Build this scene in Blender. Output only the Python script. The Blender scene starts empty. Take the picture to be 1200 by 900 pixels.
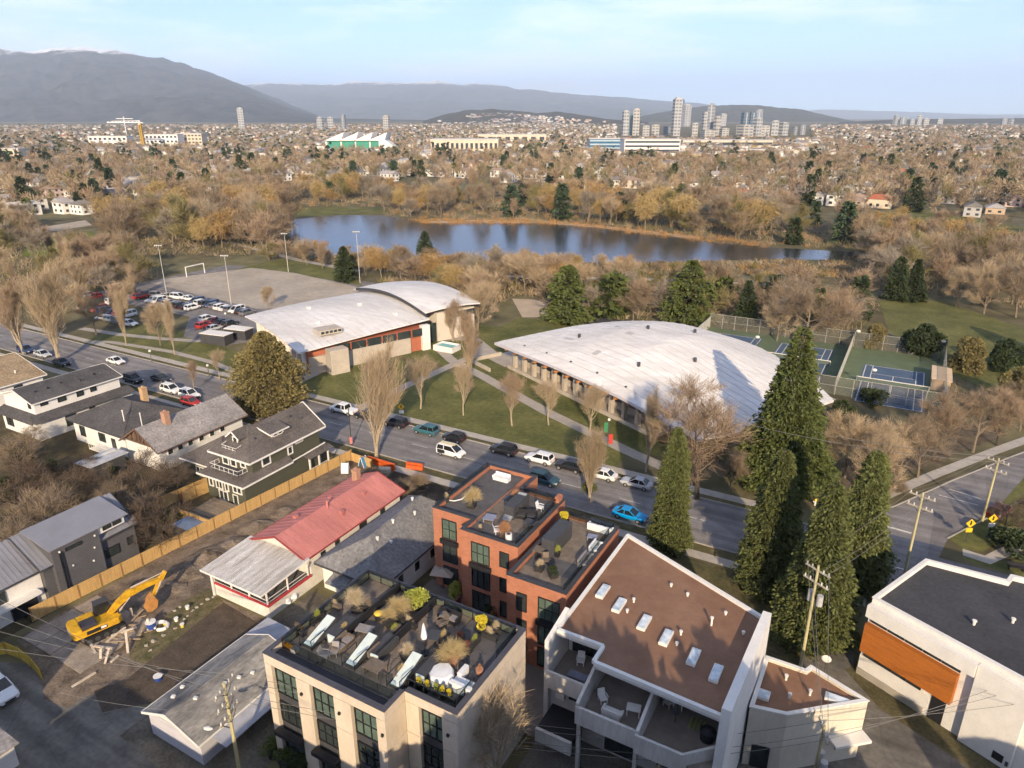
import bpy, math, random
import numpy as np
from mathutils import Vector, Matrix, noise as mnoise
random.seed(7); np.random.seed(7)
S = bpy.context.scene
COL = S.collection
# ------------------------------------------------------------------ camera
# The world axes follow the street grid: x runs along the main street, y across it.
FPX, YHOR, CAMH = 833.0, 137.0, 50.0
PITCH = math.atan((450 - YHOR) / FPX)
YAW = math.radians(29.5)
cam_d = bpy.data.cameras.new('camera'); cam = bpy.data.objects.new('camera', cam_d); COL.objects.link(cam)
cam.location = (0, 0, CAMH); cam.rotation_euler = (math.pi/2 - PITCH, 0, YAW)
cam_d.sensor_width = 36.0; cam_d.lens = 36.0 * FPX / 1200.0
cam_d.clip_start = 0.5; cam_d.clip_end = 90000
S.camera = cam
# ------------------------------------------------------------------ sky, sun, exposure
SUN_EL = math.radians(22.5)
SUN_TRAVEL = YAW + math.radians(91.0)          # heading (from +x) in which the sunlight travels: away from the camera
w = bpy.data.worlds.new('World'); S.world = w; w.use_nodes = True
nt = w.node_tree; bg = nt.nodes['Background']
sky = nt.nodes.new('ShaderNodeTexSky'); sky.sky_type = 'NISHITA'; sky.sun_disc = False
sky.sun_elevation = SUN_EL; sky.sun_rotation = math.pi/2 - (SUN_TRAVEL + math.pi)
sky.altitude = 50; sky.air_density = 0.38; sky.dust_density = 0.3; sky.ozone_density = 2.3
# thin high cirrus, spread over the whole sky
tc = nt.nodes.new('ShaderNodeTexCoord'); mp = nt.nodes.new('ShaderNodeMapping'); mp.inputs['Scale'].default_value = (1.6, 2.6, 11.0)
mp.inputs['Rotation'].default_value = (0.25, 0.12, 0.5)
nz = nt.nodes.new('ShaderNodeTexNoise'); nz.inputs['Scale'].default_value = 2.2; nz.inputs['Detail'].default_value = 7; nz.inputs['Roughness'].default_value = .58
cr = nt.nodes.new('ShaderNodeValToRGB'); cr.color_ramp.elements[0].position = .47; cr.color_ramp.elements[1].position = .70
cr.color_ramp.elements[0].color = (0, 0, 0, 1); cr.color_ramp.elements[1].color = (.6, .6, .6, 1)
mx = nt.nodes.new('ShaderNodeMix'); mx.data_type = 'RGBA'; mx.inputs[7].default_value = (6.0, 5.9, 5.9, 1)
L = nt.links.new
L(tc.outputs['Generated'], mp.inputs[0]); L(mp.outputs[0], nz.inputs['Vector']); L(nz.outputs['Fac'], cr.inputs[0])
L(cr.outputs[0], mx.inputs[0]); L(sky.outputs[0], mx.inputs[6]); L(mx.outputs[2], bg.inputs[0])
bg.inputs[1].default_value = 0.148
sl = bpy.data.lights.new('sun', 'SUN'); so = bpy.data.objects.new('sun', sl); COL.objects.link(so)
sl.energy = 3.6; sl.angle = math.radians(0.6); sl.color = (1.0, .80, .55)
sd = Vector((math.cos(SUN_TRAVEL)*math.cos(SUN_EL), math.sin(SUN_TRAVEL)*math.cos(SUN_EL), -math.sin(SUN_EL)))
so.rotation_euler = sd.to_track_quat('-Z', 'Y').to_euler(); so.location = (0, 0, 300)
vs = S.view_settings; vs.view_transform = 'Standard'; vs.look = 'None'; vs.gamma = 1.0; vs.exposure = 1.16
try: vs.use_curve_mapping = False
except Exception: pass
cy = S.cycles; cy.use_denoising = True; cy.max_bounces = 5; cy.diffuse_bounces = 2; cy.glossy_bounces = 3
cy.use_adaptive_sampling = True; cy.adaptive_threshold = 0.03; cy.adaptive_min_samples = 12; cy.transmission_bounces = 3; cy.transparent_max_bounces = 8; cy.volume_bounces = 1; cy.caustics_reflective = False; cy.caustics_refractive = False
S.render.film_transparent = False
# ------------------------------------------------------------------ measuring helpers
def ray(x, y):
    dx = (x - 600) / FPX; dy = (450 - y) / FPX
    vx = dx; vy = math.cos(PITCH) + dy*math.sin(PITCH); vz = -math.sin(PITCH) + dy*math.cos(PITCH)
    c, s = math.cos(YAW), math.sin(YAW)
    return Vector((vx*c - vy*s, vx*s + vy*c, vz)), vy
def at(x, y, z=0.0):                 # place of a point seen in the photograph, when its height is known
    r, _ = ray(x, y); t = (z - CAMH) / r.z
    return Vector((r.x*t, r.y*t, z))
def far(x, y, D):                    # the same when its distance is known
    r, f = ray(x, y); t = D / f
    return Vector((r.x*t, r.y*t, CAMH + r.z*t))
def proj(p):
    c, s = math.cos(YAW), math.sin(YAW)
    X = p[0]*c + p[1]*s; Y = -p[0]*s + p[1]*c; Z = p[2] - CAMH
    d = Y*math.cos(PITCH) - Z*math.sin(PITCH); u = Y*math.sin(PITCH) + Z*math.cos(PITCH)
    return (600 + FPX*X/d, 450 - FPX*u/d, d)
def height_to(p, ytop):              # height of a thing standing at p whose top shows at row ytop
    lo, hi = 0.2, 80.0
    for _ in range(30):
        m = (lo+hi)/2
        if proj((p[0], p[1], p[2]+m))[1] > ytop: lo = m
        else: hi = m
    return lo
# ------------------------------------------------------------------ materials
MATS = {}
def M(name, col=(.5,.5,.5), rough=.8, var=.18, scale=.6, col2=None, bump=0.0, bscale=6.0, metal=0.0, spec=.3, obj=False, leaf=0.0, emit=None, fine=0.0, streak=None, trans=0.0):
    if name in MATS: return MATS[name]
    m = bpy.data.materials.new(name); m.use_nodes = True; MATS[name] = m
    n = m.node_tree.nodes; l = m.node_tree.links.new
    b = n['Principled BSDF']; b.inputs['Roughness'].default_value = rough; b.inputs['Metallic'].default_value = metal
    b.inputs['Specular IOR Level'].default_value = spec
    if trans: b.inputs['Subsurface Weight'].default_value = 0
    c1 = tuple(max(0, c*(1-var)) for c in col) + (1,)
    c2 = (tuple(col2) if col2 else tuple(min(1, c*(1+var)) for c in col)) + (1,)
    out = None
    if var or col2:
        if obj: t = n.new('ShaderNodeTexCoord'); src = t.outputs['Object']
        else: t = n.new('ShaderNodeNewGeometry'); src = t.outputs['Position']
        if streak:
            q = n.new('ShaderNodeMapping'); q.inputs['Scale'].default_value = streak; l(src, q.inputs[0]); src = q.outputs[0]
        z = n.new('ShaderNodeTexNoise'); z.inputs['Scale'].default_value = scale; z.inputs['Detail'].default_value = 6; z.inputs['Roughness'].default_value = .62
        l(src, z.inputs['Vector'])
        r = n.new('ShaderNodeValToRGB'); r.color_ramp.elements[0].position = .33; r.color_ramp.elements[1].position = .67
        r.color_ramp.elements[0].color = c1; r.color_ramp.elements[1].color = c2
        l(z.outputs['Fac'], r.inputs[0]); out = r.outputs[0]
        if fine:
            z2 = n.new('ShaderNodeTexNoise'); z2.inputs['Scale'].default_value = scale*9; z2.inputs['Detail'].default_value = 4; l(src, z2.inputs['Vector'])
            mr = n.new('ShaderNodeMapRange'); mr.inputs[1].default_value = .3; mr.inputs[2].default_value = .7; mr.inputs[3].default_value = 1-fine; mr.inputs[4].default_value = 1+fine
            l(z2.outputs['Fac'], mr.inputs[0])
            h = n.new('ShaderNodeVectorMath'); h.operation = 'SCALE'; l(out, h.inputs[0]); l(mr.outputs[0], h.inputs['Scale']); out = h.outputs[0]
    else:
        b.inputs['Base Color'].default_value = tuple(col) + (1,)
    if leaf:
        g = n.new('ShaderNodeNewGeometry'); oi = n.new('ShaderNodeObjectInfo')
        ad = n.new('ShaderNodeMath'); ad.operation = 'MULTIPLY_ADD'; l(oi.outputs['Random'], ad.inputs[0]); ad.inputs[1].default_value = .5; l(g.outputs['Random Per Island'], ad.inputs[2])
        mr = n.new('ShaderNodeMapRange'); mr.inputs[1].default_value = 0; mr.inputs[2].default_value = 1.5; mr.inputs[3].default_value = 1-leaf; mr.inputs[4].default_value = 1+leaf
        l(ad.outputs[0], mr.inputs[0])
        h = n.new('ShaderNodeVectorMath'); h.operation = 'SCALE'
        if out is not None: l(out, h.inputs[0])
        else: h.inputs[0].default_value = col
        l(mr.outputs[0], h.inputs['Scale']); out = h.outputs[0]
    if out is not None: l(out, b.inputs['Base Color'])
    if bump:
        g = n.new('ShaderNodeNewGeometry'); z = n.new('ShaderNodeTexNoise'); z.inputs['Scale'].default_value = bscale; z.inputs['Detail'].default_value = 4
        l(g.outputs['Position'], z.inputs['Vector'])
        bp = n.new('ShaderNodeBump'); bp.inputs['Strength'].default_value = min(1, bump*2); bp.inputs['Distance'].default_value = bump
        l(z.outputs['Fac'], bp.inputs['Height']); l(bp.outputs[0], b.inputs['Normal'])
    if emit: b.inputs['Emission Color'].default_value = tuple(emit[:3]) + (1,); b.inputs['Emission Strength'].default_value = emit[3]
    return m
# ------------------------------------------------------------------ mesh builder
class MB:
    def __init__(s): s.v = []; s.f = []; s.m = []
    def face(s, pts, m=0):
        k = len(s.v); s.v += [tuple(p) for p in pts]; s.f.append(tuple(range(k, k+len(pts)))); s.m.append(m); return s
    def add(s, vs, fs, m=0):
        k = len(s.v); s.v += [tuple(p) for p in vs]
        for f in fs: s.f.append(tuple(i+k for i in f)); s.m.append(m)
        return s
    def hexa(s, b, t, m=0, mt=None):
        k = len(s.v); n = len(b); s.v += [tuple(p) for p in b] + [tuple(p) for p in t]
        s.f.append(tuple(range(k+n-1, k-1, -1))); s.m.append(m)
        s.f.append(tuple(range(k+n, k+2*n))); s.m.append(m if mt is None else mt)
        for i in range(n): s.f.append((k+i, k+(i+1) % n, k+n+(i+1) % n, k+n+i)); s.m.append(m)
        return s
    def box(s, x0, x1, y0, y1, z0, z1, m=0, mt=None):
        p = [(x0,y0),(x1,y0),(x1,y1),(x0,y1)]
        return s.hexa([(a,b,z0) for a,b in p], [(a,b,z1) for a,b in p], m, mt)
    def prism(s, poly, z0, z1, m=0, mt=None):
        a = sum(poly[i][0]*poly[(i+1) % len(poly)][1]-poly[(i+1) % len(poly)][0]*poly[i][1] for i in range(len(poly)))
        if a < 0: poly = list(reversed(poly))
        return s.hexa([(p[0],p[1],z0) for p in poly], [(p[0],p[1],z1) for p in poly], m, mt)
    def obox(s, c, sx, sy, sz, rz=0, m=0, tilt=0):
        R = Matrix.Rotation(rz, 3, 'Z') @ Matrix.Rotation(tilt, 3, 'Y')
        pts = [Vector(c) + R @ Vector((a*sx/2, b*sy/2, d*sz/2)) for d in (-1, 1) for a, b in ((-1,-1),(1,-1),(1,1),(-1,1))]
        return s.hexa(pts[:4], pts[4:], m)
    def bar(s, p, q, w, h=None, m=0):
        p = Vector(p); q = Vector(q); d = (q-p)
        if d.length < 1e-6: return s
        d.normalize(); h = h or w
        up = Vector((0,0,1)) if abs(d.z) < .98 else Vector((1,0,0))
        a = d.cross(up).normalized(); b = a.cross(d)
        o = [(-a*w/2-b*h/2), (a*w/2-b*h/2), (a*w/2+b*h/2), (-a*w/2+b*h/2)]
        return s.hexa([p+i for i in o], [q+i for i in o], m)
    def tube(s, pts, r, n=6, m=0, cap=True):
        pts = [Vector(p) for p in pts]; k = len(s.v); N = len(pts)
        rr = r if isinstance(r, (list, tuple)) else [r]*N
        ref = None
        for i, p in enumerate(pts):
            d = (pts[min(i+1, N-1)] - pts[max(i-1, 0)]); d.normalize()
            if ref is None: ref = Vector((1,0,0)) if abs(d.x) < .9 else Vector((0,1,0))
            a = d.cross(ref).normalized(); b = d.cross(a)
            for j in range(n):
                t = 2*math.pi*j/n; s.v.append(tuple(p + (a*math.cos(t)+b*math.sin(t))*rr[i]))
        for i in range(N-1):
            for j in range(n):
                s.f.append((k+i*n+j, k+i*n+(j+1) % n, k+(i+1)*n+(j+1) % n, k+(i+1)*n+j)); s.m.append(m)
        if cap:
            s.f.append(tuple(range(k+n-1, k-1, -1))); s.m.append(m); s.f.append(tuple(range(k+(N-1)*n, k+N*n))); s.m.append(m)
        return s
    def cyl(s, x, y, z0, z1, r, n=12, m=0, r1=None):
        return s.tube([(x,y,z0),(x,y,z1)], [r, r if r1 is None else r1], n, m)
    def ball(s, c, rx, ry=None, rz=None, m=0, n=8, k=5):
        ry = rx if ry is None else ry; rz = rx if rz is None else rz
        b = len(s.v)
        for i in range(1, k):
            f = math.pi*i/k
            for j in range(n):
                t = 2*math.pi*j/n; s.v.append((c[0]+rx*math.sin(f)*math.cos(t), c[1]+ry*math.sin(f)*math.sin(t), c[2]+rz*math.cos(f)))
        s.v.append((c[0],c[1],c[2]+rz)); s.v.append((c[0],c[1],c[2]-rz)); T = len(s.v)-2
        for j in range(n):
            s.f.append((T, b+j, b+(j+1) % n)); s.m.append(m)
            s.f.append((T+1, b+(k-2)*n+(j+1) % n, b+(k-2)*n+j)); s.m.append(m)
            for i in range(k-2): s.f.append((b+i*n+j, b+(i+1)*n+j, b+(i+1)*n+(j+1) % n, b+i*n+(j+1) % n)); s.m.append(m)
        return s
    def mesh(s, name, mats, smooth=False):
        me = bpy.data.meshes.new(name); me.from_pydata(s.v, [], s.f)
        for m in (mats if isinstance(mats, (list, tuple)) else [mats]): me.materials.append(m)
        if any(s.m): me.polygons.foreach_set('material_index', s.m)
        if smooth: me.polygons.foreach_set('use_smooth', [True]*len(s.f))
        me.update(); return me
    def build(s, name, mats, parent=None, loc=None, rz=0, smooth=False, bevel=0):
        o = bpy.data.objects.new(name, s.mesh(name, mats, smooth)); COL.objects.link(o)
        if loc is not None: o.location = loc
        o.rotation_euler.z = rz
        if parent is not None: setpar(o, parent)
        if bevel:
            b = o.modifiers.new('b', 'BEVEL'); b.width = bevel; b.segments = 2; b.limit_method = 'ANGLE'
        return o
WORLD_SPACE = set()      # roots whose parts are written in world coordinates
def setpar(o, parent):
    o.parent = parent
    r = parent
    if r.name in WORLD_SPACE: o.matrix_parent_inverse = Matrix.Translation(-r.location)
def tag(o, label=None, cat=None, group=None, kind=None):
    if label: o['label'] = label
    if cat: o['category'] = cat
    if group: o['group'] = group
    if kind: o['kind'] = kind
    return o
def thing(name, label, cat, loc=(0,0,0), rz=0, group=None, world=False):
    o = bpy.data.objects.new(name, None); COL.objects.link(o); o.location = loc; o.rotation_euler.z = rz; o.empty_display_size = .3
    if world: WORLD_SPACE.add(o.name)
    return tag(o, label, cat, group)
def part(o, parent):
    """make o a sub-part of another part that is itself placed at the origin of its parent"""
    o.parent = parent; return o
def copy_thing(root, loc, rz=0, sc=1.0, label=None, group=None, mats=None):
    r = root.copy(); COL.objects.link(r); r.location = loc; r.rotation_euler.z = rz; r.scale = (sc,)*3 if not isinstance(sc, tuple) else sc
    if label: r['label'] = label
    if group: r['group'] = group
    for ch in root.children:
        c = ch.copy(); COL.objects.link(c); c.parent = r
        for g in ch.children:
            d = g.copy(); COL.objects.link(d); d.parent = c
    return r
def struct(o): o['kind'] = 'structure'; return o
def sheet(name, pts, z, mat, parent=None):
    b = MB(); a = sum(pts[i][0]*pts[(i+1) % len(pts)][1]-pts[(i+1) % len(pts)][0]*pts[i][1] for i in range(len(pts)))
    if a < 0: pts = list(reversed(pts))
    b.face([(p[0], p[1], z) for p in pts]); o = b.build(name, mat)
    return struct(o)
# ------------------------------------------------------------------ surfaces
GRASS = M('lawn_grass', (.10,.115,.03), .95, .30, .14, col2=(.165,.155,.05), bump=.05, bscale=14, fine=.22)
GRASS2 = M('rough_grass', (.075,.075,.028), .95, .3, .25, col2=(.14,.115,.055), bump=.06, bscale=10, fine=.25)
ASPH = M('asphalt', (.205,.19,.185), .9, .14, .5, bump=.015, bscale=30, fine=.12)
ASPH2 = M('lane_asphalt', (.14,.13,.115), .92, .25, .25, col2=(.21,.19,.16), bump=.02, bscale=20, fine=.15)
def road_wear(m):
    """tyre-polished bands, patches and fine cracks along the street"""
    n = m.node_tree.nodes; l = m.node_tree.links.new; b = n['Principled BSDF']; src = b.inputs['Base Color'].links[0].from_socket
    g = n.new('ShaderNodeNewGeometry')
    def mul(sock, lo, hi, a, c):
        nonlocal src
        r = n.new('ShaderNodeMapRange'); r.inputs[1].default_value = a; r.inputs[2].default_value = c; r.inputs[3].default_value = lo; r.inputs[4].default_value = hi; l(sock, r.inputs[0])
        h = n.new('ShaderNodeVectorMath'); h.operation = 'SCALE'; l(src, h.inputs[0]); l(r.outputs[0], h.inputs['Scale']); src = h.outputs[0]
    q = n.new('ShaderNodeMapping'); q.inputs['Scale'].default_value = (.03,.9,1); l(g.outputs['Position'], q.inputs[0]); z = n.new('ShaderNodeTexNoise'); z.inputs['Scale'].default_value = 1; z.inputs['Detail'].default_value = 3; l(q.outputs[0], z.inputs['Vector']); mul(z.outputs['Fac'], .78, 1.2, .35, .65)
    v = n.new('ShaderNodeTexVoronoi'); v.inputs['Scale'].default_value = .16; v.feature = 'DISTANCE_TO_EDGE'; l(g.outputs['Position'], v.inputs['Vector']); mul(v.outputs['Distance'], .80, 1.0, .0, .012)
    w_ = n.new('ShaderNodeTexVoronoi'); w_.inputs['Scale'].default_value = .12; l(g.outputs['Position'], w_.inputs['Vector']); sp = n.new('ShaderNodeSeparateColor'); l(w_.outputs['Color'], sp.inputs[0]); mul(sp.outputs[0], .86, 1.12, 0, 1)
    l(src, b.inputs['Base Color'])
road_wear(ASPH); road_wear(ASPH2)
CONC = M('concrete_paving', (.42,.38,.33), .9, .14, .8, fine=.1)
DIRT = M('bare_soil', (.14,.105,.075), .97, .35, .5, col2=(.25,.195,.145), bump=.12, bscale=2.5, fine=.3)
GRAV = M('gravel_pitch', (.38,.325,.26), .95, .16, .07, fine=.12)
PAINT = M('road_paint', (.62,.60,.55), .8, .15, 3)
LAND = M('land', (.13,.10,.055), .95, .35, .02, col2=(.165,.15,.075), fine=.35)
def ground():
    xs = sorted(set([-45000,-20000,-9000,-4000,-2000,-1000,-500,-250,-120,-60,0,60,120,250,500,1000,2000,4000,9000,20000,45000]))
    b = MB()
    for x in xs:
        for y in xs: b.v.append((x, y, 0))
    n = len(xs)
    for i in range(n-1):
        for j in range(n-1): b.f.append((i*n+j, (i+1)*n+j, (i+1)*n+j+1, i*n+j+1)); b.m.append(0)
    struct(b.build('ground', LAND))
ground()
# ---- main street with kerbs, verges and pavements
R0, R1 = 78.0, 89.2
sheet('road', [(-700,R0),(90,R0),(90,R1),(-700,R1)], .008, ASPH)
# cross street running off behind the trees to the right
CS = [(3.5,82),(6.3,96.5),(14.2,110.5),(22,123.5),(45,160),(90,235),(170,370)]
def offset(line, d):
    out = []
    for i, p in enumerate(line):
        a = Vector(line[max(i-1,0)]); c = Vector(line[min(i+1,len(line)-1)]); t = (c-a).normalized(); out.append((p[0]-t.y*d, p[1]+t.x*d))
    return out
def strip(name, line, d0, d1, z, mat, h=None, top=None):
    a = offset(line, d0); c = offset(line, d1); b = MB()
    for i in range(len(line)-1):
        q = [a[i], c[i], c[i+1], a[i+1]]
        if h: b.prism(q, z, z+h)
        else: b.face([(p[0],p[1],z) for p in q])
    return struct(b.build(name, mat))
strip('cross_road', CS, 4.0, -4.0, .012, ASPH)
strip('lane', [(-140,13),(-60,16.5),(-36,19),(60,23)], 4.4, -5, .010, ASPH2)
sheet('lane', [(-66,14),(-51.5,14),(-51.5,27),(-60,27),(-66,25)], .015, ASPH2)
sheet('lane', [(-75,10),(-30,12),(-34,24.5),(-52,27),(-66,26),(-75,22)], .0125, ASPH2)
sheet('side_yard', [(-52.5,24),(-39,23),(-39,47),(-52.5,47)], .0195, M('worn_yard', (.12,.105,.08), .95, .3, .4, col2=(.19,.165,.125), fine=.25))
# pavements
sheet('pavement', [(-700,90.5),(-9,90.5),(-9,92.2),(-700,92.2)], .022, CONC)
sheet('pavement', [(-700,74.6),(2,74.6),(2,76.2),(-700,76.2)], .022, CONC)
strip('pavement', CS[1:], 5.7, 7.4, .022, CONC)
sheet('pavement', [(11.5,91.2),(14.3,90.6),(18.6,97),(30,112),(28.6,113),(17.4,98.4),(13.8,92.4),(11.5,92.8)], .036, CONC)
sheet('pavement', [(18.5,74.2),(70,74.2),(70,76.0),(18.5,76.0)], .030, CONC)
# kerbs
KERB = M('kerb_concrete', (.36,.33,.29), .9, .12, 1.5)
def kerb(x0, x1, y): struct(MB().box(x0, x1, y-.09, y+.09, 0, .13).build('kerb', KERB))
kerb(-700, -5, R1+.09); kerb(-700, -3, R0-.09); kerb(20, 90, R0-.09)
for d, seg in ((4.1, CS[1:]), (-4.1, CS[1:])):
    a = offset(seg, d); b = MB()
    for i in range(len(a)-1): b.bar((a[i][0],a[i][1],.065), (a[i+1][0],a[i+1][1],.065), .18, .13)
    struct(b.build('kerb', KERB))
# paint: worn lane line, stop bar, crossing lines
def lines(name, segs, w=.12, z=.018):
    b = MB()
    for p, q in segs:
        d = (Vector(q)-Vector(p)).normalized(); n = Vector((-d.y, d.x))*w/2
        b.face([(p[0]-n.x,p[1]-n.y,z),(q[0]-n.x,q[1]-n.y,z),(q[0]+n.x,q[1]+n.y,z),(p[0]+n.x,p[1]+n.y,z)])
    return struct(b.build(name, PAINT))
lines('lane_marking', [((x, 83.6),(x+3, 83.6)) for x in range(-300, -12, 9)], .1)
for x, y in ((-60,84.9),(-44,81.3),(-21,85.6),(-8,82.2),(-97,84.4),(-30,80.6)): struct(MB().cyl(x, y, .0, .022, .42, 14).build('manhole_cover', M('cast_iron', (.07,.066,.064), .7, .1, 3)))
lines('stop_line', [(at(1040,617)[:2], at(1068,625)[:2])], .4)
lines('crossing_line', [(at(1032,660)[:2], at(1062,668)[:2]), (at(1100,580)[:2], at(1146,592)[:2]), (at(1112,573)[:2], at(1150,585)[:2])], .18)
# lawns
sheet('lawn', [(-170,92.2),(-34,92.2),(-34,97),(-53,105.2),(-73,115.6),(-83,116),(-104,118),(-112,100),(-170,110)], .012, GRASS)
sheet('lawn', [(-34,99),(-22,99),(-30,104),(-71,124),(-80,130),(-83,150),(-96,150),(-104,119),(-83,118.2),(-73,117.8)], .016, GRASS)
sheet('verge', [(-700,89.4),(-9,89.4),(-9,90.4),(-700,90.4)], .016, GRASS2)
sheet('verge', [(-700,76.3),(-5,76.3),(-5,77.8),(-700,77.8)], .016, GRASS2)
sheet('lawn', [(-21,61.5),(-5.5,54.6),(-1,61),(1.5,74.3),(-21,74.3)], .02, GRASS2)
sheet('lawn', [at(x,y)[:2] for x,y in ((1114,632),(1128,644),(1152,647),(1200,615),(1230,560),(1200,560),(1165,600),(1130,617))], .034, GRASS)
sheet('lawn', [at(x,y)[:2] for x,y in ((1128,652),(1140,660),(1250,690),(1250,640),(1200,655),(1160,660))], .034, GRASS)
sheet('lawn', [at(x,y)[:2] for x,y in ((930,590),(985,560),(960,545),(900,560))], .016, GRASS)
sheet('mulch_bed', [at(x,y)[:2] for x,y in ((990,590),(1020,575),(1100,540),(1180,510),(1160,490),(1060,515),(985,550))], .02, M('bark_mulch', (.105,.075,.05), .97, .3, .5, col2=(.16,.125,.08), fine=.25))
# park: big meadow on the right, playing field, shore grass
sheet('meadow', [at(x,y)[:2] for x,y in ((1030,352),(1100,352),(1200,385),(1330,420),(1330,520),(1180,470),(1100,430),(1040,385))], .05, GRASS)
sheet('meadow', [at(x,y)[:2] for x,y in ((985,255),(1080,245),(1330,290),(1330,320),(1060,282),(980,278))], .04, GRASS)
sheet('meadow', [at(x,y)[:2] for x,y in ((35,280),(110,272),(112,290),(60,300),(25,300))], .05, M('bright_grass', (.12,.15,.02), .95, .2, .1))
sheet('meadow', [at(x,y)[:2] for x,y in ((268,318),(330,303),(410,318),(425,335),(350,322))], .05, GRASS)
sheet('meadow', [at(x,y)[:2] for x,y in ((345,243),(450,243),(455,250),(345,254))], .05, GRASS)
sheet('meadow', [at(x,y)[:2] for x,y in ((640,240),(800,240),(830,250),(660,246))], .04, GRASS)
sheet('meadow', [at(x,y)[:2] for x,y in ((560,395),(610,372),(700,385),(640,398),(585,415))], .04, GRASS)
sheet('gravel_field', [at(x,y)[:2] for x,y in ((170,330),(295,314),(345,320),(425,338),(390,362),(300,362),(230,345))], .06, GRAV)
sheet('gravel_field', [at(x,y)[:2] for x,y in ((40,268),(100,258),(108,264),(45,274))], .06, GRAV)
sheet('gravel_path', [at(x,y)[:2] for x,y in ((600,350),(640,352),(650,372),(612,372))], .05, M('pale_gravel', (.45,.36,.27), .95, .1, .3))
sheet('car_park', [(-215,118),(-139,118),(-139,160),(-150,175),(-215,172)], .03, ASPH)
sheet('car_park', [at(x,y)[:2] for x,y in ((230,345),(300,358),(300,400),(262,405),(215,395))], .034, ASPH)
PATH = M('path_concrete', (.38,.335,.285), .9, .12, .6, fine=.1)
def path(pts, w, z=.024, name='path'): return strip(name, [p if not hasattr(p,'z') else (p.x,p.y) for p in pts], w/2, -w/2, z, PATH)
path([(-24,94.5),(-34,98.2),(-53,106.4),(-73,116.8),(-84,122),(-92,128)], 2.4)
path([(-83.6,91),(-83.4,103),(-82.6,117),(-81.6,130),(-79,140)], 2.2, .028)
path([(-104,91),(-104.6,100),(-105,116),(-108,125)], 3.2, .03)
path([at(100,400),at(130,401),at(200,412),at(250,425),at(285,440)], 1.6, .03)
path([at(95,385),at(140,392),at(190,397),at(235,400)], 2.0, .032)
path([at(500,397),at(540,397),at(600,400),at(640,398)], 3.0, .03)
path([at(265,283),at(300,292),at(350,305),at(420,318)], 3, .05)
path([at(520,322),at(650,325),at(780,328),at(900,334),at(1010,345)], 3.5, .05)
sheet('plaza', [(-84,130),(-72,124),(-62,137),(-66,150),(-88,150)], .034, PATH)
# lake
def water_mat():
    m = M('lake_water', (.04,.042,.04), .16, 0, spec=.5); n = m.node_tree.nodes; l = m.node_tree.links.new; b = n['Principled BSDF']
    b.inputs['IOR'].default_value = 1.33
    g = n.new('ShaderNodeNewGeometry'); q = n.new('ShaderNodeMapping'); q.inputs['Scale'].default_value = (.55,.25,1); q.inputs['Rotation'].default_value = (0,0,-YAW)
    z = n.new('ShaderNodeTexNoise'); z.inputs['Scale'].default_value = .9; z.inputs['Detail'].default_value = 3
    l(g.outputs['Position'], q.inputs[0]); l(q.outputs[0], z.inputs['Vector'])
    bp = n.new('ShaderNodeBump'); bp.inputs['Strength'].default_value = .5; bp.inputs['Distance'].default_value = .16
    l(z.outputs['Fac'], bp.inputs['Height']); l(bp.outputs[0], b.inputs['Normal']); return m
LAKE_PX = [(338,266),(345,257),(400,252),(450,253),(480,257),(500,262),(560,261),(640,262),(700,267),(760,275),(820,282),(900,290),(1010,296),(1000,305),(900,304),(830,306),(760,308),(700,308),(600,308),(520,308),(440,305),(400,300),(360,296),(338,285)]
sheet('lake', [at(x,y)[:2] for x,y in LAKE_PX], .09, water_mat())
REED = M('shore_reeds', (.30,.16,.05), .95, .35, .4)
# pale beach strip by the far shore
sheet('beach', [at(x,y)[:2] for x,y in ((500,259),(560,258),(640,259),(700,264),(820,278),(820,281),(700,267),(640,262),(560,261),(500,262))], .12, M('beach_sand', (.42,.30,.19), .95, .15, .1))
# yards of the near block
sheet('back_yards', [(-135,20),(-74.2,22),(-74.2,74.5),(-135,74.5)], .01, M('yard_ground', (.06,.05,.026), .97, .3, .3, col2=(.12,.095,.05), bump=.1, bscale=3, fine=.3))
sheet('building_site', [(-73.2,27),(-63,23.5),(-51.5,29.5),(-51.5,41),(-62.5,41),(-62.5,74.4),(-73.2,74.4)], .018, DIRT)
sheet('front_yards', [(-62.5,65),(-42,65),(-42,74.4),(-62.5,74.4)], .014, M('dark_mulch', (.055,.04,.026), .97, .3, .8, bump=.1, bscale=3, fine=.3))
sheet('courtyard', [(-42,41.5),(-21,41.5),(-21,55.5),(-42,55.5)], .03, M('court_paving', (.20,.165,.135), .9, .1, 1))
sheet('strip_of_grass', [at(x,y)[:2] for x,y in ((990,785),(1005,790),(1200,905),(1150,905),(1030,830))], .03, M('dry_verge', (.10,.085,.04), .97, .3, .4, fine=.3))
sheet('drive', [at(x,y)[:2] for x,y in ((960,700),(1000,720),(1000,780),(990,785),(1030,830),(1150,910),(900,920),(940,760))], .026, ASPH2)
sheet('yard', [(-21,20),(4,22),(4,50),(-21,46)], .022, M('yard_gravel', (.15,.135,.11), .95, .2, .5, fine=.2))
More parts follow.
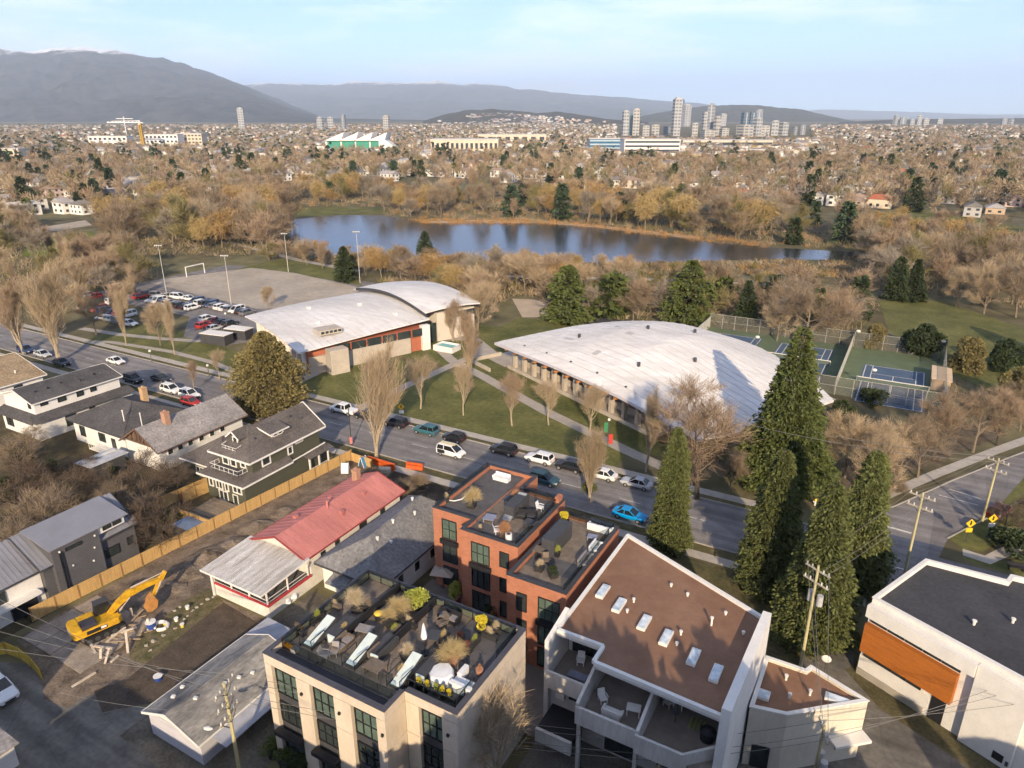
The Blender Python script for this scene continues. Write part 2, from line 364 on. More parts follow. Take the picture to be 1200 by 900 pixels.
# ------------------------------------------------------------------ mountains and hills
def fbm(x, y, o=5):
    return mnoise.fractal(Vector((x, y, 3.7)), 1.0, 2.0, o)
def mountain(name, prof, D, depth_f, depth_b, mat, rough, nx=150, ny=36, foot=0.0):
    """prof: skyline as (column,row) in the photograph; D distance of the crest in metres"""
    xs = np.linspace(prof[0][0], prof[-1][0], nx); ys = np.interp(xs, [p[0] for p in prof], [p[1] for p in prof])
    b = MB()
    for i in range(nx):
        c = far(xs[i], ys[i], D); h = c.z
        d2 = Vector((c.x, c.y)).normalized()
        for j in range(ny):
            t = j/(ny-1)*2-1                      # -1 front foot ... 1 back foot
            dist = t*(depth_f if t < 0 else depth_b)
            s = (1-abs(t))**.85
            p = Vector((c.x, c.y)) + d2*dist
            k = fbm(p.x/rough, p.y/rough)
            rid = abs(fbm(p.x/(rough*.6)+9, p.y/(rough*.6)-4, 4))
            z = h*s*(1 + .22*k*(1-s)*2) - h*.30*rid*s*(1-s)*3 + h*(.012+.03*s)*fbm(p.x/rough*6, p.y/rough*6, 4) + h*.035*s*s*fbm(p.x/rough*2.2+5, p.y/rough*2.2, 3)
            b.v.append((p.x, p.y, max(z, -.5) if 0 < j < ny-1 else -.5))
    for i in range(nx-1):
        for j in range(ny-1): b.f.append((i*ny+j, (i+1)*ny+j, (i+1)*ny+j+1, i*ny+j+1)); b.m.append(0)
    return struct(b.build(name, mat, smooth=True))
def forest_mat(name, c1, c2, scale, snow=None):
    m = M(name, c1, 1.0, 0, spec=0); n = m.node_tree.nodes; l = m.node_tree.links.new; b = n['Principled BSDF']
    g = n.new('ShaderNodeNewGeometry'); z = n.new('ShaderNodeTexNoise'); z.inputs['Scale'].default_value = scale; z.inputs['Detail'].default_value = 9; z.inputs['Roughness'].default_value = .7
    l(g.outputs['Position'], z.inputs['Vector']); r = n.new('ShaderNodeValToRGB'); r.color_ramp.elements[0].position = .35; r.color_ramp.elements[1].position = .65
    r.color_ramp.elements[0].color = c1+(1,); r.color_ramp.elements[1].color = c2+(1,); l(z.outputs['Fac'], r.inputs[0]); out = r.outputs[0]
    if snow:
        sp = n.new('ShaderNodeSeparateXYZ'); l(g.outputs['Position'], sp.inputs[0])
        z2 = n.new('ShaderNodeTexNoise'); z2.inputs['Scale'].default_value = .0035; z2.inputs['Detail'].default_value = 8; z2.inputs['Roughness'].default_value = .75; l(g.outputs['Position'], z2.inputs['Vector'])
        a = n.new('ShaderNodeMath'); a.operation = 'MULTIPLY_ADD'; l(z2.outputs['Fac'], a.inputs[0]); a.inputs[1].default_value = snow[1]; l(sp.outputs['Z'], a.inputs[2])
        mr = n.new('ShaderNodeMapRange'); mr.inputs[1].default_value = snow[0]; mr.inputs[2].default_value = snow[0]+60; l(a.outputs[0], mr.inputs[0])
        k = n.new('ShaderNodeMix'); k.data_type = 'RGBA'; l(mr.outputs[0], k.inputs[0]); l(out, k.inputs[6]); k.inputs[7].default_value = (.8,.82,.85,1); out = k.outputs[2]
    l(out, b.inputs['Base Color']); return m
F1 = forest_mat('mountain_forest', (.006,.012,.010), (.085,.075,.065), .0045, (1285, 520))
F2 = forest_mat('range_forest', (.008,.016,.014), (.10,.095,.085), .0030, (1275, 640))
F3 = forest_mat('hill_forest', (.03,.036,.022), (.10,.085,.06), .012)
mountain('mountain', [(-260,75),(-120,66),(-60,70),(0,57),(40,58),(75,53),(120,57),(160,63),(200,71),(250,85),(300,105),(340,122),(372,134)], 13500, 6500, 5000, F1, 1800, 300, 56)
mountain('mountain_range', [(230,112),(300,97),(340,97),(370,99),(400,97),(420,94),(450,96),(480,97),(510,94),(540,98),(575,98),(600,102),(640,107),(690,111),(730,113),(770,117),(810,120),(870,128)], 24000, 9000, 5000, F2, 2600, 260, 44)
mountain('mountain_range', [(840,134),(900,131),(960,128),(1000,129),(1050,130),(1100,132),(1160,134),(1260,133),(1400,131)], 34000, 7000, 5000, F2, 3000, 120, 24)
mountain('wooded_hill', [(495,142),(520,134),(545,129),(575,127),(600,129),(630,132),(655,130),(680,134),(710,139),(760,143)], 6400, 900, 1200, F3, 500, 90, 24)
mountain('wooded_hill', [(735,140),(770,132),(800,127),(830,123),(870,122),(900,124),(940,128),(970,135),(1000,142),(1040,146)], 9500, 1500, 2000, F3, 700, 90, 24)
mountain('wooded_hill', [(200,140),(300,137),(420,139),(520,141)], 9000, 700, 900, F3, 700, 60, 16)
mountain('wooded_hill', [(980,144),(1040,140),(1120,139),(1200,138),(1320,137)], 7000, 900, 900, F3, 700, 60, 16)
def haze():
    b = MB(); b.box(-44000, 44000, -44000, 44000, -1.5, 2100)
    m = bpy.data.materials.new('haze_air'); m.use_nodes = True; n = m.node_tree.nodes
    n.remove(n['Principled BSDF']); v = n.new('ShaderNodeVolumePrincipled')
    v.inputs['Color'].default_value = (.68,.81,1.0,1); v.inputs['Density'].default_value = HAZE; v.inputs['Anisotropy'].default_value = 0.0
    m.node_tree.links.new(v.outputs[0], n['Material Output'].inputs['Volume'])
    o = b.build('haze', m); o['kind'] = 'stuff'; o['label'] = 'thin blue haze in the air over the far city'; o.display_type = 'WIRE'
HAZE = 5.6e-5
haze()
# ------------------------------------------------------------------ trees
BARK = M('bark', (.20,.155,.11), .95, .25, 3, obj=True)
BARKP = M('pale_bark', (.36,.29,.20), .95, .2, 3, obj=True)
BARKD = M('dark_bark', (.07,.055,.042), .95, .2, 3, obj=True)
TW = {k: M('twigs_'+k, c, .95, 0, leaf=.35, spec=.1) for k, c in dict(
    tan=(.385,.295,.19), brown=(.25,.19,.13), pink=(.33,.24,.16), grey=(.28,.235,.18), ochre=(.36,.235,.10), gold=(.40,.29,.125), dark=(.13,.095,.07), olive=(.22,.19,.085)).items()}
NEEDLE = {k: M('needles_'+k, c, .9, 0, leaf=.55, spec=.15) for k, c in dict(
    green=(.095,.115,.036), olive=(.108,.122,.042), dark=(.042,.058,.026), bluegreen=(.05,.075,.042), brown=(.175,.145,.06), lime=(.16,.17,.045)).items()}
rnd = random.Random(11)
def rdir(r=None):
    z = rnd.uniform(-1, 1); t = rnd.uniform(0, 2*math.pi); q = math.sqrt(1-z*z); return Vector((q*math.cos(t), q*math.sin(t), z))
def blade(b, p, d, L, w, m=0):
    s = d.cross(rdir()).normalized()*w
    k = len(b.v); e = p + d*L
    b.v += [tuple(p-s*.5), tuple(p+s*.5), tuple(e+s*.18), tuple(e-s*.18)]; b.f.append((k,k+1,k+2,k+3)); b.m.append(m)
def bare(h, spread, up, mats, levels=4, twigs=2600, tw=.035, tl=.9, trunk_h=.25, nl=9, sides=5, droop=0, r0=None):
    """leafless tree: returns trunk mesh builder (trunk and limbs) and crown builder (branches and twigs)"""
    T = MB(); C = MB(); tips = []
    r0 = r0 or h*.018
    def limb(p, d, L, r, lev, M_):
        n = 4; pts = [p]; q = p; dd = d.copy()
        for i in range(n):
            dd = (dd + rdir()*.16 + Vector((0,0,up*.13 - droop*.1*lev))).normalized(); q = q + dd*L/n; pts.append(q)
        (T if lev < 2 else C).tube(pts, [r*(1-.75*i/n) for i in range(n+1)], max(3, sides-lev), 0 if lev < 2 else 1, cap=False)
        for i in range(1, n+1): tips.append((pts[i], (pts[i]-pts[i-1]).normalized(), lev, L))
        if lev < levels-1:
            k = (nl if lev == 0 else 5 if lev == 1 else 4)
            for j in range(k):
                t = rnd.uniform(.35 if lev else trunk_h, 1.0); i = min(n-1, int(t*n)); s = pts[i].lerp(pts[i+1], t*n-i)
                base = (pts[i+1]-pts[i]).normalized(); o = rdir(); o = (o - base*o.dot(base)).normalized()
                ang = rnd.uniform(.5, 1.0)*spread
                nd = (base*math.cos(ang) + o*math.sin(ang)).normalized()
                if nd.z < -.1 and not droop: nd.z = .1; nd.normalize()
                limb(s, nd, L*rnd.uniform(.42, .68)*(1.12-.5*t if lev == 0 else 1), r*(1-.72*t)*.62, lev+1, M_)
    limb(Vector((0,0,-.1)), Vector((rnd.uniform(-.05,.05), rnd.uniform(-.05,.05), 1)), h*.62, r0, 0, mats)
    src = [t for t in tips if t[2] >= 1]
    for i in range(twigs):
        p, d, lev, L = rnd.choice(src)
        dd = (d + rdir()*.85 + Vector((0,0,up*.5 - droop*1.6))).normalized()
        blade(C, p + rdir()*.25*tl, dd, tl*rnd.uniform(.6, 1.5), tw*rnd.uniform(.6,1.4), 0)
    zs = [v[2] for v in C.v]; k = h/max(zs)
    for b in (T, C): b.v = [(x*k, y*k, z*k) for x,y,z in b.v]
    return T, C
def willow(h, m, n=3000, tw=.05):
    T, C = bare(h, 1.0, .35, None, 4 if n > 1500 else 3, n//3, tw*.8, h*.11, nl=9, trunk_h=.2)
    src = [v for v in C.v if v[2] > h*.3]
    for i in range(n):
        p = Vector(rnd.choice(src)) + rdir()*h*.07
        blade(C, p, (Vector((p.x, p.y, 0)).normalized()*.5 + Vector((0,0,-.55)) + rdir()*.8).normalized(), h*rnd.uniform(.06,.18), tw, 0)
    return T, C
def conifer(h, r, n, leaf, shape=1.0, base=.04, tiers=26, droop=.25, full=.72, lump=.18):
    """evergreen built bough by bough: sprays of needles along drooping branches, gaps between them"""
    T = MB(); C = MB()
    T.tube([(0,0,-.1),(0,0,h*.5),(0,0,h*.97)], [h*.016, h*.010, .02], 6, 0)
    ph = [rnd.uniform(0, 6.28) for _ in range(6)]; per = max(6, min(26, n//160)); nb = n//per
    for i in range(nb):
        t = 1-math.sqrt(rnd.random()) if shape == 1 else rnd.random()**1.2
        z = h*(base + (1-base)*t); a = rnd.uniform(0, 2*math.pi)
        env = (1-t)**(.80*shape)*(1 if t > .10 else .6+t*4)
        lum = 1 + lump*math.sin(a*2+ph[0]+z*7/h) + lump*.8*math.sin(a*5+ph[2]+z*17/h)
        R = r*env*lum*rnd.choice((.55,.72,.84,.93,.98,1.02,1.06,1.10,1.20)) + .15
        out = Vector((math.cos(a), math.sin(a), 0)); side = Vector((-out.y, out.x, 0)); wd = .12*R + .26
        if rnd.random() < .3 and h > 8: C.tube([(0,0,z),tuple(out*R*.8+Vector((0,0,z+.02*R)))], [h*.003,.01], 3, 1, cap=False)
        for j in range(per):
            f = .30 + .70*math.sqrt(rnd.random()); up = .10*R*math.sin(f*2.2) - droop*R*f*f*.9
            w2 = wd*(1.25-f)*rnd.gauss(0,1)
            p = out*(R*f) + side*w2 + Vector((0,0,z+up-abs(w2)*.25+rnd.gauss(0,.10*wd)))
            d = (out*.9 + side*(w2*1.1) + Vector((0,0,-droop*1.4+.1)) + rdir()*.55).normalized()
            L = leaf*rnd.uniform(.6,1.5); s = d.cross(rdir()).normalized()*L*.28
            k = len(C.v); e = p+d*L
            C.v += [tuple(p-s*.5), tuple(p+d*L*.45-s), tuple(e), tuple(p+d*L*.5+s)]; C.f.append((k,k+1,k+2,k+3)); C.m.append(0)
    return T, C
def blob_tree(h, r, n, leaf, z0=.12, lobes=14, trunk=True):
    """broad evergreen or shrub: leaf clumps spread over several overlapping lobes"""
    T = MB(); C = MB()
    if trunk:
        T.tube([(0,0,-.1),(0,0,h*.6)], [h*.03, h*.012], 6, 0)
        for i in range(6):
            a = rnd.uniform(0,6.28); T.tube([(0,0,h*.2),(r*.5*math.cos(a), r*.5*math.sin(a), h*.55)], [h*.014,.02], 4, 0)
    lob = []
    for i in range(lobes):
        t = rnd.random(); a = rnd.uniform(0,6.28); zz = h*(z0+.16+(.66-z0)*t); q = r*.62*math.sqrt(max(0,1-(2*t-.85)**2*.9))*math.sqrt(rnd.random())
        lob.append((Vector((q*math.cos(a), q*math.sin(a), zz)), r*rnd.uniform(.34,.52)*(1.15-.45*t)))
    for i in range(n):
        c, q = rnd.choice(lob); d = rdir(); p = c + d*q*rnd.uniform(.72,1.05)
        if p.z < .05: p.z = .05+rnd.random()*.2
        dd = (d + rdir()*.8).normalized(); L = leaf*rnd.uniform(.6,1.5); s = dd.cross(rdir()).normalized()*L*.36
        k = len(C.v); e = p+dd*L
        C.v += [tuple(p-s*.5), tuple(p+dd*L*.45-s), tuple(e), tuple(p+dd*L*.5+s)]; C.f.append((k,k+1,k+2,k+3)); C.m.append(0)
    return T, C
PROTO = {}
def proto(key, fn, crown, bark=BARK, limbm=None):
    """two meshes per tree kind and variant, shared by every copy"""
    T, C = fn(); lm = limbm or bark
    h = max(v[2] for v in C.v)
    PROTO.setdefault(key, []).append((T.mesh(key+'_trunk', [bark]), C.mesh(key+'_crown', [crown, lm]), h))
def joined(key):
    """one mesh per variant for trees too small to show parts"""
    out = []
    for tm, cm, h in PROTO[key]:
        m = cm.copy(); n0 = len(m.vertices)
        b = MB(); b.v = [tuple(v.co) for v in cm.vertices] + [tuple(v.co) for v in tm.vertices]
        b.f = [tuple(p.vertices) for p in cm.polygons] + [tuple(i+n0 for i in p.vertices) for p in tm.polygons]
        b.m = [p.material_index for p in cm.polygons] + [1]*len(tm.polygons)
        out.append((b.mesh(key, [cm.materials[0], cm.materials[1] if len(cm.materials) > 1 else tm.materials[0]]), h))
        bpy.data.meshes.remove(m)
    return out
# near kinds
for i in range(2): proto('upright', lambda: bare(14, .30, 1.0, None, 4, 9000, .028, .95, .06, 20, 5), TW['tan'], BARKP)
proto('upright_pink', lambda: bare(14, .34, 1.0, None, 4, 6000, .030, 1.0, .10, 18, 5), TW['pink'], BARKP)
for i in range(2): proto('young', lambda: bare(9, .62, .55, None, 4, 2600, .024, .8, .30, 12, 5), TW['tan'], BARKP)
proto('young_pink', lambda: bare(9, .62, .5, None, 4, 2800, .024, .8, .30, 12, 5), TW['pink'], BARKP)
for i in range(2): proto('broad', lambda: bare(13, 1.0, .35, None, 4, 6500, .032, 1.0, .22, 11, 6), TW['brown'], BARK)
proto('broad_pink', lambda: bare(14, 1.0, .35, None, 4, 6500, .030, 1.0, .22, 11, 6), TW['pink'], BARKD)
proto('broad_tan', lambda: bare(12, 1.1, .3, None, 4, 7500, .034, 1.0, .18, 12, 6), TW['tan'], BARK)
proto('yard_tree', lambda: bare(7, 1.0, .4, None, 4, 3000, .022, .7, .12, 12, 5), TW['brown'], BARK)
proto('yard_tree', lambda: bare(7, 1.1, .3, None, 4, 3000, .022, .7, .12, 12, 5), TW['dark'], BARKD)
proto('cedar', lambda: conifer(24, 5.5, 76000, .36, 1.0, .02, lump=.10), NEEDLE['green'], BARK)
proto('cypress', lambda: conifer(17, 3.4, 54000, .29, .74, .03, lump=.14), NEEDLE['olive'], BARK)
proto('cypress', lambda: conifer(17, 3.1, 50000, .29, .68, .03, lump=.16), NEEDLE['olive'], BARK)
proto('pine', lambda: conifer(14, 4.2, 9000, .62, .8, .05, 12, lump=.25), NEEDLE['dark'], BARKD)
proto('pine', lambda: conifer(14, 3.6, 8000, .62, .9, .03, 12, lump=.22), NEEDLE['dark'], BARKD)
proto('pine_olive', lambda: conifer(14, 4.6, 9000, .62, .75, .04, 10, lump=.3), NEEDLE['green'], BARKD)
proto('magnolia', lambda: conifer(13, 6.4, 36000, .36, .74, .03, 9, .10, lump=.16), NEEDLE['brown'], BARK)
proto('round_evergreen', lambda: blob_tree(7, 4.4, 9000, .42, .02, 14), NEEDLE['dark'], BARKD)
proto('round_olive', lambda: blob_tree(7, 4.0, 9000, .42, .02, 14), NEEDLE['brown'], BARKD)
proto('bush', lambda: blob_tree(2.4, 1.7, 2600, .22, .02, 9, False), NEEDLE['dark'], BARKD)
proto('bush_olive', lambda: blob_tree(2.4, 1.7, 2600, .22, .02, 9, False), NEEDLE['olive'], BARKD)
proto('bare_bush', lambda: bare(2.6, 1.1, .5, None, 3, 2200, .014, .55, .02, 16, 4), TW['brown'], BARK)
proto('willow', lambda: willow(10, None), TW['ochre'], BARK)
proto('willow', lambda: willow(9, None), TW['gold'], BARK)
# distant kinds: the same trees with fewer, wider twigs
for k in ('brown','pink','tan','grey','brown'):
    proto('far_bare', lambda: bare(13, .95, .4, None, 3, 2200, .07, 1.5, .15, 12, 4), TW[k], BARK)
for k in ('pink','tan'):
    proto('far_tall', lambda: bare(18, .45, .9, None, 3, 2200, .07, 1.6, .08, 17, 4), TW[k], BARK)
proto('far_olive', lambda: bare(11, 1.0, .4, None, 3, 2400, .07, 1.3, .1, 12, 4), TW['olive'], BARK)
for k in ('ochre','gold'):
    proto('far_willow', lambda: willow(9, None, 1500, .08), TW[k], BARK)
proto('far_pine', lambda: conifer(17, 4.2, 1500, 1.5, .9, .03, 9, lump=.3), NEEDLE['dark'], BARKD)
proto('far_pine', lambda: conifer(15, 3.4, 1300, 1.5, .8, .03, 9, lump=.3), NEEDLE['bluegreen'], BARKD)
proto('far_pine', lambda: blob_tree(9, 4.5, 1300, 1.2, .02, 9), NEEDLE['green'], BARKD)
JO = {k: joined(k) for k in ('far_bare','far_tall','far_olive','far_willow','far_pine')}
NAMES = dict(upright='bare_street_tree', upright_pink='bare_street_tree', young='young_bare_tree', young_pink='young_bare_tree', broad='bare_tree', broad_pink='bare_tree', broad_tan='bare_tree',
    yard_tree='bare_yard_tree', cedar='cedar_tree', cypress='cypress_tree', pine='pine_tree', pine_olive='pine_tree', magnolia='evergreen_tree', round_evergreen='round_evergreen', round_olive='round_evergreen',
    bush='bush', bush_olive='bush', bare_bush='bare_bush', willow='willow_tree')
def tree(kind, px, top, label, cat='tree', wid=1.0, var=0, rz=None, base=0.0, group=None, hh=None, loc=None):
    p = Vector(loc) if loc is not None else at(px[0], px[1], base)
    h = hh or height_to(p, top); tm, cm, h0 = PROTO[kind][var % len(PROTO[kind])]
    k = h/h0; r = thing(NAMES[kind], label, cat, p, rnd.uniform(0,6.28) if rz is None else rz, group); r.scale = (k*wid, k*wid, k)
    for nm, me in (('trunk', tm), ('crown', cm)):
        if len(me.polygons) == 0: continue
        o = bpy.data.objects.new(nm, me); COL.objects.link(o); o.parent = r
    return r
# -- street and lawn
SB = 'bare upright tree with pale bark '
tree('upright', (441,537), 394, SB+'beside the orange plastic barriers on the near kerb', wid=1.0)
tree('upright', (691,588), 497, SB+'on the near kerb left of the bright blue car', wid=1.1, var=1)
tree('upright_pink', (549,447), 352, 'tall pinkish bare tree in front of the gap between the two white-roofed halls')
tree('young', (493,479), 410, 'young bare tree on the lawn just left of the diagonal path junction', var=0)
tree('young', (543,487), 419, 'young bare tree on the lawn in front of the tall pinkish tree', var=1, wid=.8)
tree('young_pink', (600,499), 422, 'young reddish bare tree at the edge of the lawn shadow above the black parked car')
tree('young', (643,498), 440, 'young bare tree in the grass beside the diagonal path, near the hall columns')
tree('young', (691,505), 440, 'young bare tree below the hall colonnade, second from its right end', var=1)
tree('upright', (757,553), 450, 'slim bare tree right of the park path, close to the colonnade end', wid=.7)
tree('broad_pink', (817,585), 438, 'large spreading reddish bare tree in front of the pale hall roof', wid=1.05)
tree('young_pink', (228,459), 415, 'small bare tree on the verge beside the white parked cars', wid=.8)
tree('young', (257,445), 406, 'small bare tree on the far verge left of the big brown evergreen', wid=.8)
tree('upright', (148,404), 330, 'slender bare tree between the street and the car park', wid=.6)
tree('upright', (205,416), 345, 'slender bare tree in front of a broad tan tree by the car park', wid=.55, var=1)
tree('broad_tan', (188,405), 350, 'broad tan bare tree standing beside the car park entrance', wid=.8)
tree('broad', (113,392), 330, 'dark bare tree at the left edge of the car park', wid=.8)
tree('upright', (70,424), 306, 'biggest bundle-shaped bare poplar beside the street at the left', wid=1.35, var=1)
tree('upright_pink', (28,414), 318, 'bare poplar at the left picture edge beside a larger one', wid=1.3)
tree('upright_pink', (531,400), 345, 'bare tree at the right end of the community centre', wid=1.1)
tree('broad_tan', (560,388), 325, 'large pale-limbed bare tree between the two white-roofed halls', wid=1.0)
tree('broad_tan', (315,362), 333, 'small round bare tree on the gravel pitch edge behind the hall', wid=.8)
tree('magnolia', (318,478), 388, 'big bushy olive-brown evergreen behind the dark green house', wid=1.02)
# -- conifers by the crossing
tree('cedar', (915,570), 382, 'tallest dark green conifer in front of the big pale hall roof', wid=1.08)
tree('cypress', (783,642), 500, 'single olive conifer beside the blue car', wid=.78)
tree('cypress', (897,690), 527, 'olive conifer below the tallest one, left of the wooden pole', wid=1.0, var=1)
tree('cypress', (948,752), 566, 'nearest olive conifer, with a utility pole standing in front', wid=.98)
tree('cypress', (998,690), 528, 'olive conifer nearest to the street crossing', wid=.98, var=1)
tree('round_evergreen', (985,500), 468, 'dark evergreen bush mass at the right tip of the hall roof', wid=.9)
tree('pine_olive', (870,555), 500, 'dark evergreen low beside the tallest conifer', wid=.9)
tree('broad', (855,575), 520, 'leafless brown tree in the shade between hall and street', wid=.9)
# -- right side
tree('broad_tan', (1035,560), 487, 'wide tan bare tree at the crossing behind the power lines', wid=1.1)
tree('broad_tan', (990,560), 480, 'tan bare tree directly right of the tallest conifer', wid=.9)
tree('broad_pink', (1100,540), 458, 'spreading bare tree with pale limbs by the cross street pavement', wid=1.0)
tree('broad', (1140,530), 450, 'wide brown bare tree nearest the tan shed', wid=1.1, var=1)
tree('broad', (1195,505), 440, 'bare tree at the right picture edge above the cross street', wid=1.1)
tree('broad_tan', (1018,588), 505, 'tan bare tree at the mulch bed corner nearest the crossing', wid=.9)
tree('broad', (1075,560), 482, 'brown bare tree in the mulch bed behind the crossing pole', wid=1.0)
tree('broad_pink', (1168,522), 452, 'bare tree beside the cross street pavement, above the pole by the red car', wid=1.0)
tree('bare_bush', (1010,600), 585, 'low bare bush at the crossing corner of the mulch bed', 'bush', wid=1.8)
tree('bare_bush', (1050,578), 562, 'bare bush beside the cross street pavement', 'bush', wid=1.8)
tree('yard_tree', (1175,622), 575, 'dark bare tree standing on the grass corner beside the red car', wid=1.0, var=1)
tree('round_evergreen', (1078,417), 378, 'round dark evergreen behind the right tennis court', wid=1.0)
tree('round_olive', (1024,408), 378, 'brownish evergreen behind the tennis court fence corner', wid=.8)
tree('round_olive', (1132,435), 394, 'olive round evergreen right of the tan shed', wid=.9)
tree('round_evergreen', (1176,434), 396, 'dark evergreen on the meadow edge, second from right edge', wid=.9)
tree('round_olive', (1193,480), 430, 'olive evergreen at the right picture edge beside the tan shed lawn', wid=.9)
tree('pine', (1048,352), 300, 'left of two dark pointed conifers on the meadow', wid=.9)
tree('pine', (1068,353), 303, 'right of two dark pointed conifers on the meadow', wid=1.0, var=1)
tree('broad', (940,408), 330, 'wide reddish bare tree behind the tennis courts', wid=1.4, var=1)
tree('broad_pink', (985,402), 335, 'pinkish bare tree behind the tennis courts, beside the meadow', wid=1.2)
tree('broad_tan', (910,400), 345, 'tan bare tree behind the left tennis court', wid=1.1)
tree('pine_olive', (664,378), 310, 'olive-green pine behind the big hall, nearest the gravel clearing', wid=1.15)
tree('pine', (708,372), 325, 'dark pine behind the left part of the big hall roof', wid=1.0)
tree('pine_olive', (806,376), 304, 'tall olive pine behind the big hall roof', wid=1.2)
tree('pine', (872,382), 328, 'dark pine between the tennis courts and the shore trees', wid=1.0, var=1)
tree('broad', (742,375), 330, 'bare tree behind the top of the big hall roof', wid=1.1)
tree('broad_tan', (1120,360), 308, 'pale-trunked bare tree at the top of the meadow', wid=.9)
tree('broad_tan', (1153,368), 312, 'pale-trunked bare tree on the meadow edge, right of its twin', wid=.9)
tree('broad', (1190,372), 300, 'wide bare tree at the right edge of the meadow', wid=1.1)
tree('pine', (499,312), 270, 'dark pointed conifer on the near lake shore', wid=.9)
tree('pine_olive', (581,312), 288, 'small yellow-green conifer on the near lake shore', wid=.9)
tree('pine', (405,330), 288, 'dark conifer on the shore left of the water', wid=1.0)
tree('pine', (1245,430), 360, 'tall conifer just outside the right picture edge', wid=1.0)
# -- foreground and yards
tree('young', (588,940), 800, 'bare golden tree rising in front of the cream building side wall', wid=1.15, var=1)
YT = [((30,560),505),((22,600),525),((65,640),560),((85,600),540),((120,585),545),((175,595),528),((150,620),560),((55,575),530),((208,575),540),((195,640),575),((15,680),600),((100,560),525),((40,530),495)]
YL = ['left of the small shed','at the left picture edge above the lane house','behind the grey lane house roof','in the overgrown yard below the shed','right below the small shed',
      'twiggy and wide, left of the dark green house','between the lane house and the yellow fence','in the overgrown yard left of the shed','against the dark house wing','yellowish, beside the fence corner',
      'at the picture edge next to the lane house','close under the shed roof','below the white house wall']
for i, (q, t) in enumerate(YT):
    tree('yard_tree', q, t, 'bare yard tree '+YL[i], var=i, wid=1.15)
for i, (q, t, l) in enumerate((((25,545),525,'dark bush under the white house'),((60,552),538,'dark bush in the yard left of the shed'),((128,560),548,'dark bush right of the shed'),((170,615),600,'dark bush by the yard fence'),((12,575),558,'dark bush at the left picture edge'))):
    tree('bush', q, t, l, 'bush', wid=1.4)
for i, (q, t, l) in enumerate((((45,565),548,'olive bush in the overgrown yard'),((90,575),560,'olive bush beside the yard path'),((196,615),598,'yellow-green bush beside the yellow fence'))):
    tree('bush_olive', q, t, l, 'bush', wid=1.5)
for i, (q, t, l) in enumerate((((455,590),562,'brown leafless hedge bush right of the red roof'),((475,585),560,'brown leafless bush above the grey hip roof'),((440,570),548,'low bare bush behind the orange barriers'),((500,605),580,'bare bush beside the brick building corner'),((492,570),552,'brown bare bush on the near verge'))):
    tree('bare_bush', q, t, l, 'bush', wid=1.6)
tree('bush', (1185,650), 622, 'dark clipped hedge bush at the right picture edge by the pavement', 'bush', wid=1.6)
tree('bush', (1020,475), 455, 'bright green bush at the near tennis court fence', 'bush', wid=1.5)
tree('bush_olive', (690,575), 563, 'low bush on the verge behind the dark car', 'bush', wid=1.3)
tree('bush', (380,425), 405, 'green shrub at the corner of the community centre', 'bush', wid=1.6)
tree('bush', (400,415), 398, 'dark shrub along the community centre wall', 'bush', wid=1.6)
# -- park woods: every tree nearer than the houses is a thing of its own
POLY = {}
def inside(p, poly):
    c = False; n = len(poly); j = n-1
    for i in range(n):
        a, b = poly[i], poly[j]
        if (a[1] > p[1]) != (b[1] > p[1]) and p[0] < (b[0]-a[0])*(p[1]-a[1])/(b[1]-a[1])+a[0]: c = not c
        j = i
    return c
taken = []
def wood(poly, n, kinds, label, group, hs=(9,15), gap=5.0, cat='tree', name='bare_tree'):
    """n trees standing inside an outline measured on the photograph; kinds: list of (proto key, variant, weight)"""
    P = [at(*q)[:2] for q in poly]; x0 = min(p[0] for p in P); x1 = max(p[0] for p in P); y0 = min(p[1] for p in P); y1 = max(p[1] for p in P)
    k = 0; tries = 0
    while k < n and tries < n*60:
        tries += 1; p = (rnd.uniform(x0,x1), rnd.uniform(y0,y1))
        if not inside(p, P) or any((p[0]-t[0])**2+(p[1]-t[1])**2 < gap*gap for t in taken[-400:]): continue
        taken.append(p); key, v, _ = rnd.choices(kinds, [q[2] for q in kinds])[0]
        me, h0 = JO[key][v % len(JO[key])]; h = rnd.uniform(*hs); s = h/h0
        nm, lb, gr = name, label, group; 
        xs_ = [q[0] for q in poly]; fx = (proj((p[0],p[1],0))[0]-min(xs_))/(max(xs_)-min(xs_)); size = 'small' if h < hs[0]+(hs[1]-hs[0])*.33 else 'large' if h > hs[0]+(hs[1]-hs[0])*.67 else 'middling'
        side = ', left end' if fx < .25 else ', left of its middle' if fx < .5 else ', right of its middle' if fx < .75 else ', right end'
        look = {'far_bare':('brown','pinkish','tan','greyish','dull brown'),'far_tall':('slender pinkish','slender tan'),'far_olive':('olive-tinged',),'far_willow':('ochre','golden'),'far_pine':('pointed','slim','rounded')}[key]; look = look[v % len(look)]
        lb = size+' '+look+' '+label+side
        if 'willow' in key: nm, lb, gr = 'willow_tree', size+' '+look+' willow '+WHERE[group]+side, 'willows '+WHERE[group]
        if 'pine' in key: nm, lb, gr = 'conifer_tree', size+' '+look+' dark conifer '+WHERE[group]+side, 'conifers '+WHERE[group]
        o = bpy.data.objects.new(nm, me); COL.objects.link(o); o.location = (p[0], p[1], 0); o.rotation_euler.z = rnd.uniform(0,6.28); w_ = rnd.uniform(1.0,1.35)
        o.scale = (s*w_, s*w_, s); tag(o, lb, cat, gr); k += 1
WHERE = {}
def W(group, where): WHERE[group] = where; return group
B = [('far_bare',i,1) for i in range(5)] + [('far_tall',0,.7),('far_tall',1,.5),('far_olive',0,.8)]
BW = B + [('far_willow',0,1.0),('far_willow',1,1.0)]
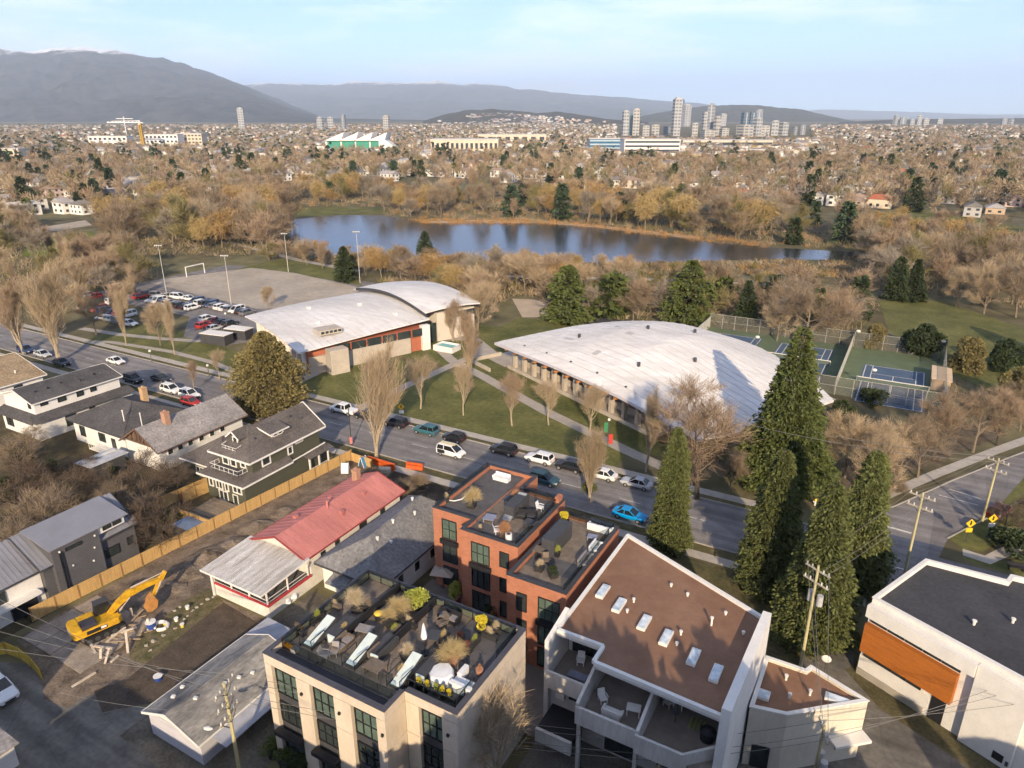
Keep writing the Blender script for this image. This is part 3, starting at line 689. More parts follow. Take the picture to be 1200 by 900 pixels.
wood([(120,262),(330,215),(345,262),(345,296),(270,300),(180,300),(130,290)], 84, B+[('far_willow',1,.5),('far_willow',0,.3)], 'bare tree in the wood left of the lake', W('trees left of the lake','in the wood left of the lake'), (14,21), 4.2)
wood([(0,262),(35,262),(30,300),(110,300),(180,310),(180,330),(90,340),(0,345)], 34, B, 'bare tree at the left edge of the park', W('trees at the left park edge','at the left edge of the park'), (9,14), 5)
wood([(60,340),(170,335),(170,372),(120,390),(40,390)], 10, B, 'bare tree left of the car park', W('trees left of the car park','left of the car park'), (8,12), 6)
wood([(345,224),(560,224),(760,240),(1000,262),(1000,290),(900,286),(820,278),(700,262),(500,258),(450,250),(450,240),(345,240)], 130, BW+[('far_pine',1,.4),('far_pine',0,.3)], 'bare tree on the far lake shore', W('trees on the far shore','on the far lake shore'), (10,19), 4.2)
wood([(340,300),(520,311),(720,313),(760,326),(640,322),(430,318),(345,306)], 34, BW, 'bare tree on the near lake shore', W('trees on the near shore','on the near lake shore'), (4.5,8), 5)
wood([(760,315),(900,312),(1000,312),(1000,334),(860,330),(770,326)], 16, BW, 'low bare tree on the right near shore', W('trees on the right near shore','on the right near shore'), (2.5,4.5), 5)
wood([(430,325),(640,328),(640,348),(600,346),(560,372),(545,352),(450,325)], 28, BW, 'bare tree behind the community centre', W('trees behind the centre','behind the community centre'), (8,13), 5)
wood([(640,330),(760,345),(1000,352),(1030,358),(1000,392),(900,385),(760,376),(650,372)], 40, B+[('far_willow',0,.4),('far_pine',0,.5),('far_pine',2,.8)], 'bare tree between the big hall and the lake', W('trees behind the hall','between the big hall and the lake'), (8,13), 6)
wood([(1000,285),(1080,290),(1230,318),(1230,372),(1130,352),(1020,340)], 44, B+[('far_willow',0,.4)], 'bare tree beyond the meadow', W('trees beyond the meadow','beyond the meadow'), (10,15), 5)
wood([(1000,262),(1250,275),(1250,290),(1010,283)], 14, [('far_willow',0,1),('far_willow',1,1),('far_bare',1,1)], 'bare tree on the far meadow', W('trees on the far meadow','on the far meadow'), (8,12), 7)
wood([(300,305),(345,308),(420,325),(470,322),(440,318),(360,300)], 12, BW, 'bare tree beside the gravel pitch', W('trees by the pitch','beside the gravel pitch'), (7,11), 5)
print('trees placed', len(taken))
# low brushwood and reeds under the park trees, one uncountable mass
def brush():
    C = MB(); mats = [TW['brown'], TW['olive'], REEDT, TW['tan']]
    def fill(poly, n, h, ms):
        P = [at(*q)[:2] for q in poly]; x0 = min(p[0] for p in P); x1 = max(p[0] for p in P); y0 = min(p[1] for p in P); y1 = max(p[1] for p in P); k = 0
        while k < n:
            p = (rnd.uniform(x0,x1), rnd.uniform(y0,y1))
            if not inside(p, P): continue
            k += 1; m_ = rnd.choice(ms); r = rnd.uniform(.6,1.5)
            for _ in range(16):
                d = (rdir() + Vector((0,0,1.0))).normalized(); L_ = h*rnd.uniform(.5,1.2)
                blade(C, Vector((p[0]+rnd.gauss(0,r), p[1]+rnd.gauss(0,r), -.1)), d, L_, .16, m_)
    fill([(120,262),(330,217),(345,262),(345,296),(270,300),(180,300),(130,290)], 900, 2.4, (0,0,1,3)); fill([(345,226),(560,226),(760,242),(1000,264),(1000,292),(900,288),(820,280),(700,264),(500,260),(450,252),(450,242),(345,242)], 1300, 2.6, (0,0,1,2,3))
    fill([(480,258),(560,257),(640,258),(760,271),(900,286),(900,291),(820,283),(760,276),(700,268),(640,263),(500,263)], 420, 1.5, (2,2,2,0)); fill([(340,300),(520,309),(700,310),(900,306),(1000,307),(1000,326),(860,322),(640,318),(430,314),(345,304)], 500, 1.6, (0,1,2,3))
    fill([(640,330),(1000,342),(1030,354),(1000,392),(900,385),(760,376),(650,372)], 500, 1.8, (0,1,3)); fill([(1000,287),(1080,292),(1230,320),(1230,368),(1130,350),(1020,340)], 420, 2.0, (0,1,3)); fill([(0,264),(35,264),(30,300),(110,302),(180,312),(180,330),(90,342),(0,347)], 350, 1.8, (0,1,3)); fill([(430,327),(640,330),(640,348),(600,346),(560,370),(545,352)], 260, 1.8, (0,1,3))
    o = C.build('undergrowth', mats); o['kind'] = 'stuff'; o['label'] = 'brown brushwood and reeds under the park trees and along the shore'
REEDT = M('reed_blades', (.36,.20,.07), .95, 0, leaf=.35)
brush()
# ------------------------------------------------------------------ far streets of houses and trees
WALLS = {k: M('far_wall_'+k, c, .9, .06, .2) for k, c in dict(white=(.78,.74,.68), cream=(.62,.52,.40), grey=(.42,.40,.38), tan=(.48,.36,.25), pink=(.60,.45,.38), blue=(.34,.40,.46)).items()}
ROOFS = {k: M('far_roof_'+k, c, .9, .1, .3) for k, c in dict(grey=(.36,.335,.32), brown=(.34,.245,.185), dark=(.19,.175,.165), red=(.42,.14,.08), pale=(.55,.51,.46)).items()}
DARKGLASS = M('far_window', (.05,.06,.07), .25, 0)
TRIM = M('white_trim', (.78,.76,.72), .6, .05, 2)
def house_mesh(w, d, he, hr, wall, roof, hip, win=True):
    b = MB(); x, y = w/2, d/2; o = .5
    b.box(-x, x, -y, y, 0, he, 0)
    e = he; k = y*.55 if hip else 0
    P = [(-x-o,-y-o,e),(x+o,-y-o,e),(x+o,y+o,e),(-x-o,y+o,e)]; r0 = (0,-y-o+k,hr); r1 = (0,y+o-k,hr)
    b.add(P+[r0,r1], [(0,4,5,3),(1,2,5,4),(0,1,4),(2,3,5)], 1)
    b.face([P[3],P[2],P[1],P[0]], 2)
    if not hip:
        b.face([(-x,-y-.02,he),(x,-y-.02,he),(0,-y-.02,hr-.3)], 0); b.face([(x,y+.02,he),(-x,y+.02,he),(0,y+.02,hr-.3)], 0)
    if win:
        for zz in ((1.0,2.3),(3.8,5.1)) if he > 5 else ((1.0,2.3),):
            for fx in (-.28,.22):
                b.box(fx*w-.9, fx*w+.9, -y-.06, -y-.01, zz[0], zz[1], 3); b.box(fx*w-.9, fx*w+.9, y+.01, y+.06, zz[0], zz[1], 3)
            for fy in (-.3,.05,.32):
                b.box(-x-.06,-x-.01, fy*d-.7, fy*d+.7, zz[0], zz[1], 3); b.box(x+.01, x+.06, fy*d-.7, fy*d+.7, zz[0], zz[1], 3)
    return b, [WALLS[wall], ROOFS[roof], TRIM, DARKGLASS]
HV = []
for wall, roof, hip, w_, d_, he, hr in (('white','grey',0,9,12,5.6,8),('cream','brown',1,10,13,5.4,7.4),('white','brown',0,10,12,5.6,7.2),('grey','dark',0,9,12,5.8,8.4),('tan','grey',1,10,13,3.6,6),('white','pale',0,11,13,5.2,6.6),
        ('pink','brown',0,10,12,5.4,7.4),('blue','grey',0,9,11,5.6,8.2),('cream','red',1,11,12,4.6,6.8),('white','dark',1,10,12,5.6,7.8)):
    b, ms = house_mesh(w_, d_, he, hr, wall, roof, hip); HV.append((b, ms, b.mesh('house', ms), wall, roof))
def edge_row(x): return float(np.interp(x, [-200,0,120,330,345,560,760,1000,1200,1400], [262,258,250,212,212,215,234,250,256,262]))
rf = random.Random(5); cand = []
for D0, D1, keep in ((380, 900, .55), (900, 1700, .58), (1700, 3000, .42), (3000, 5200, .22)):
    # lots along streets of the same grid as the near block
    n = int({380:2600, 900:4200, 1700:7000, 3000:9000}[D0])
    for _ in range(n):
        D = math.sqrt(rf.uniform(D0*D0, D1*D1)); x = rf.uniform(-60, 1260)
        r, f = ray(x, 450); g = Vector((r.x, r.y)).normalized(); t = D
        p = Vector((g.x*t, g.y*t)); v = round(p.y/21)*21 + rf.uniform(-2,2); u = round(p.x/11.5)*11.5
        cand.append((u, v, keep))
seen = set(); houses = []; trees_f = []
for u, v, keep in cand:
    k = (round(u/11.5), round(v/21))
    if k in seen: continue
    seen.add(k); q = proj((u, v, 0))
    if q[2] < 0 or q[0] < -90 or q[0] > 1290 or q[1] > edge_row(q[0]) or q[1] < 141.5: continue
    if 85 < q[0] < 250 and 150 < q[1] < 174 and rf.random() < .5: continue
    road = k[1] % 4 == 0 or k[0] % 16 == 0
    h_ok = (not road) and rf.random() < keep
    clear = 700 < q[0] < 960 and q[1] < 190
    if 722 < q[0] < 950 and q[1] < 163: continue
    if h_ok: houses.append((q[2], u, v, q))
    dens = .95 if q[1] > 190 else .8
    for _ in range(2):
        if rf.random() < dens*(.5 if clear else 1): trees_f.append((q[2], u+rf.uniform(-6,6), v+rf.uniform(-10,10), q))
houses.sort(); trees_f.sort()
def side_of(q):
    a, b = (0,345) if q[0] < 345 else (345,740) if q[0] < 740 else (740,1200)
    return ', %s' % (('left','middle','right')[max(0,min(2,int((q[0]-a)/(b-a)*3)))]+(' near rows' if q[1] > 205 else ' far rows'))
def area(q): return 'left of the lake' if q[0] < 345 else 'behind the lake' if q[0] < 740 else 'right of the lake'
def hmat(u, v, sc, rz):
    c, s = math.cos(rz), math.sin(rz); return lambda a: np.stack([(a[:,0]*c-a[:,1]*s)*sc+u, (a[:,0]*s+a[:,1]*c)*sc+v, a[:,2]*sc], 1)
class Bulk:
    def __init__(s): s.V = []; s.F = []; s.M = []; s.n = 0; s.mats = []
    def add(s, A, F4, mi, f):
        s.V.append(f(A)); s.F.append(F4 + s.n); s.M.append(mi); s.n += len(A)
    def build(s, name, mats, label):
        V = np.concatenate(s.V); F = np.concatenate(s.F); Mi = np.concatenate(s.M); me = bpy.data.meshes.new(name)
        me.vertices.add(len(V)); me.vertices.foreach_set('co', V.astype(np.float32).ravel())
        me.loops.add(F.size); me.polygons.add(len(F)); me.loops.foreach_set('vertex_index', F.astype(np.int32).ravel())
        me.polygons.foreach_set('loop_start', np.arange(0, F.size, 4, dtype=np.int32))
        for m in mats: me.materials.append(m)
        me.polygons.foreach_set('material_index', Mi.astype(np.int32)); me.update(calc_edges=True)
        o = bpy.data.objects.new(name, me); COL.objects.link(o); o['kind'] = 'stuff'; o['label'] = label; return o
def quads(b):
    F = []
    for f in b.f: F.append(f if len(f) == 4 else (f[0], f[1], f[2], f[2]))
    return np.array(b.v, dtype=np.float64), np.array(F, dtype=np.int64), np.array(b.m, dtype=np.int64)
for i, (D, u, v, q) in enumerate(houses[:300]):
    b, ms, me, wall, roof = HV[rf.choices(range(10), [3,2,3,2,1,2,1,1,.5,2])[0]]
    o = bpy.data.objects.new('house', me); COL.objects.link(o); o.location = (u, v, 0); o.rotation_euler.z = rf.choice((0, math.pi/2, math.pi)); s = rf.uniform(.85,1.15); o.scale = (s, s, s)
    tag(o, '%s house with %s roof %s%s' % (wall, roof, area(q), side_of(q)), 'house', 'houses in the streets '+area(q))
hm = [WALLS[k] for k in WALLS] + [ROOFS[k] for k in ROOFS] + [TRIM, DARKGLASS]
HB = []
for b, ms, me, wall, roof in HV:
    b2, ms2 = house_mesh(10, 12.5, 5.4, 7.6, wall, roof, 0, False); A, F, m_ = quads(b2); HB.append((A, F, np.array([hm.index(ms2[k]) for k in m_])))
bulk = Bulk()
for D, u, v, q in houses[300:]:
    A, F, m_ = HB[rf.choices(range(10), [3,2,3,2,1,3,1,1,.3,2])[0]]
    bulk.add(A, F, m_, hmat(u, v, rf.uniform(.85,1.25)*(1.15 if D > 2500 else 1), rf.choice((0, math.pi/2))))
# houses on the wooded hill
for _ in range(420):
    x = rf.gauss(605, 45); y = rf.uniform(130.5, 146)
    if y < np.interp(x, [500,545,575,640,680,740], [142,133,131,134.5,137.5,143])+1.2: continue
    D = 6400 - (y-128)*52; p = far(x, y, D); A, F, m_ = HB[rf.randrange(10)]
    s = rf.uniform(1.5,2.2); c = hmat(p.x, p.y, s, rf.uniform(0,3)); bulk.add(A, F, m_, lambda a, c=c, z=p.z, s=s: c(a)+np.array([0,0,z-4*s]))
bulk.build('far_houses', hm, 'mass of small far houses spreading to the foot of the hills')
# far trees, one mass, thinner with distance
def lite_set(nb, tw, tl, nl, lf):
    out = []
    for i, key in enumerate(('brown','pink','tan','grey','pink','olive')):
        T, C = bare(12, .95 if i != 4 else .5, .4, None, 2, nb, tw, tl, .15, 9, 3)
        C.f = [f for f, m_ in zip(C.f, C.m) if m_ == 0]; C.m = [0]*len(C.f); out.append((quads(C), TW[key]))
    for sh in (0,1): T, C = conifer(16, 4.4, nl, lf, .85, .02, 8, lump=.3); out.append((quads(C), NEEDLE['dark'] if sh else NEEDLE['bluegreen']))
    T, C = blob_tree(9, 4.8, nl, lf*.85, .02, 8, False); out.append((quads(C), NEEDLE['green'])); return out
LITE = [(900, lite_set(150, .24, 1.9, 150, 2.4)), (1700, lite_set(60, .42, 2.4, 70, 3.4)), (1e9, lite_set(24, .75, 3.0, 32, 4.6))]
tm = []
for _, c in LITE[0][1]:
    if c not in tm: tm.append(c)
tb = Bulk(); ncon = 0
for D, u, v, q in trees_f:
    if D > 1500 and rf.random() < .35: continue
    k = rf.choices(range(9), [3,2,3.2,2.4,1.2,1.5,.45,.4,.5])[0]
    if k >= 6 and D < 1300 and ncon < 150:
        ncon += 1; me, h0 = JO['far_pine'][k-6]; o = bpy.data.objects.new('conifer_tree', me); COL.objects.link(o); o.location = (u, v, 0); s = rf.uniform(.7,1.15); o.scale = (s,s,s); o.rotation_euler.z = rf.uniform(0,6)
        tag(o, ('small ' if s < .85 else 'large ' if s > 1 else '')+('round dark evergreen' if k == 8 else 'pointed dark conifer')+' among houses '+area(q)+side_of(q), 'tree', 'evergreens among the houses '+area(q)); continue
    (A, F, m_), c = next(l for d, l in LITE if D < d)[k]; s = rf.uniform(.6,1.12)*(1.3 if D < 900 else 1.12)
    tb.add(A, F, m_*0+tm.index(c), hmat(u, v, s, rf.uniform(0,6.28)))
tb.build('far_trees', tm, 'mass of far leafless trees among the streets')
print('houses', len(houses), 'trees', len(trees_f), 'conifers', ncon)
# ------------------------------------------------------------------ far landmarks
GLASSB = M('blue_glass', (.05,.13,.22), .15, .1, .05, spec=.6)
TOWER = {k: M('tower_'+k, c, .6, .05, .02) for k, c in dict(pale=(.42,.42,.42), cream=(.46,.43,.38), grey=(.25,.27,.30), dark=(.13,.15,.18), teal=(.14,.25,.27)).items()}
def tower(x, ytop, wpx, D, col, label, base_z=0, bal=True, group=None):
    p = far(x, 160, D); top = far(x, ytop, D).z; wd = wpx*D/FPX; t = thing('tower', label, 'tower', (p.x, p.y, 0), YAW+rf.choice((.25,-.3,.5)), group)
    b = MB(); b.box(-wd/2, wd/2, -wd*.42, wd*.42, -1, top*.96); b.box(-wd*.3, wd*.3, -wd*.25, wd*.25, top*.96, top); b.build('shaft', TOWER[col], t)
    g = MB(); n = max(4, int(top/9))
    for i in range(n):
        z = top*.94*(i+.45)/n; hgt = top*.94/n*.45
        g.box(-wd*.42, wd*.42, -wd*.42-.5, -wd*.42-.05, z, z+hgt); g.box(-wd/2-.5, -wd/2-.05, -wd*.34, wd*.34, z, z+hgt); g.box(wd/2+.05, wd/2+.5, -wd*.34, wd*.34, z, z+hgt)
    g.build('window_bands', TOWER['dark'] if col != 'dark' else GLASSB, t)['kind'] = 'stuff'
    c = MB(); c.box(-wd*.08, wd*.08, -wd*.42-1, -wd*.42-.55, 0, top*.95); c.build('balcony_stack', TOWER['pale'], t)
TW_L = 'far tower block '
for a in ((732,129,6,2156,'pale','leftmost pale tower of the far cluster, rounded off by a neighbour'),(738,134,5,2205,'teal','teal glass tower between two pale ones'),(745,127,7,2156,'cream','cream tower right of the teal one'),
          (757,147,7,2058,'cream','short cream tower block left of the tallest pair'),(768,146,8,2107,'cream','low twin cream block left of the tallest tower'),(781,148,6,2254,'grey','low grey block beside the tallest tower'),
          (791,114,8,2107,'pale','tallest tower of the far cluster, with a dark side'),(797,116,4,4330,'dark','dark slab at the back of the tallest tower'),(802,122,8,4250,'pale','second tallest tower, right of the tallest one'),
          (814,144,6,2058,'cream','short cream tower below the second tallest'),(825,131,6,2205,'pale','pale tower left of the stepped tower group'),(831,121,8,2205,'grey','grey stepped tower in the middle of the cluster'),
          (829,152,12,1960,'cream','low wide cream block in the middle of the cluster'),(839,136,6,2156,'cream','cream tower right of the grey stepped one'),(845,133,6,4450,'pale','narrow pale tower in the middle of the cluster'),(848,150,8,1960,'cream','low cream tower in front of the middle of the cluster'),
          (871,131,7,2303,'dark','dark tower in the right group of the cluster'),(879,131,7,2303,'dark','second dark tower in the right group'),(887,128,7,4750,'grey','grey tower behind the right group'),(872,146,14,2009,'cream','wide cream block in front of the dark towers'),
          (886,138,8,2058,'pale','bright tower at the middle of the right group'),(896,147,9,2058,'cream','low cream block right of the bright tower'),(907,141,7,2156,'pale','pale tower near the right end of the cluster'),
          (917,143,8,2156,'pale','wide pale tower second from the right end'),(930,148,5,2205,'grey','short grey tower at the right end'),(940,146,5,2254,'grey','last short tower at the right end of the cluster')):
    tower(*a[:5], a[5], group='far tower cluster')
for i, (x, y, w_, c, l) in enumerate(((1046,135,4,'pale','leftmost of the faint towers on the right skyline'),(1055,137,6,'grey','faint grey tower of the right skyline'),(1066,140,4,'pale','low faint tower of the right skyline'),(1074,135,4,'pale','slim faint tower of the right skyline'),
        (1082,139,5,'cream','faint cream tower of the right skyline'),(1098,139,5,'pale','lone faint tower on the right skyline'),(1141,145,4,'pale','small faint block among the right skyline trees'),(1151,144,4,'cream','second small faint block among the right skyline trees'),(1173,138,5,'grey','grey tower near the right picture edge skyline'),(1181,139,4,'pale','pale tower near the right picture edge skyline'),
        (285,126,6,'pale','lone pale tower on the left skyline at the mountain foot'),(377,137,6,'pale','left of two short pale towers near the green-walled hall'),(388,137,6,'pale','right of two short pale towers near the green-walled hall'),(404,134,4,'grey','slim grey tower right of the short pale pair'),(454,135,6,'cream','short cream tower in the middle skyline'))):
    tower(x, y, w_, 4200 if x > 900 else 2900, c, l, group='scattered skyline towers')
def block(name, x0, x1, yt, yb, depth, wall, label, bands=3, band_mat=None, rz=None, cols=0):
    a = at(x0, yb); c = at(x1, yb); wd = (c-a).length; h = height_to((a+c)/2, yt); m = (a+c)/2
    ang = math.atan2(c.y-a.y, c.x-a.x); t = thing(name, label, 'building', m, ang)
    MB().box(-wd/2, wd/2, 0, depth, 0, h).build('wall', wall, t)
    MB().box(-wd/2-.4, wd/2+.4, -.4, depth+.4, h, h+1).build('roof', ROOFS['pale'], t)
    for i in range(bands):
        z = h*(i+.35)/bands; hh = h/bands*.42
        if cols:
            for j in range(cols): x = -wd/2+wd*(j+.22)/cols; MB().box(x, x+wd/cols*.55, -.4, -.05, z, z+hh).build('window', band_mat or DARKGLASS, t)
        else: MB().box(-wd/2+1, wd/2-1, -.5, -.05, z, z+hh).build('window_band', band_mat or DARKGLASS, t)
    return t, wd, h
WHT = WALLS['white']
block('office_building', 690, 730, 163, 180, 40, GLASSB, 'blue glass office block in front of the far towers', 4, M('pale_blue_band', (.35,.45,.52), .4, .05, .1))
block('office_building', 731, 796, 164, 184, 40, WHT, 'long white office block with ribbon windows below the tallest towers', 4)
block('warehouse', 505, 584, 164, 180, 60, WALLS['cream'], 'long cream warehouse behind the lake trees', 1, cols=14)
block('warehouse', 560, 640, 158, 168, 60, WALLS['cream'], 'second cream warehouse farther behind the first', 1, cols=8)
block('warehouse', 800, 905, 165, 173, 60, WALLS['cream'], 'low pale shed row at the foot of the right towers', 1)
block('warehouse', 860, 930, 176, 182, 30, WALLS['tan'], 'low tan-roofed building right of the lake trees', 1)
block('apartment_building', 172, 210, 158, 174, 25, WHT, 'white apartment block with square windows beside the crane', 3, cols=8)
block('apartment_building', 209, 238, 157, 173, 25, WALLS['cream'], 'unfinished apartment block with open frame right of the white one', 4, cols=7)
block('apartment_building', 105, 150, 160, 172, 25, WHT, 'row of low white apartments left of the crane', 2, cols=8)
block('store_building', 143, 175, 210, 218, 12, WHT, 'low white flat-roofed building by the left woods', 1, cols=3)
block('school_building', 0, 25, 175, 192, 20, WALLS['cream'], 'cream building with dark roof at the left picture edge', 2, cols=4)
block('bath_house', 637, 652, 226, 238, 8, WHT, 'small white lakeside building with blue roof on the far shore', 1, cols=2)
def crane():
    p = at(169, 176); h = height_to(p, 141); k = p.length/FPX; t = thing('tower_crane', 'yellow tower crane with a white jib beside the white apartments', 'crane', p, YAW)
    Y = M('crane_yellow', (.60,.36,.06), .6, .1, .1); Wt = M('crane_white', (.75,.74,.72), .6, 0)
    b = MB(); w_ = 1.6
    for sx in (-1,1):
        for sy in (-1,1): b.bar((sx*w_,sy*w_,0),(sx*w_,sy*w_,h*.9), 1.0)
    n = 10
    for i in range(n):
        z0, z1 = h*.9*i/n, h*.9*(i+1)/n
        for s_ in (-1,1): b.bar((-w_,s_*w_,z0),(w_,s_*w_,z1), .6); b.bar((s_*w_,-w_,z0),(s_*w_,w_,z1), .6)
    b.build('mast', Y, t)
    j = MB(); j.bar((-32*k,0,h*.93),(3*k,0,h*.93), 1.6, 1.2); j.bar((-28*k,0,h*.97),(0,0,h*.985), .8, .8); j.bar((0,0,h*.9),(0,0,h), 1.6)
    for i in range(8): j.bar((-32*k+i*4*k,0,h*.93),(-30*k+i*4*k,0,h*.97), .5)
    j.build('jib', Wt, t); MB().box(-1.5,1.5,-1.8,1.8,h*.86,h*.9).build('cab', Wt, t); MB().box(2*k,4*k,-1,1,h*.9,h*.935).build('counterweight', WALLS['grey'], t)
    q = far(145, 139, 2200); t2 = thing('tower_crane', 'pale distant tower crane left of the yellow one', 'crane', (q.x, q.y, 0), YAW)
    j = MB(); j.bar((0,0,0),(0,0,q.z+6), 1.8); j.build('mast', Wt, t2); MB().bar((-22,0,q.z),(26,0,q.z), 1.6).build('jib', Wt, t2)
crane()
def rink():
    a = at(378, 179); c = at(462, 179); wd = (c-a).length; m = (a+c)/2; h = height_to(m, 155); t = thing('exhibition_hall', 'white sawtooth-roofed hall with green glass walls in the far city', 'building', m, math.atan2(c.y-a.y, c.x-a.x))
    GR = M('green_glass', (.06,.28,.20), .3, .1, .1); Wm = WALLS['white']
    MB().box(-wd*.45, wd*.36, 0, 50, 0, h*.62).build('wall', Wm, t)
    for i in range(4):
        x0 = -wd*.42+i*wd*.2; x1 = x0+wd*.18
        MB().box(x0, x1, -1, -.1, h*.12, h*.58).build('window', GR, t)
        b = MB(); b.hexa([(x0-3,-4,h*.6),(x1+2,-4,h*.6),(x1+2,46,h*.6),(x0-3,46,h*.6)], [(x0,0,h*.66),(x1+6,0,h),(x1+6,46,h),(x0,46,h*.66)]); b.build('roof', Wm, t)
    b = MB(); b.hexa([(wd*.3,-6,0),(wd*.62,-6,0),(wd*.62,30,0),(wd*.3,30,0)], [(wd*.3,-4,h*.75),(wd*.36,-4,h*.7),(wd*.36,30,h*.7),(wd*.3,30,h*.75)]); b.build('buttress', Wm, t)
    b = MB(); b.box(-wd*.75, -wd*.45, 0, 30, 0, h*.3); b.build('annex', Wm, t)
rink()
# ------------------------------------------------------------------ building kit
GLASS = M('window_glass', (.035,.045,.045), .08, .25, .7, spec=.55)
GLASSG = M('green_tinted_glass', (.10,.14,.115), .12, .35, .8, spec=.5)
BLACK = M('black_metal', (.022,.022,.026), .5, .1, 2)
DGREY = M('dark_grey_metal', (.06,.06,.065), .6, .12, 2)
WHITE = M('white_paint', (.74,.71,.66), .75, .06, .7, fine=.04)
CONCW = M('weathered_white', (.60,.57,.53), .85, .12, .5, fine=.08, streak=(1,1,.25))
CREAM = M('cream_render', (.58,.49,.385), .85, .09, .6, fine=.06, streak=(1,1,.35))
DECK = M('roof_pavers', (.185,.15,.12), .9, .25, 1.2, fine=.15)
DECKG = M('grey_roof_membrane', (.10,.095,.098), .9, .18, 1.0, fine=.15)
SHN = {k: M('shingles_'+k, c, .95, .26, .35, fine=.28, bump=.03, bscale=9) for k, c in dict(dark=(.085,.080,.080), grey=(.19,.185,.185), brown=(.115,.100,.092), tan=(.30,.22,.135), pale=(.27,.25,.24)).items()}
def onv(x, y, v):                     # point of the photograph on a wall facing along y
    r, _ = ray(x, y); t = v/r.y; return Vector((r.x*t, v, CAMH+r.z*t))
def onu(x, y, u):
    r, _ = ray(x, y); t = u/r.x; return Vector((u, r.y*t, CAMH+r.z*t))
def win(parent, p, r, n, w_, h_, frame=None, nx=1, ny=1, fr=.09, depth=.10, glass=None, name='window', label=None):
    frame = frame or WHITE; p = Vector(p); r = Vector(r); n = Vector(n); U_ = Vector((0,0,1)); b = MB(); c = p + n*(depth/2)
    b.bar(c+U_*(fr/2), c+r*w_+U_*(fr/2), depth, fr); b.bar(c+U_*(h_-fr/2), c+r*w_+U_*(h_-fr/2), depth, fr)
    def post(x, k): 
        q = c+r*x; b.hexa([q+r*s_*k/2+n*t_*depth/2+U_*fr for s_, t_ in ((-1,-1),(1,-1),(1,1),(-1,1))], [q+r*s_*k/2+n*t_*depth/2+U_*(h_-fr) for s_, t_ in ((-1,-1),(1,-1),(1,1),(-1,1))])
    post(fr/2, fr); post(w_-fr/2, fr)
    for i in range(1, nx): post(w_*i/nx, fr*.7)
    for j in range(1, ny): b.bar(c+r*fr+U_*(h_*j/ny)-n*.01, c+r*(w_-fr)+U_*(h_*j/ny)-n*.01, depth*.7, fr*.7)
    o = b.build(name, frame, parent)
    g = MB(); q = p+n*.02; g.hexa([q+r*.02+U_*.02-n*.015, q+r*(w_-.02)+U_*.02-n*.015, q+r*(w_-.02)+U_*.02+n*.015, q+r*.02+U_*.02+n*.015], [q+r*.02+U_*(h_-.02)-n*.015, q+r*(w_-.02)+U_*(h_-.02)-n*.015, q+r*(w_-.02)+U_*(h_-.02)+n*.015, q+r*.02+U_*(h_-.02)+n*.015])
    k = g.build('pane', glass or GLASS); k.parent = o
    if label: o['label'] = label
    return o
XR, YB = Vector((1,0,0)), Vector((0,-1,0))
def win_v(parent, v, tl, br, **k):    # window on a wall facing the camera (normal -y), corners measured on the photograph
    a = onv(*tl, v); c = onv(*br, v); return win(parent, (a.x, v, c.z), XR, YB, c.x-a.x, a.z-c.z, **k)
def win_u(parent, u, tl, br, **k):    # window on a wall facing +x
    a = onu(*tl, u); c = onu(*br, u); return win(parent, (u, a.y, c.z), (0,1,0), (1,0,0), c.y-a.y, a.z-c.z, **k)
def wv(parent, x0, x1, v, z0, z1, **k): return win(parent, (x0, v, z0), XR, YB, x1-x0, z1-z0, **k)
def wu(parent, y0, y1, u, z0, z1, **k): return win(parent, (u, y0, z0), (0,1,0), (1,0,0), y1-y0, z1-z0, **k)
def slab(b, P, th, m=0):
    """thick sheet: P are the top corners, counter-clockwise seen from above"""
    b.hexa([Vector(p)-Vector((0,0,th)) for p in P], P, m)
def gable(parent, x0, x1, y0, y1, ze, zr, mat, over=.45, th=.16, xr=None, trim=None, name='roof', ends=None, wall=None):
    """gable roof with its ridge along y"""
    xr = (x0+x1)/2 if xr is None else xr; b = MB(); A0, A1, B0, B1 = x0-over, x1+over, y0-over, y1+over
    zl = ze - over*(zr-ze)/(xr-x0); zrr = ze - over*(zr-ze)/(x1-xr)
    slab(b, [(A0,B0,zl),(xr,B0,zr),(xr,B1,zr),(A0,B1,zl)], th); slab(b, [(xr,B0,zr),(A1,B0,zrr),(A1,B1,zrr),(xr,B1,zr)], th)
    o = b.build(name, mat, parent)
    if trim:
        t = MB()
        for yy in (B0-.03, B1+.03): t.bar((A0,yy,zl-.06),(xr,yy,zr-.06), .06, .22); t.bar((xr,yy,zr-.06),(A1,yy,zrr-.06), .06, .22)
        t.bar((A0-.03,B0,zl-.08),(A0-.03,B1,zl-.08), .06, .2); t.bar((A1+.03,B0,zrr-.08),(A1+.03,B1,zrr-.08), .06, .2)
        k = t.build('fascia', trim); k.parent = o
    if wall:
        g = MB()
        for yy, s_ in ((y0,1),(y1,-1)): g.hexa([(x0,yy,ze-.02),(x1,yy,ze-.02),(x1,yy+.15*s_,ze-.02),(x0,yy+.15*s_,ze-.02)], [(xr-.05,yy,zr-.2),(xr+.05,yy,zr-.2),(xr+.05,yy+.15*s_,zr-.2),(xr-.05,yy+.15*s_,zr-.2)])
        g.build('gable_wall', wall, parent)
    return o
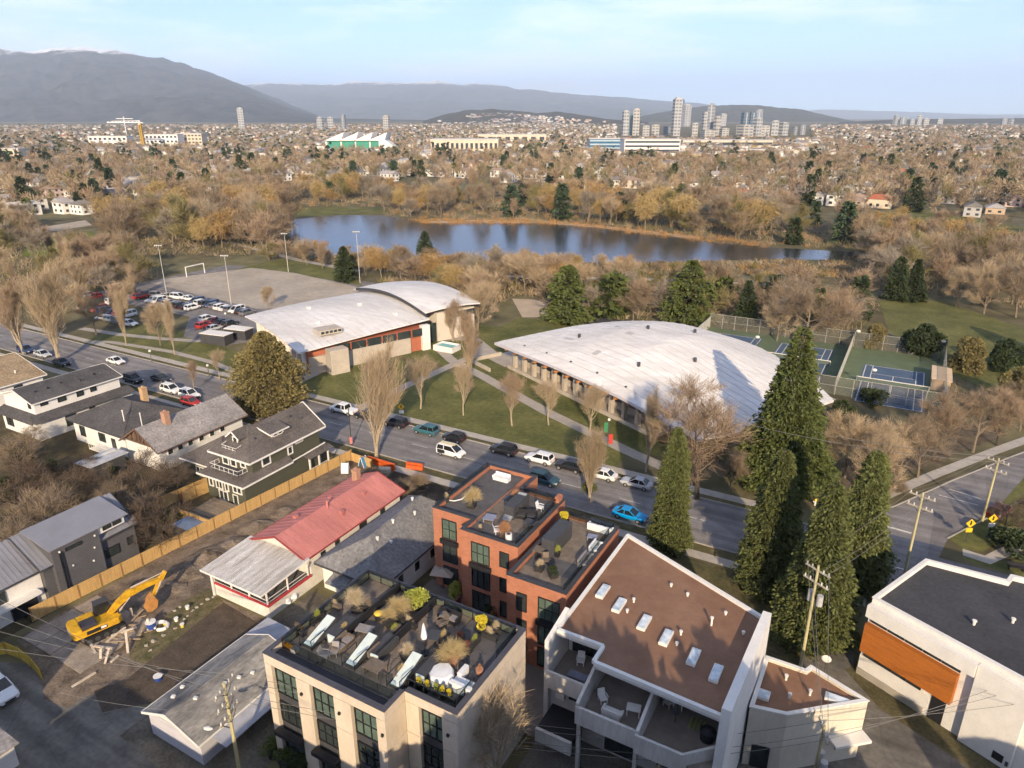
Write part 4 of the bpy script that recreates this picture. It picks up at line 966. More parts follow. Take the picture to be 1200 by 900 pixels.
def hip(parent, x0, x1, y0, y1, ze, zr, mat, over=.5, th=.16, r=None, trim=None, name='roof', far_gable=False):
    """hip roof, ridge along the longer side; r = (xa,ya,xb,yb) for a given ridge"""
    A0, A1, B0, B1 = x0-over, x1+over, y0-over, y1+over
    if r is None:
        if (B1-B0) > (A1-A0): k = (A1-A0)/2; r = ((A0+A1)/2, B0+k, (A0+A1)/2, B1-(0 if far_gable else k))
        else: k = (B1-B0)/2; r = (A0+k, (B0+B1)/2, A1-k, (B0+B1)/2)
    a, c = (r[0],r[1],zr), (r[2],r[3],zr); P = [(A0,B0,ze),(A1,B0,ze),(A1,B1,ze),(A0,B1,ze)]
    b = MB(); Q = [(p[0],p[1],p[2]-th) for p in P]
    if (B1-B0) > (A1-A0): F = [(P[0],P[1],a),(P[1],P[2],c,a),(P[2],P[3],c),(P[3],P[0],a,c)]
    else: F = [(P[0],P[1],c,a),(P[1],P[2],c),(P[2],P[3],a,c),(P[3],P[0],a)]
    for f in F: b.face(f)
    b.face(Q[::-1])
    for i in range(4): b.face((Q[i],Q[(i+1) % 4],P[(i+1) % 4],P[i]))
    o = b.build(name, mat, parent)
    rb = MB()                                             # ridge and hip caps
    for p in ((P[0],a),(P[1],a if (B1-B0) > (A1-A0) else c),(P[2],c),(P[3],c if (B1-B0) > (A1-A0) else a),(a,c)): rb.bar(Vector(p[0])+Vector((0,0,.02)), Vector(p[1])+Vector((0,0,.02)), .28, .06)
    k = rb.build('ridge_cap', mat); k.parent = o
    if trim:
        t = MB()
        for i in range(4):
            p, q = Vector(P[i]), Vector(P[(i+1) % 4]); d = (q-p).normalized(); n = Vector((d.y,-d.x,0))*.04; t.bar(p+n+Vector((0,0,-.1)), q+n+Vector((0,0,-.1)), .07, .22)
        k = t.build('gutter', trim); k.parent = o
    return o
def chimney(parent, x, y, z0, z1, w_=.7, mat=None, name='chimney'):
    b = MB(); b.box(x-w_/2, x+w_/2, y-w_/2, y+w_/2, z0, z1); b.box(x-w_/2-.06, x+w_/2+.06, y-w_/2-.06, y+w_/2+.06, z1, z1+.12); b.box(x-.15,x+.15,y-.15,y+.15,z1+.12,z1+.4)
    return b.build(name, mat or BRICKR, parent)
BRICKR = M('chimney_brick', (.42,.24,.16), .9, .2, 4)
def vent(parent, x, y, z, h=.5, r=.11, mat=None, name='vent_pipe'):
    b = MB(); b.cyl(x, y, z-.05, z+h, r, 8); b.cyl(x, y, z+h, z+h+.12, r*1.6, 8); return b.build(name, mat or WHITE, parent)
def boxwall(parent, x0, x1, y0, y1, z0, z1, mat, name='wall'): return MB().box(x0, x1, y0, y1, z0, z1).build(name, mat, parent)
def rail(parent, pts, h=1.0, mat=None, step=1.4, glass=True, name='railing'):
    b = MB(); m = mat or BLACK
    for p, q in zip(pts, pts[1:]):
        p, q = Vector(p), Vector(q); L_ = (q-p).length; n = max(1, round(L_/step)); up = Vector((0,0,1))
        b.bar(p+up*h, q+up*h, .06); b.bar(p+up*.12, q+up*.12, .04)
        for i in range(n+1): c = p.lerp(q, i/n); b.bar(c, c+up*h, .05)
    o = b.build(name, m, parent)
    if glass:
        g = MB()
        for p, q in zip(pts, pts[1:]):
            d = (Vector(q)-Vector(p)).normalized()*.05; g.bar(Vector(p)+d+Vector((0,0,h*.55)), Vector(q)-d+Vector((0,0,h*.55)), .012, h*.75)
        k = g.build('glass_panel', RAILGLASS); k.parent = o
    return o
def rail_glass():
    m = bpy.data.materials.new('rail_glass'); m.use_nodes = True; n = m.node_tree.nodes; t = n.new('ShaderNodeBsdfTransparent'); t.inputs[0].default_value = (.72,.78,.78,1); g = n.new('ShaderNodeBsdfGlossy'); g.inputs['Roughness'].default_value = .08
    x = n.new('ShaderNodeMixShader'); x.inputs[0].default_value = .12; l = m.node_tree.links.new; l(t.outputs[0], x.inputs[1]); l(g.outputs[0], x.inputs[2]); l(x.outputs[0], n['Material Output'].inputs[0]); return m
RAILGLASS = rail_glass()
# ------------------------------------------------------------------ cream townhouses (front centre)
def cream():
    t = thing('townhouse_block', 'cream three-storey townhouse block with planted roof terraces, in the foreground', 'building', (-32,35,0), world=True)
    boxwall(t, -38.4, -27.0, 29.45, 41.2, 0, 10.35, DGREY, 'core'); boxwall(t, -27.0, -22.55, 31.75, 41.2, 0, 10.35, DGREY, 'core')
    LV = [(0,3.95),(4.0,7.15),(7.2,10.05),(10.1,11.0)]
    def panel(x0, x1, y0, y1, z0, z1): MB().box(x0, x1, y0, y1, z0, z1).build('wall_panel', CREAM, t)
    bays = [(-38.0,-35.4),(-34.0,-31.6),(-29.95,-27.55)]; bx = -25.55, -23.5
    edges = [-38.72]+[e for b_ in bays for e in b_]+[-26.75]
    for z0, z1 in LV[:3]:
        for i in range(0, 8, 2): panel(edges[i], edges[i+1], 29.1, 29.44, z0, z1)
        panel(-26.99, -26.75, 29.46, 31.38, z0, z1)
        panel(-26.74, bx[0], 31.4, 31.74, z0, z1); panel(bx[1], -22.2, 31.4, 31.74, z0, z1)
        panel(-22.54, -22.2, 31.76, 36.4, z0, z1); panel(-22.54, -22.2, 36.44, 41.5, z0, z1)
        panel(-38.72, -38.41, 29.46, 35.2, z0, z1); panel(-38.72, -38.41, 35.24, 41.5, z0, z1); panel(-38.4, -22.56, 41.22, 41.5, z0, z1)
    z0, z1 = LV[3]
    for a in ((-38.72,-26.75,29.1,29.44),(-27.05,-26.75,29.46,31.39),(-26.74,-22.2,31.4,31.74),(-22.54,-22.2,31.76,41.5),(-38.72,-38.41,29.46,41.5),(-38.4,-22.56,41.22,41.5)): panel(*a, z0, z1)
    # windows in the recessed bays, all three storeys
    for k, (a, c) in enumerate(bays+[bx]):
        v = 29.44 if k < 3 else 31.74
        wv(t, a+.12, c-.06, v, 7.35, 9.75, frame=BLACK, nx=3, ny=2, fr=.07, depth=.14, glass=GLASSG); wv(t, a+.12, c-.06, v, 4.5, 6.5, frame=BLACK, nx=3, ny=2, fr=.07, depth=.14, glass=GLASS); wv(t, a+.12, c-.06, v, .3, 3.3, frame=BLACK, nx=2, ny=1, fr=.08, depth=.14)
        if k in (0,1): MB().box(a-.05, c+.05, v-.95, v-.35, 3.55, 3.95).build('window_box', BLACK, t)
        MB().box(c+.45, c+.63, v-.52, v-.36, 8.7, 8.9).build('wall_lamp', BLACK, t)
    # roof: coping, gutter strip, decks
    c = MB(); z = 11.0
    for a in ((-38.78,-26.69,29.04,29.5),(-27.1,-26.69,29.51,31.33),(-26.68,-22.14,31.34,31.8),(-22.6,-22.14,31.81,41.56),(-38.78,-38.35,29.51,41.56),(-38.34,-22.61,41.16,41.56)): c.box(*a, z+.003, z+.09)
    c.build('coping', M('coping_metal', (.075,.072,.085), .55, .12, 2), t)
    boxwall(t, -38.4, -27.1, 29.45, 30.5, 10.36, 10.5, M('gutter_strip', (.055,.052,.06), .7, .2, 2, streak=(.3,3,1)), 'gutter_strip')
    for x0, x1, y0, m in ((-38.35,-34.75,30.55,DECK),(-34.65,-30.85,30.55,DECK),(-30.75,-27.15,30.55,DECK),(-27.05,-22.65,31.85,DECKG)):
        n = 6
        for i in range(n): boxwall(t, x0, x1, y0+(41.1-y0)*i/n+.02, y0+(41.1-y0)*(i+1)/n-.02, 10.36, 10.47, m, 'deck_panel')
    for x in (-34.7,-30.8): boxwall(t, x-.05, x+.05, 33.2, 41.1, 10.36, 11.35, BLACK, 'divider')
    boxwall(t, -27.12, -27.03, 32, 37.5, 10.36, 11.3, BLACK, 'divider')
    rail(t, [(-38.2,41,10.45),(-38.2,30.6,10.45),(-27.2,30.6,10.45)], 1.0); rail(t, [(-38.2,41,10.45),(-27.0,41,10.45)], 1.0); rail(t, [(-26.9,32.1,10.45),(-22.8,32.1,10.45),(-22.8,34.6,10.45)], 1.0); rail(t, [(-22.8,37.8,10.45),(-22.8,40.9,10.45),(-26.9,40.9,10.45)], 1.0)
    # three stair hatches with sloping white glass tops
    HG = M('hatch_glass', (.62,.70,.66), .12, .08, 1, spec=.6)
    for x in (-36.6,-32.2,-27.85):
        y0, y1 = 31.6, 34.6; b = MB(); b.hexa([(x-.5,y0,10.48),(x+.5,y0,10.48),(x+.5,y1,10.48),(x-.5,y1,10.48)], [(x-.5,y0,10.62),(x+.5,y0,10.62),(x+.5,y1,11.5),(x-.5,y1,11.5)])
        h = b.build('roof_hatch', DGREY, t); g = MB(); g.hexa([(x-.42,y0+.1,10.68),(x+.42,y0+.1,10.68),(x+.42,y1-.1,11.5),(x-.42,y1-.1,11.5)], [(x-.42,y0+.1,10.73),(x+.42,y0+.1,10.73),(x+.42,y1-.1,11.55),(x-.42,y1-.1,11.55)]); k = g.build('glass_lid', HG); k.parent = h
        boxwall(t, x+.6, x+1.7, 33.0, 35.6, 10.48, 11.2, DGREY, 'stair_housing'); boxwall(t, x+1.05, x+1.75, 32.86, 32.98, 10.5, 11.3, HG, 'hatch_door')
        rail(t, [(x-.62,31.5,10.48),(x-.62,33.2,10.48)], 1.0, glass=False); rail(t, [(x+.62,31.5,10.48),(x+.62,33.0,10.48)], 1.0, glass=False)
cream()
# ------------------------------------------------------------------ brick townhouses behind
def brick_mat():
    m = M('orange_brick', (.46,.19,.11), .9, .10, 1.2, fine=.1); n = m.node_tree.nodes; l = m.node_tree.links.new; b = n['Principled BSDF']
    g = n.new('ShaderNodeNewGeometry'); q = n.new('ShaderNodeVectorMath'); q.operation = 'DOT_PRODUCT'
    sp = n.new('ShaderNodeSeparateXYZ'); l(g.outputs['Position'], sp.inputs[0]); ad = n.new('ShaderNodeMath'); l(sp.outputs[0], ad.inputs[0]); l(sp.outputs[1], ad.inputs[1])
    cb = n.new('ShaderNodeCombineXYZ'); l(ad.outputs[0], cb.inputs[0]); l(sp.outputs[2], cb.inputs[1])
    t = n.new('ShaderNodeTexBrick'); t.inputs['Scale'].default_value = 1; t.inputs['Brick Width'].default_value = .23; t.inputs['Row Height'].default_value = .076; t.inputs['Mortar Size'].default_value = .008
    t.inputs['Color1'].default_value = (1,1,1,1); t.inputs['Color2'].default_value = (.78,.76,.74,1); t.inputs['Mortar'].default_value = (.8,.85,.9,1); l(cb.outputs[0], t.inputs['Vector'])
    lk = b.inputs['Base Color'].links[0]; src = lk.from_socket; mx_ = n.new('ShaderNodeMix'); mx_.data_type = 'RGBA'; mx_.blend_type = 'MULTIPLY'; mx_.inputs[0].default_value = 1
    l(src, mx_.inputs[6]); l(t.outputs['Color'], mx_.inputs[7]); l(mx_.outputs[2], b.inputs['Base Color']); return m
BRICK = brick_mat(); COPE = M('dark_coping', (.05,.05,.055), .55, .15, 2)
def parapet(t, poly, z, th=.32, h=.55, mat=None, cop=None):
    """parapet wall with its own coping along a roof outline (counter-clockwise); returns nothing"""
    n = len(poly)
    def inset(d):
        out = []
        for i in range(n):
            p0, p1, p2 = Vector(poly[i-1]), Vector(poly[i]), Vector(poly[(i+1) % n]); a = (p1-p0).normalized(); c = (p2-p1).normalized(); na = Vector((-a.y,a.x)); nc = Vector((-c.y,c.x)); k = (na+nc); k = k/(1+na.dot(nc)); out.append(p1+k*d)
        return out
    def ring(name, d0, d1, z0, z1, m):
        A = inset(d0); B_ = inset(d1); b = MB()
        for i in range(n):
            j = (i+1) % n; b.hexa([(A[i].x,A[i].y,z0),(A[j].x,A[j].y,z0),(B_[j].x,B_[j].y,z0),(B_[i].x,B_[i].y,z0)], [(A[i].x,A[i].y,z1),(A[j].x,A[j].y,z1),(B_[j].x,B_[j].y,z1),(B_[i].x,B_[i].y,z1)])
        b.build(name, m, t)
    if h > 0: ring('parapet', 0, th, z-h, z-.004, mat)
    ring('coping', -.06, th+.06, z, z+.08, cop or COPE)
def brick1():
    t = thing('brick_townhouse', 'orange brick townhouse with dark window columns and cluttered roof terrace facing the street', 'building', (-35,58,0), world=True)
    P = [(-41.1,55.0),(-36.0,55.0),(-36.0,52.8),(-29.2,52.8),(-29.2,63.6),(-34.4,63.6),(-34.4,67.0),(-41.1,67.0)]
    MB().prism(P, 0, 9.45).build('wall', BRICK, t); parapet(t, P, 10.0, mat=BRICK)
    for i in range(5): boxwall(t, -40.7, -36.1, 55.4+i*2.26, 57.6+i*2.26, 9.46, 9.55, DECKG, 'deck_panel')
    for i in range(4): boxwall(t, -35.8, -29.6, 53.2+i*2.55, 55.7+i*2.55, 9.46, 9.56, DECK if i in (1,2) else DECKG, 'deck_panel')
    for z0, z1, ny in ((6.6,9.0,2),(3.6,5.9,1),(.5,3.0,1)):
        wv(t, -39.9, -38.0, 55.0, z0, z1, frame=BLACK, nx=2, ny=ny, fr=.08, depth=.12, glass=GLASSG if ny == 2 else GLASS); wv(t, -34.7, -32.5, 52.8, z0, z1, frame=BLACK, nx=3, ny=ny, fr=.08, depth=.12, glass=GLASSG if ny == 2 else GLASS); wv(t, -31.3, -30.2, 52.8, z0+.5, z1-.1, frame=BLACK, fr=.08, depth=.12)
    for x0, x1, v in ((-40.1,-37.8,55.0),(-34.9,-32.3,52.8)): MB().box(x0, x1, v-.35, v-.005, 5.95, 6.5).build('balcony_box', BLACK, t)
    for z in (6.9,3.9): wu(t, 54.2, 55.2, -29.2, z, z+1.5, frame=BLACK, fr=.08)
    boxwall(t, -33.6, -32.4, 57.6, 61.2, 9.57, 11.1, DGREY, 'stair_housing'); MB().hexa([(-33.5,57.0,9.7),(-32.5,57.0,9.7),(-32.5,60.8,11.12),(-33.5,60.8,11.12)], [(-33.5,57.0,9.8),(-32.5,57.0,9.8),(-32.5,60.8,11.22),(-33.5,60.8,11.22)]).build('glass_lid', M('steel_grey', (.3,.31,.32), .3, .1, 2), t)
    boxwall(t, -29.9, -29.4, 62.4, 63.4, 9.56, 10.7, BRICK, 'roof_pier')
    rail(t, [(-40.9,66.4,9.56),(-40.9,55.3,9.56)], 1.0); rail(t, [(-34.2,63.2,9.56),(-29.7,63.2,9.56),(-29.7,53.2,9.56)], 1.0)
def brick2():
    t = thing('brick_townhouse', 'narrower orange brick townhouse with paved roof terrace, beside the brown roof', 'building', (-25,55,0), world=True)
    P = [(-28.3,49.0),(-22.1,49.0),(-22.1,62.0),(-28.3,62.0)]; MB().prism(P, 0, 8.95).build('wall', BRICK, t); parapet(t, P, 9.5, mat=BRICK)
    for i in range(5): boxwall(t, -27.9, -22.5, 49.4+i*2.45, 51.8+i*2.45, 8.96, 9.06, DECK if i != 1 else DECKG, 'deck_panel')
    for z0, z1 in ((6.0,8.0),(3.2,5.0),(.6,2.4)): wv(t, -27.2, -26.1, 49.0, z0, z1, frame=BLACK, fr=.08, depth=.12)
    for z0, z1, ny in ((5.9,8.3,2),(3.0,5.3,1),(.4,2.6,1)): wv(t, -24.9, -22.7, 49.0, z0, z1, frame=BLACK, nx=3, ny=ny, fr=.08, depth=.12, glass=GLASSG)
    MB().box(-25.0, -22.6, 48.6, 48.995, 5.35, 5.85).build('balcony_box', BLACK, t)
    boxwall(t, -27.3, -25.9, 54.2, 58.4, 9.07, 10.9, DGREY, 'stair_housing'); rail(t, [(-27.8,61.6,9.06),(-22.6,61.6,9.06),(-22.6,49.5,9.06)], 1.0)
brick1(); brick2()
# courtyard fences
def court_wall(x0, x1, y0, y1, h, label): tag(MB().box(x0, x1, y0, y1, 0, h).build('garden_wall', M('red_brown_fence', (.16,.06,.045), .9, .2, 2)), label, 'wall')
court_wall(-36.2, -36.0, 45.5, 52.6, 1.9, 'dark red courtyard screen in front of the brick townhouse')
court_wall(-29.0, -28.8, 43.5, 48.8, 2.2, 'dark courtyard wall between the two brick townhouses')
# ------------------------------------------------------------------ white block with the brown roof
BROWN = M('brown_roof_membrane', (.225,.118,.07), .9, .12, .35, col2=(.265,.15,.095), fine=.06)
def brown():
    t = thing('apartment_block', 'white apartment block with a large flat brown roof, six skylights and deep balconies', 'building', (-13,48,0), world=True)
    P = [(-20.6,44.0),(-16.4,44.0),(-16.4,42.0),(-6.0,41.5),(-5.6,53.8),(-20.6,60.4)]
    W0 = [(-20.6,46.6),(-6.0,46.6),(-5.6,53.8),(-20.6,60.4)]
    MB().prism(W0, 0, 9.3).build('wall', CONCW, t)
    MB().prism(P, 9.3, 9.75, 0, 1).build('roof', [CONCW, BROWN], t)
    # parapets: thin far and near edges, thick right and left fins
    c = MB(); c.bar((-20.6,60.4,9.9),(-5.6,53.8,9.9), .3, .3); c.bar((-20.55,44.2,9.85),(-20.55,60.3,9.85), .3, .24); c.bar((-16.4,44.0,9.85),(-20.5,44.0,9.85), .3, .35); c.bar((-16.4,44.0,9.851),(-16.4,42.0,9.851), .3, .34); c.bar((-16.3,42.0,9.85),(-6.2,41.5,9.85), .32, .35)
    c.build('parapet', WHITE, t)
    MB().hexa([(-6.3,39.6,0),(-5.6,39.6,0),(-5.2,53.6,0),(-5.9,53.6,0)], [(-6.3,41.2,10.9),(-5.6,41.2,10.9),(-5.2,53.6,10.9),(-5.9,53.6,10.9)]).build('side_fin', WHITE, t)
    MB().hexa([(-21.0,42.6,0),(-20.62,42.6,0),(-20.62,46.5,0),(-21.0,46.5,0)], [(-21.0,42.6,9.6),(-20.62,42.6,9.6),(-20.62,46.5,10.3),(-21.0,46.5,10.3)]).build('side_fin', WHITE, t)
    # balconies, upper level
    FL = M('balcony_floor', (.24,.20,.165), .9, .15, 1)
    for x0, x1, y0, z in ((-20.6,-16.9,42.4,5.9),(-16.6,-11.9,40.1,5.9),(-11.7,-6.3,39.8,5.9)):
        boxwall(t, x0, x1, y0, 46.58, z-.3, z, FL, 'balcony_floor')
    pr = lambda x0, x1, y0, y1: MB().box(x0, x1, y0, y1, 5.3, 7.0).build('balcony_parapet', CONCW, t)
    pr(-20.6, -16.9, 42.15, 42.38); pr(-16.9, -11.9, 39.85, 40.08)
    MB().prism([(-11.9,39.5),(-8.3,39.5),(-8.3,39.73),(-11.9,39.73)], 5.3, 7.0).build('balcony_parapet', CONCW, t); MB().prism([(-8.3,39.5),(-6.3,41.4),(-6.3,41.75),(-8.3,39.75)], 5.3, 7.0).build('balcony_parapet', CONCW, t)
    for x, y0, y1 in ((-16.9,39.85,46.55),(-11.9,39.6,46.55)): MB().hexa([(x,y0,5.3),(x+.25,y0,5.3),(x+.25,y1,5.3),(x,y1,5.3)], [(x,y0+.1,7.3),(x+.25,y0+.1,7.3),(x+.25,y1,9.28),(x,y1,9.28)]).build('balcony_fin', CONCW, t)
    for x0, x1, nx in ((-20.2,-17.4,3),(-16.2,-12.3,4),(-11.3,-8.6,3)): wv(t, x0, x1, 46.6, 6.0, 8.6, frame=BLACK, nx=nx, fr=.07)
    wv(t, -7.9, -7.1, 46.6, 6.9, 8.3, frame=BLACK); 
    # lower storeys
    MB().box(-20.6, -6.3, 43.2, 46.58, 0, 5.28).build('wall', CONCW, t)
    for x0, x1, z0, z1 in ((-18.9,-17.2,4.0,4.7),(-14.8,-12.2,3.6,4.2),(-19.6,-17.6,.3,2.4),(-15.5,-13.0,.3,2.4),(-11,-8,1,3.4)): wv(t, x0, x1, 43.2, z0, z1, frame=BLACK, nx=2)
    for x in (-16.75,-12.0): boxwall(t, x-.15, x+.15, 40.3, 40.6, 0, 5.28, CONCW, 'column')
    MB().box(-20.4, -17.2, 40.2, 43.18, 2.4, 2.75).build('lower_canopy', BLACK, t); MB().box(-20.4, -17.2, 39.9, 40.18, 1.6, 2.9).build('balcony_parapet', CONCW, t)
    for x, y, z in ((-20.0,42.9,3.9),(-13.9,42.6,2.6)): b = MB(); b.box(x, x+.8, y-.1, y+.25, z, z+.6); b.build('air_conditioner', WHITE, t)
    # skylights
    SG = M('skylight_glass', (.42,.55,.66), .08, .3, 1.2, col2=(.80,.84,.86), spec=.6)
    for x, y in ((-19.2,50.6),(-17.2,49.5),(-14.5,48.4),(-12.3,47.5),(-9.7,46.4),(-7.7,45.5)):
        b = MB(); b.box(x-.36, x+.36, y-.95, y+.95, 9.76, 10.02); s = b.build('skylight', WHITE, t); g = MB(); g.box(x-.29, x+.29, y-.88, y+.88, 10.025, 10.06); k = g.build('pane', SG); k.parent = s
    for x, y, h in ((-14.1,54.5,.2),(-12.4,53.9,.2),(-8.8,53.0,.2),(-6.9,51.2,.2),(-11.4,48.6,.3),(-16.3,50.7,.3),(-11.3,47.2,.2),(-16.3,49.1,.2),(-9.5,51.0,.75)): vent(t, x, y, 9.76, h, .09)
    # annex
    a = thing('annex_building', 'low cream annex with a brown roof and two skylights beside the white apartment block', 'building', (-2,50,0), world=True)
    Q = [(-5.15,47.6),(-2.4,48.2),(3.0,52.9),(-1.6,54.8),(-1.9,54.1),(-5.15,54.1)]
    MB().prism(Q, 0, 5.7, 0, 1).build('wall', [CREAM2, BROWN], a); parapet(a, Q, 6.0, .22, .29, CREAM2, WHITE)
    for x, y, w_, l_ in ((-4.5,49.6,.5,.5),(.8,52.0,.9,.4)): s = MB().box(x-w_, x+w_, y-l_, y+l_, 5.72, 5.98).build('skylight', WHITE, a); k = MB().box(x-w_+.07, x+w_-.07, y-l_+.07, y+l_-.07, 5.985, 6.02).build('pane', SG); k.parent = s
    for x, y in ((-3.2,52.4),(-2.6,50.4),(-1.2,51.6)): vent(a, x, y, 5.72, .4, .1)
    r = Vector((5.4,4.7,0)).normalized(); n = Vector((r.y,-r.x,0)); p = Vector((-2.4,48.2,0))
    win(a, p+r*4.9+Vector((0,0,1.4)), r, n, 1.5, 1.0, frame=BLACK, nx=2); b = MB(); b.obox(p+r*5.6+n*.6+Vector((0,0,2.9)), 3.2, 1.2, .25, math.atan2(r.y,r.x)); b.build('canopy', WHITE, a)
    r2 = Vector((2.75,.6,0)).normalized(); win(a, Vector((-4.6,47.72,.1)), r2, Vector((r2.y,-r2.x,0)), 1.4, 2.2, frame=BLACK, name='door')
CREAM2 = M('pale_cream_render', (.60,.55,.45), .85, .08, .5, fine=.05, streak=(1,1,.35))
brown()
# ------------------------------------------------------------------ white modern building at the right
def white_right():
    t = thing('modern_building', 'white flat-roofed building with an orange timber panel at the right picture edge', 'building', (10,66,0), world=True)
    Z = 8.6; a = Vector((2.15,63.6)); c = Vector((14.2,57.7)); d = (c-a).normalized(); P = [tuple(a), tuple(c), (22,55.5), (26,74), (13.5,74.0), (13.1,72.8), (6.3,72.9)]
    MB().prism(P, 0, Z-.45, 0, 1).build('wall', [WHITE, M('dark_roof_membrane', (.055,.055,.06), .9, .2, .3, fine=.2)], t)
    parapet(t, P, Z, .25, .44, WHITE, WHITE)
    r = Vector((d.x,d.y,0)); n = Vector((d.y,-d.x,0)); O = Vector((a.x,a.y,0))
    def face(name, s0, s1, z0, z1, dep, mat):
        b = MB(); p = O+r*s0; q = O+r*s1; b.hexa([p+Vector((0,0,z0)), q+Vector((0,0,z0)), q+n*dep+Vector((0,0,z0)), p+n*dep+Vector((0,0,z0))], [p+Vector((0,0,z1)), q+Vector((0,0,z1)), q+n*dep+Vector((0,0,z1)), p+n*dep+Vector((0,0,z1))]); return b.build(name, mat, t)
    OR = M('orange_timber', (.42,.135,.025), .6, .12, .8, fine=.12, streak=(1,1,6))
    for i in range(5): face('timber_board', .05, 8.2, 2.9+i*.62, 3.5+i*.62, .55, OR)
    for i in range(5): win(t, O+r*(.3+i*1.6)+n*.03+Vector((0,0,6.15)), r, n, 1.5, .6, frame=BLACK, fr=.06)
    for i in range(4): win(t, O+r*(.3+i*1.35)+n*.03+Vector((0,0,2.25)), r, n, 1.3, .55, frame=BLACK, fr=.06)
    face('plinth', 0, 6.2, 0, .7, .2, M('plinth_concrete', (.40,.36,.30), .9, .1, 1)); face('doorway', 6.6, 7.8, .05, 2.6, .06, BLACK); face('wall_panel', 0, 6.5, .75, 2.2, .12, WHITE)
    face('white_bay', 9.4, 13.3, .1, Z-.5, .5, WHITE); face('top_band', 0, 9.35, 6.85, Z-.5, .7, WHITE)
    face('louvre', 12.0, 12.8, .6, 1.3, .58, BLACK); face('meter', 13.0, 13.2, .6, 1.0, .6, DGREY)
    for x, y in ((13.2,66.5),(10.2,64.5),(14.5,62.5)): vent(t, x, y, Z-.43, .35, .12)
white_right()
# ------------------------------------------------------------------ houses of the near block
REDM = M('red_metal_roof', (.50,.19,.165), .6, .16, .35, fine=.08, streak=(.5,1.6,1))
STUC = M('stained_stucco', (.66,.62,.56), .9, .08, .4, fine=.06)
def red_house():
    t = thing('bungalow', 'white bungalow with a long red metal roof', 'house', (-57,56,0), world=True)
    boxwall(t, -61.4, -53.6, 47.6, 64.6, 0, 4.0, STUC)
    o = gable(t, -61.4, -53.6, 47.6, 64.6, 4.0, 5.5, REDM, .55, .12, trim=M('dark_red_trim', (.28,.05,.05), .6, .1, 1), wall=STUC)
    s = MB()
    for i in range(20):
        y = 47.3+i*.93
        for xa, za, xb, zb in ((-61.95,3.80,-57.5,5.52),(-53.05,3.80,-57.5,5.52)): s.bar((xa,y,za+.02),(xb,y,zb+.02), .05, .05)
    k = s.build('roof_seams', REDM); k['kind'] = 'stuff'; k.parent = o
    chimney(t, -59.6, 63.2, 4.3, 6.1, .8)
    for x, y in ((-58.8,57.5),(-55.3,55.6),(-56.0,60.5),(-59.3,52.0)): b = MB(); b.box(x-.25,x+.25,y-.25,y+.25,4.4,5.15); b.build('roof_vent', REDM, t)
    vent(t, -57.0, 55.0, 5.3, .9, .12, REDM, 'flue')
    wu(t, 56.6, 57.9, -53.6, 2.3, 3.3, frame=BLACK, nx=2); wu(t, 52.3, 53.0, -53.6, 2.5, 3.1, frame=BLACK); wu(t, 49.9, 50.6, -53.6, 2.4, 3.0, frame=BLACK); wu(t, 60.6, 61.4, -53.6, 1.0, 3.2, frame=BLACK, name='door')
    # sun deck with a corrugated roof on posts
    TIN = M('corrugated_tin', (.50,.47,.44), .45, .25, .6, col2=(.66,.65,.64), fine=.15, streak=(2.5,.25,1))
    boxwall(t, -61.4, -52.9, 41.3, 47.58, 0, 1.55, STUC, 'deck_base'); b = MB(); b.box(-61.55,-52.75,41.15,41.35,1.56,1.8); b.box(-52.95,-52.75,41.36,47.5,1.56,1.8); b.build('red_trim', M('red_trim', (.45,.05,.06), .6, .1, 1), t)
    boxwall(t, -61.3, -53.0, 41.4, 47.5, 1.56, 1.66, DECKG, 'deck_floor')
    for x, y in ((-61.3,41.3),(-58.5,41.3),(-55.7,41.3),(-53.0,41.3),(-53.0,44.2),(-53.0,47.2)): boxwall(t, x-.07, x+.07, y-.07, y+.07, 1.82 if y > 41.31 or x > -61 else 0.02, 3.32, WHITE, 'post')
    MB().box(-61.5,-61.2,41.0,41.14,0,3.3).build('post', WHITE, t)
    rail(t, [(-61.2,41.25,1.8),(-53.05,41.25,1.8),(-53.05,47.2,1.8)], .55, WHITE, 2.8, False)
    b = MB(); slab(b, [(-62.3,40.5,3.42),(-53.9+1.0,40.5,3.42),(-53.9+1.0,47.6,3.85),(-62.3,47.6,3.85)], .07); p = b.build('deck_roof', TIN, t); s = MB()
    for i in range(34): x = -62.2+i*.275; s.bar((x,40.5,3.45),(x,47.55,3.88), .09, .05)
    k = s.build('corrugation', TIN); k['kind'] = 'stuff'; k.parent = p
    f = MB(); f.bar((-62.3,40.47,3.36),(-52.9,40.47,3.36), .06, .2); f.bar((-52.87,40.5,3.36),(-52.87,47.5,3.8), .06, .2); f.build('gutter', WHITE, t)
    for x in (-60.6,-58.2): wv(t, x, x+1.6, 47.6, 1.9, 3.1, frame=WHITE, nx=2)
    # side lean-to wall
    boxwall(t, -53.5, -52.9, 47.6, 53.5, 0, 2.6, STUC, 'side_wall')
red_house()
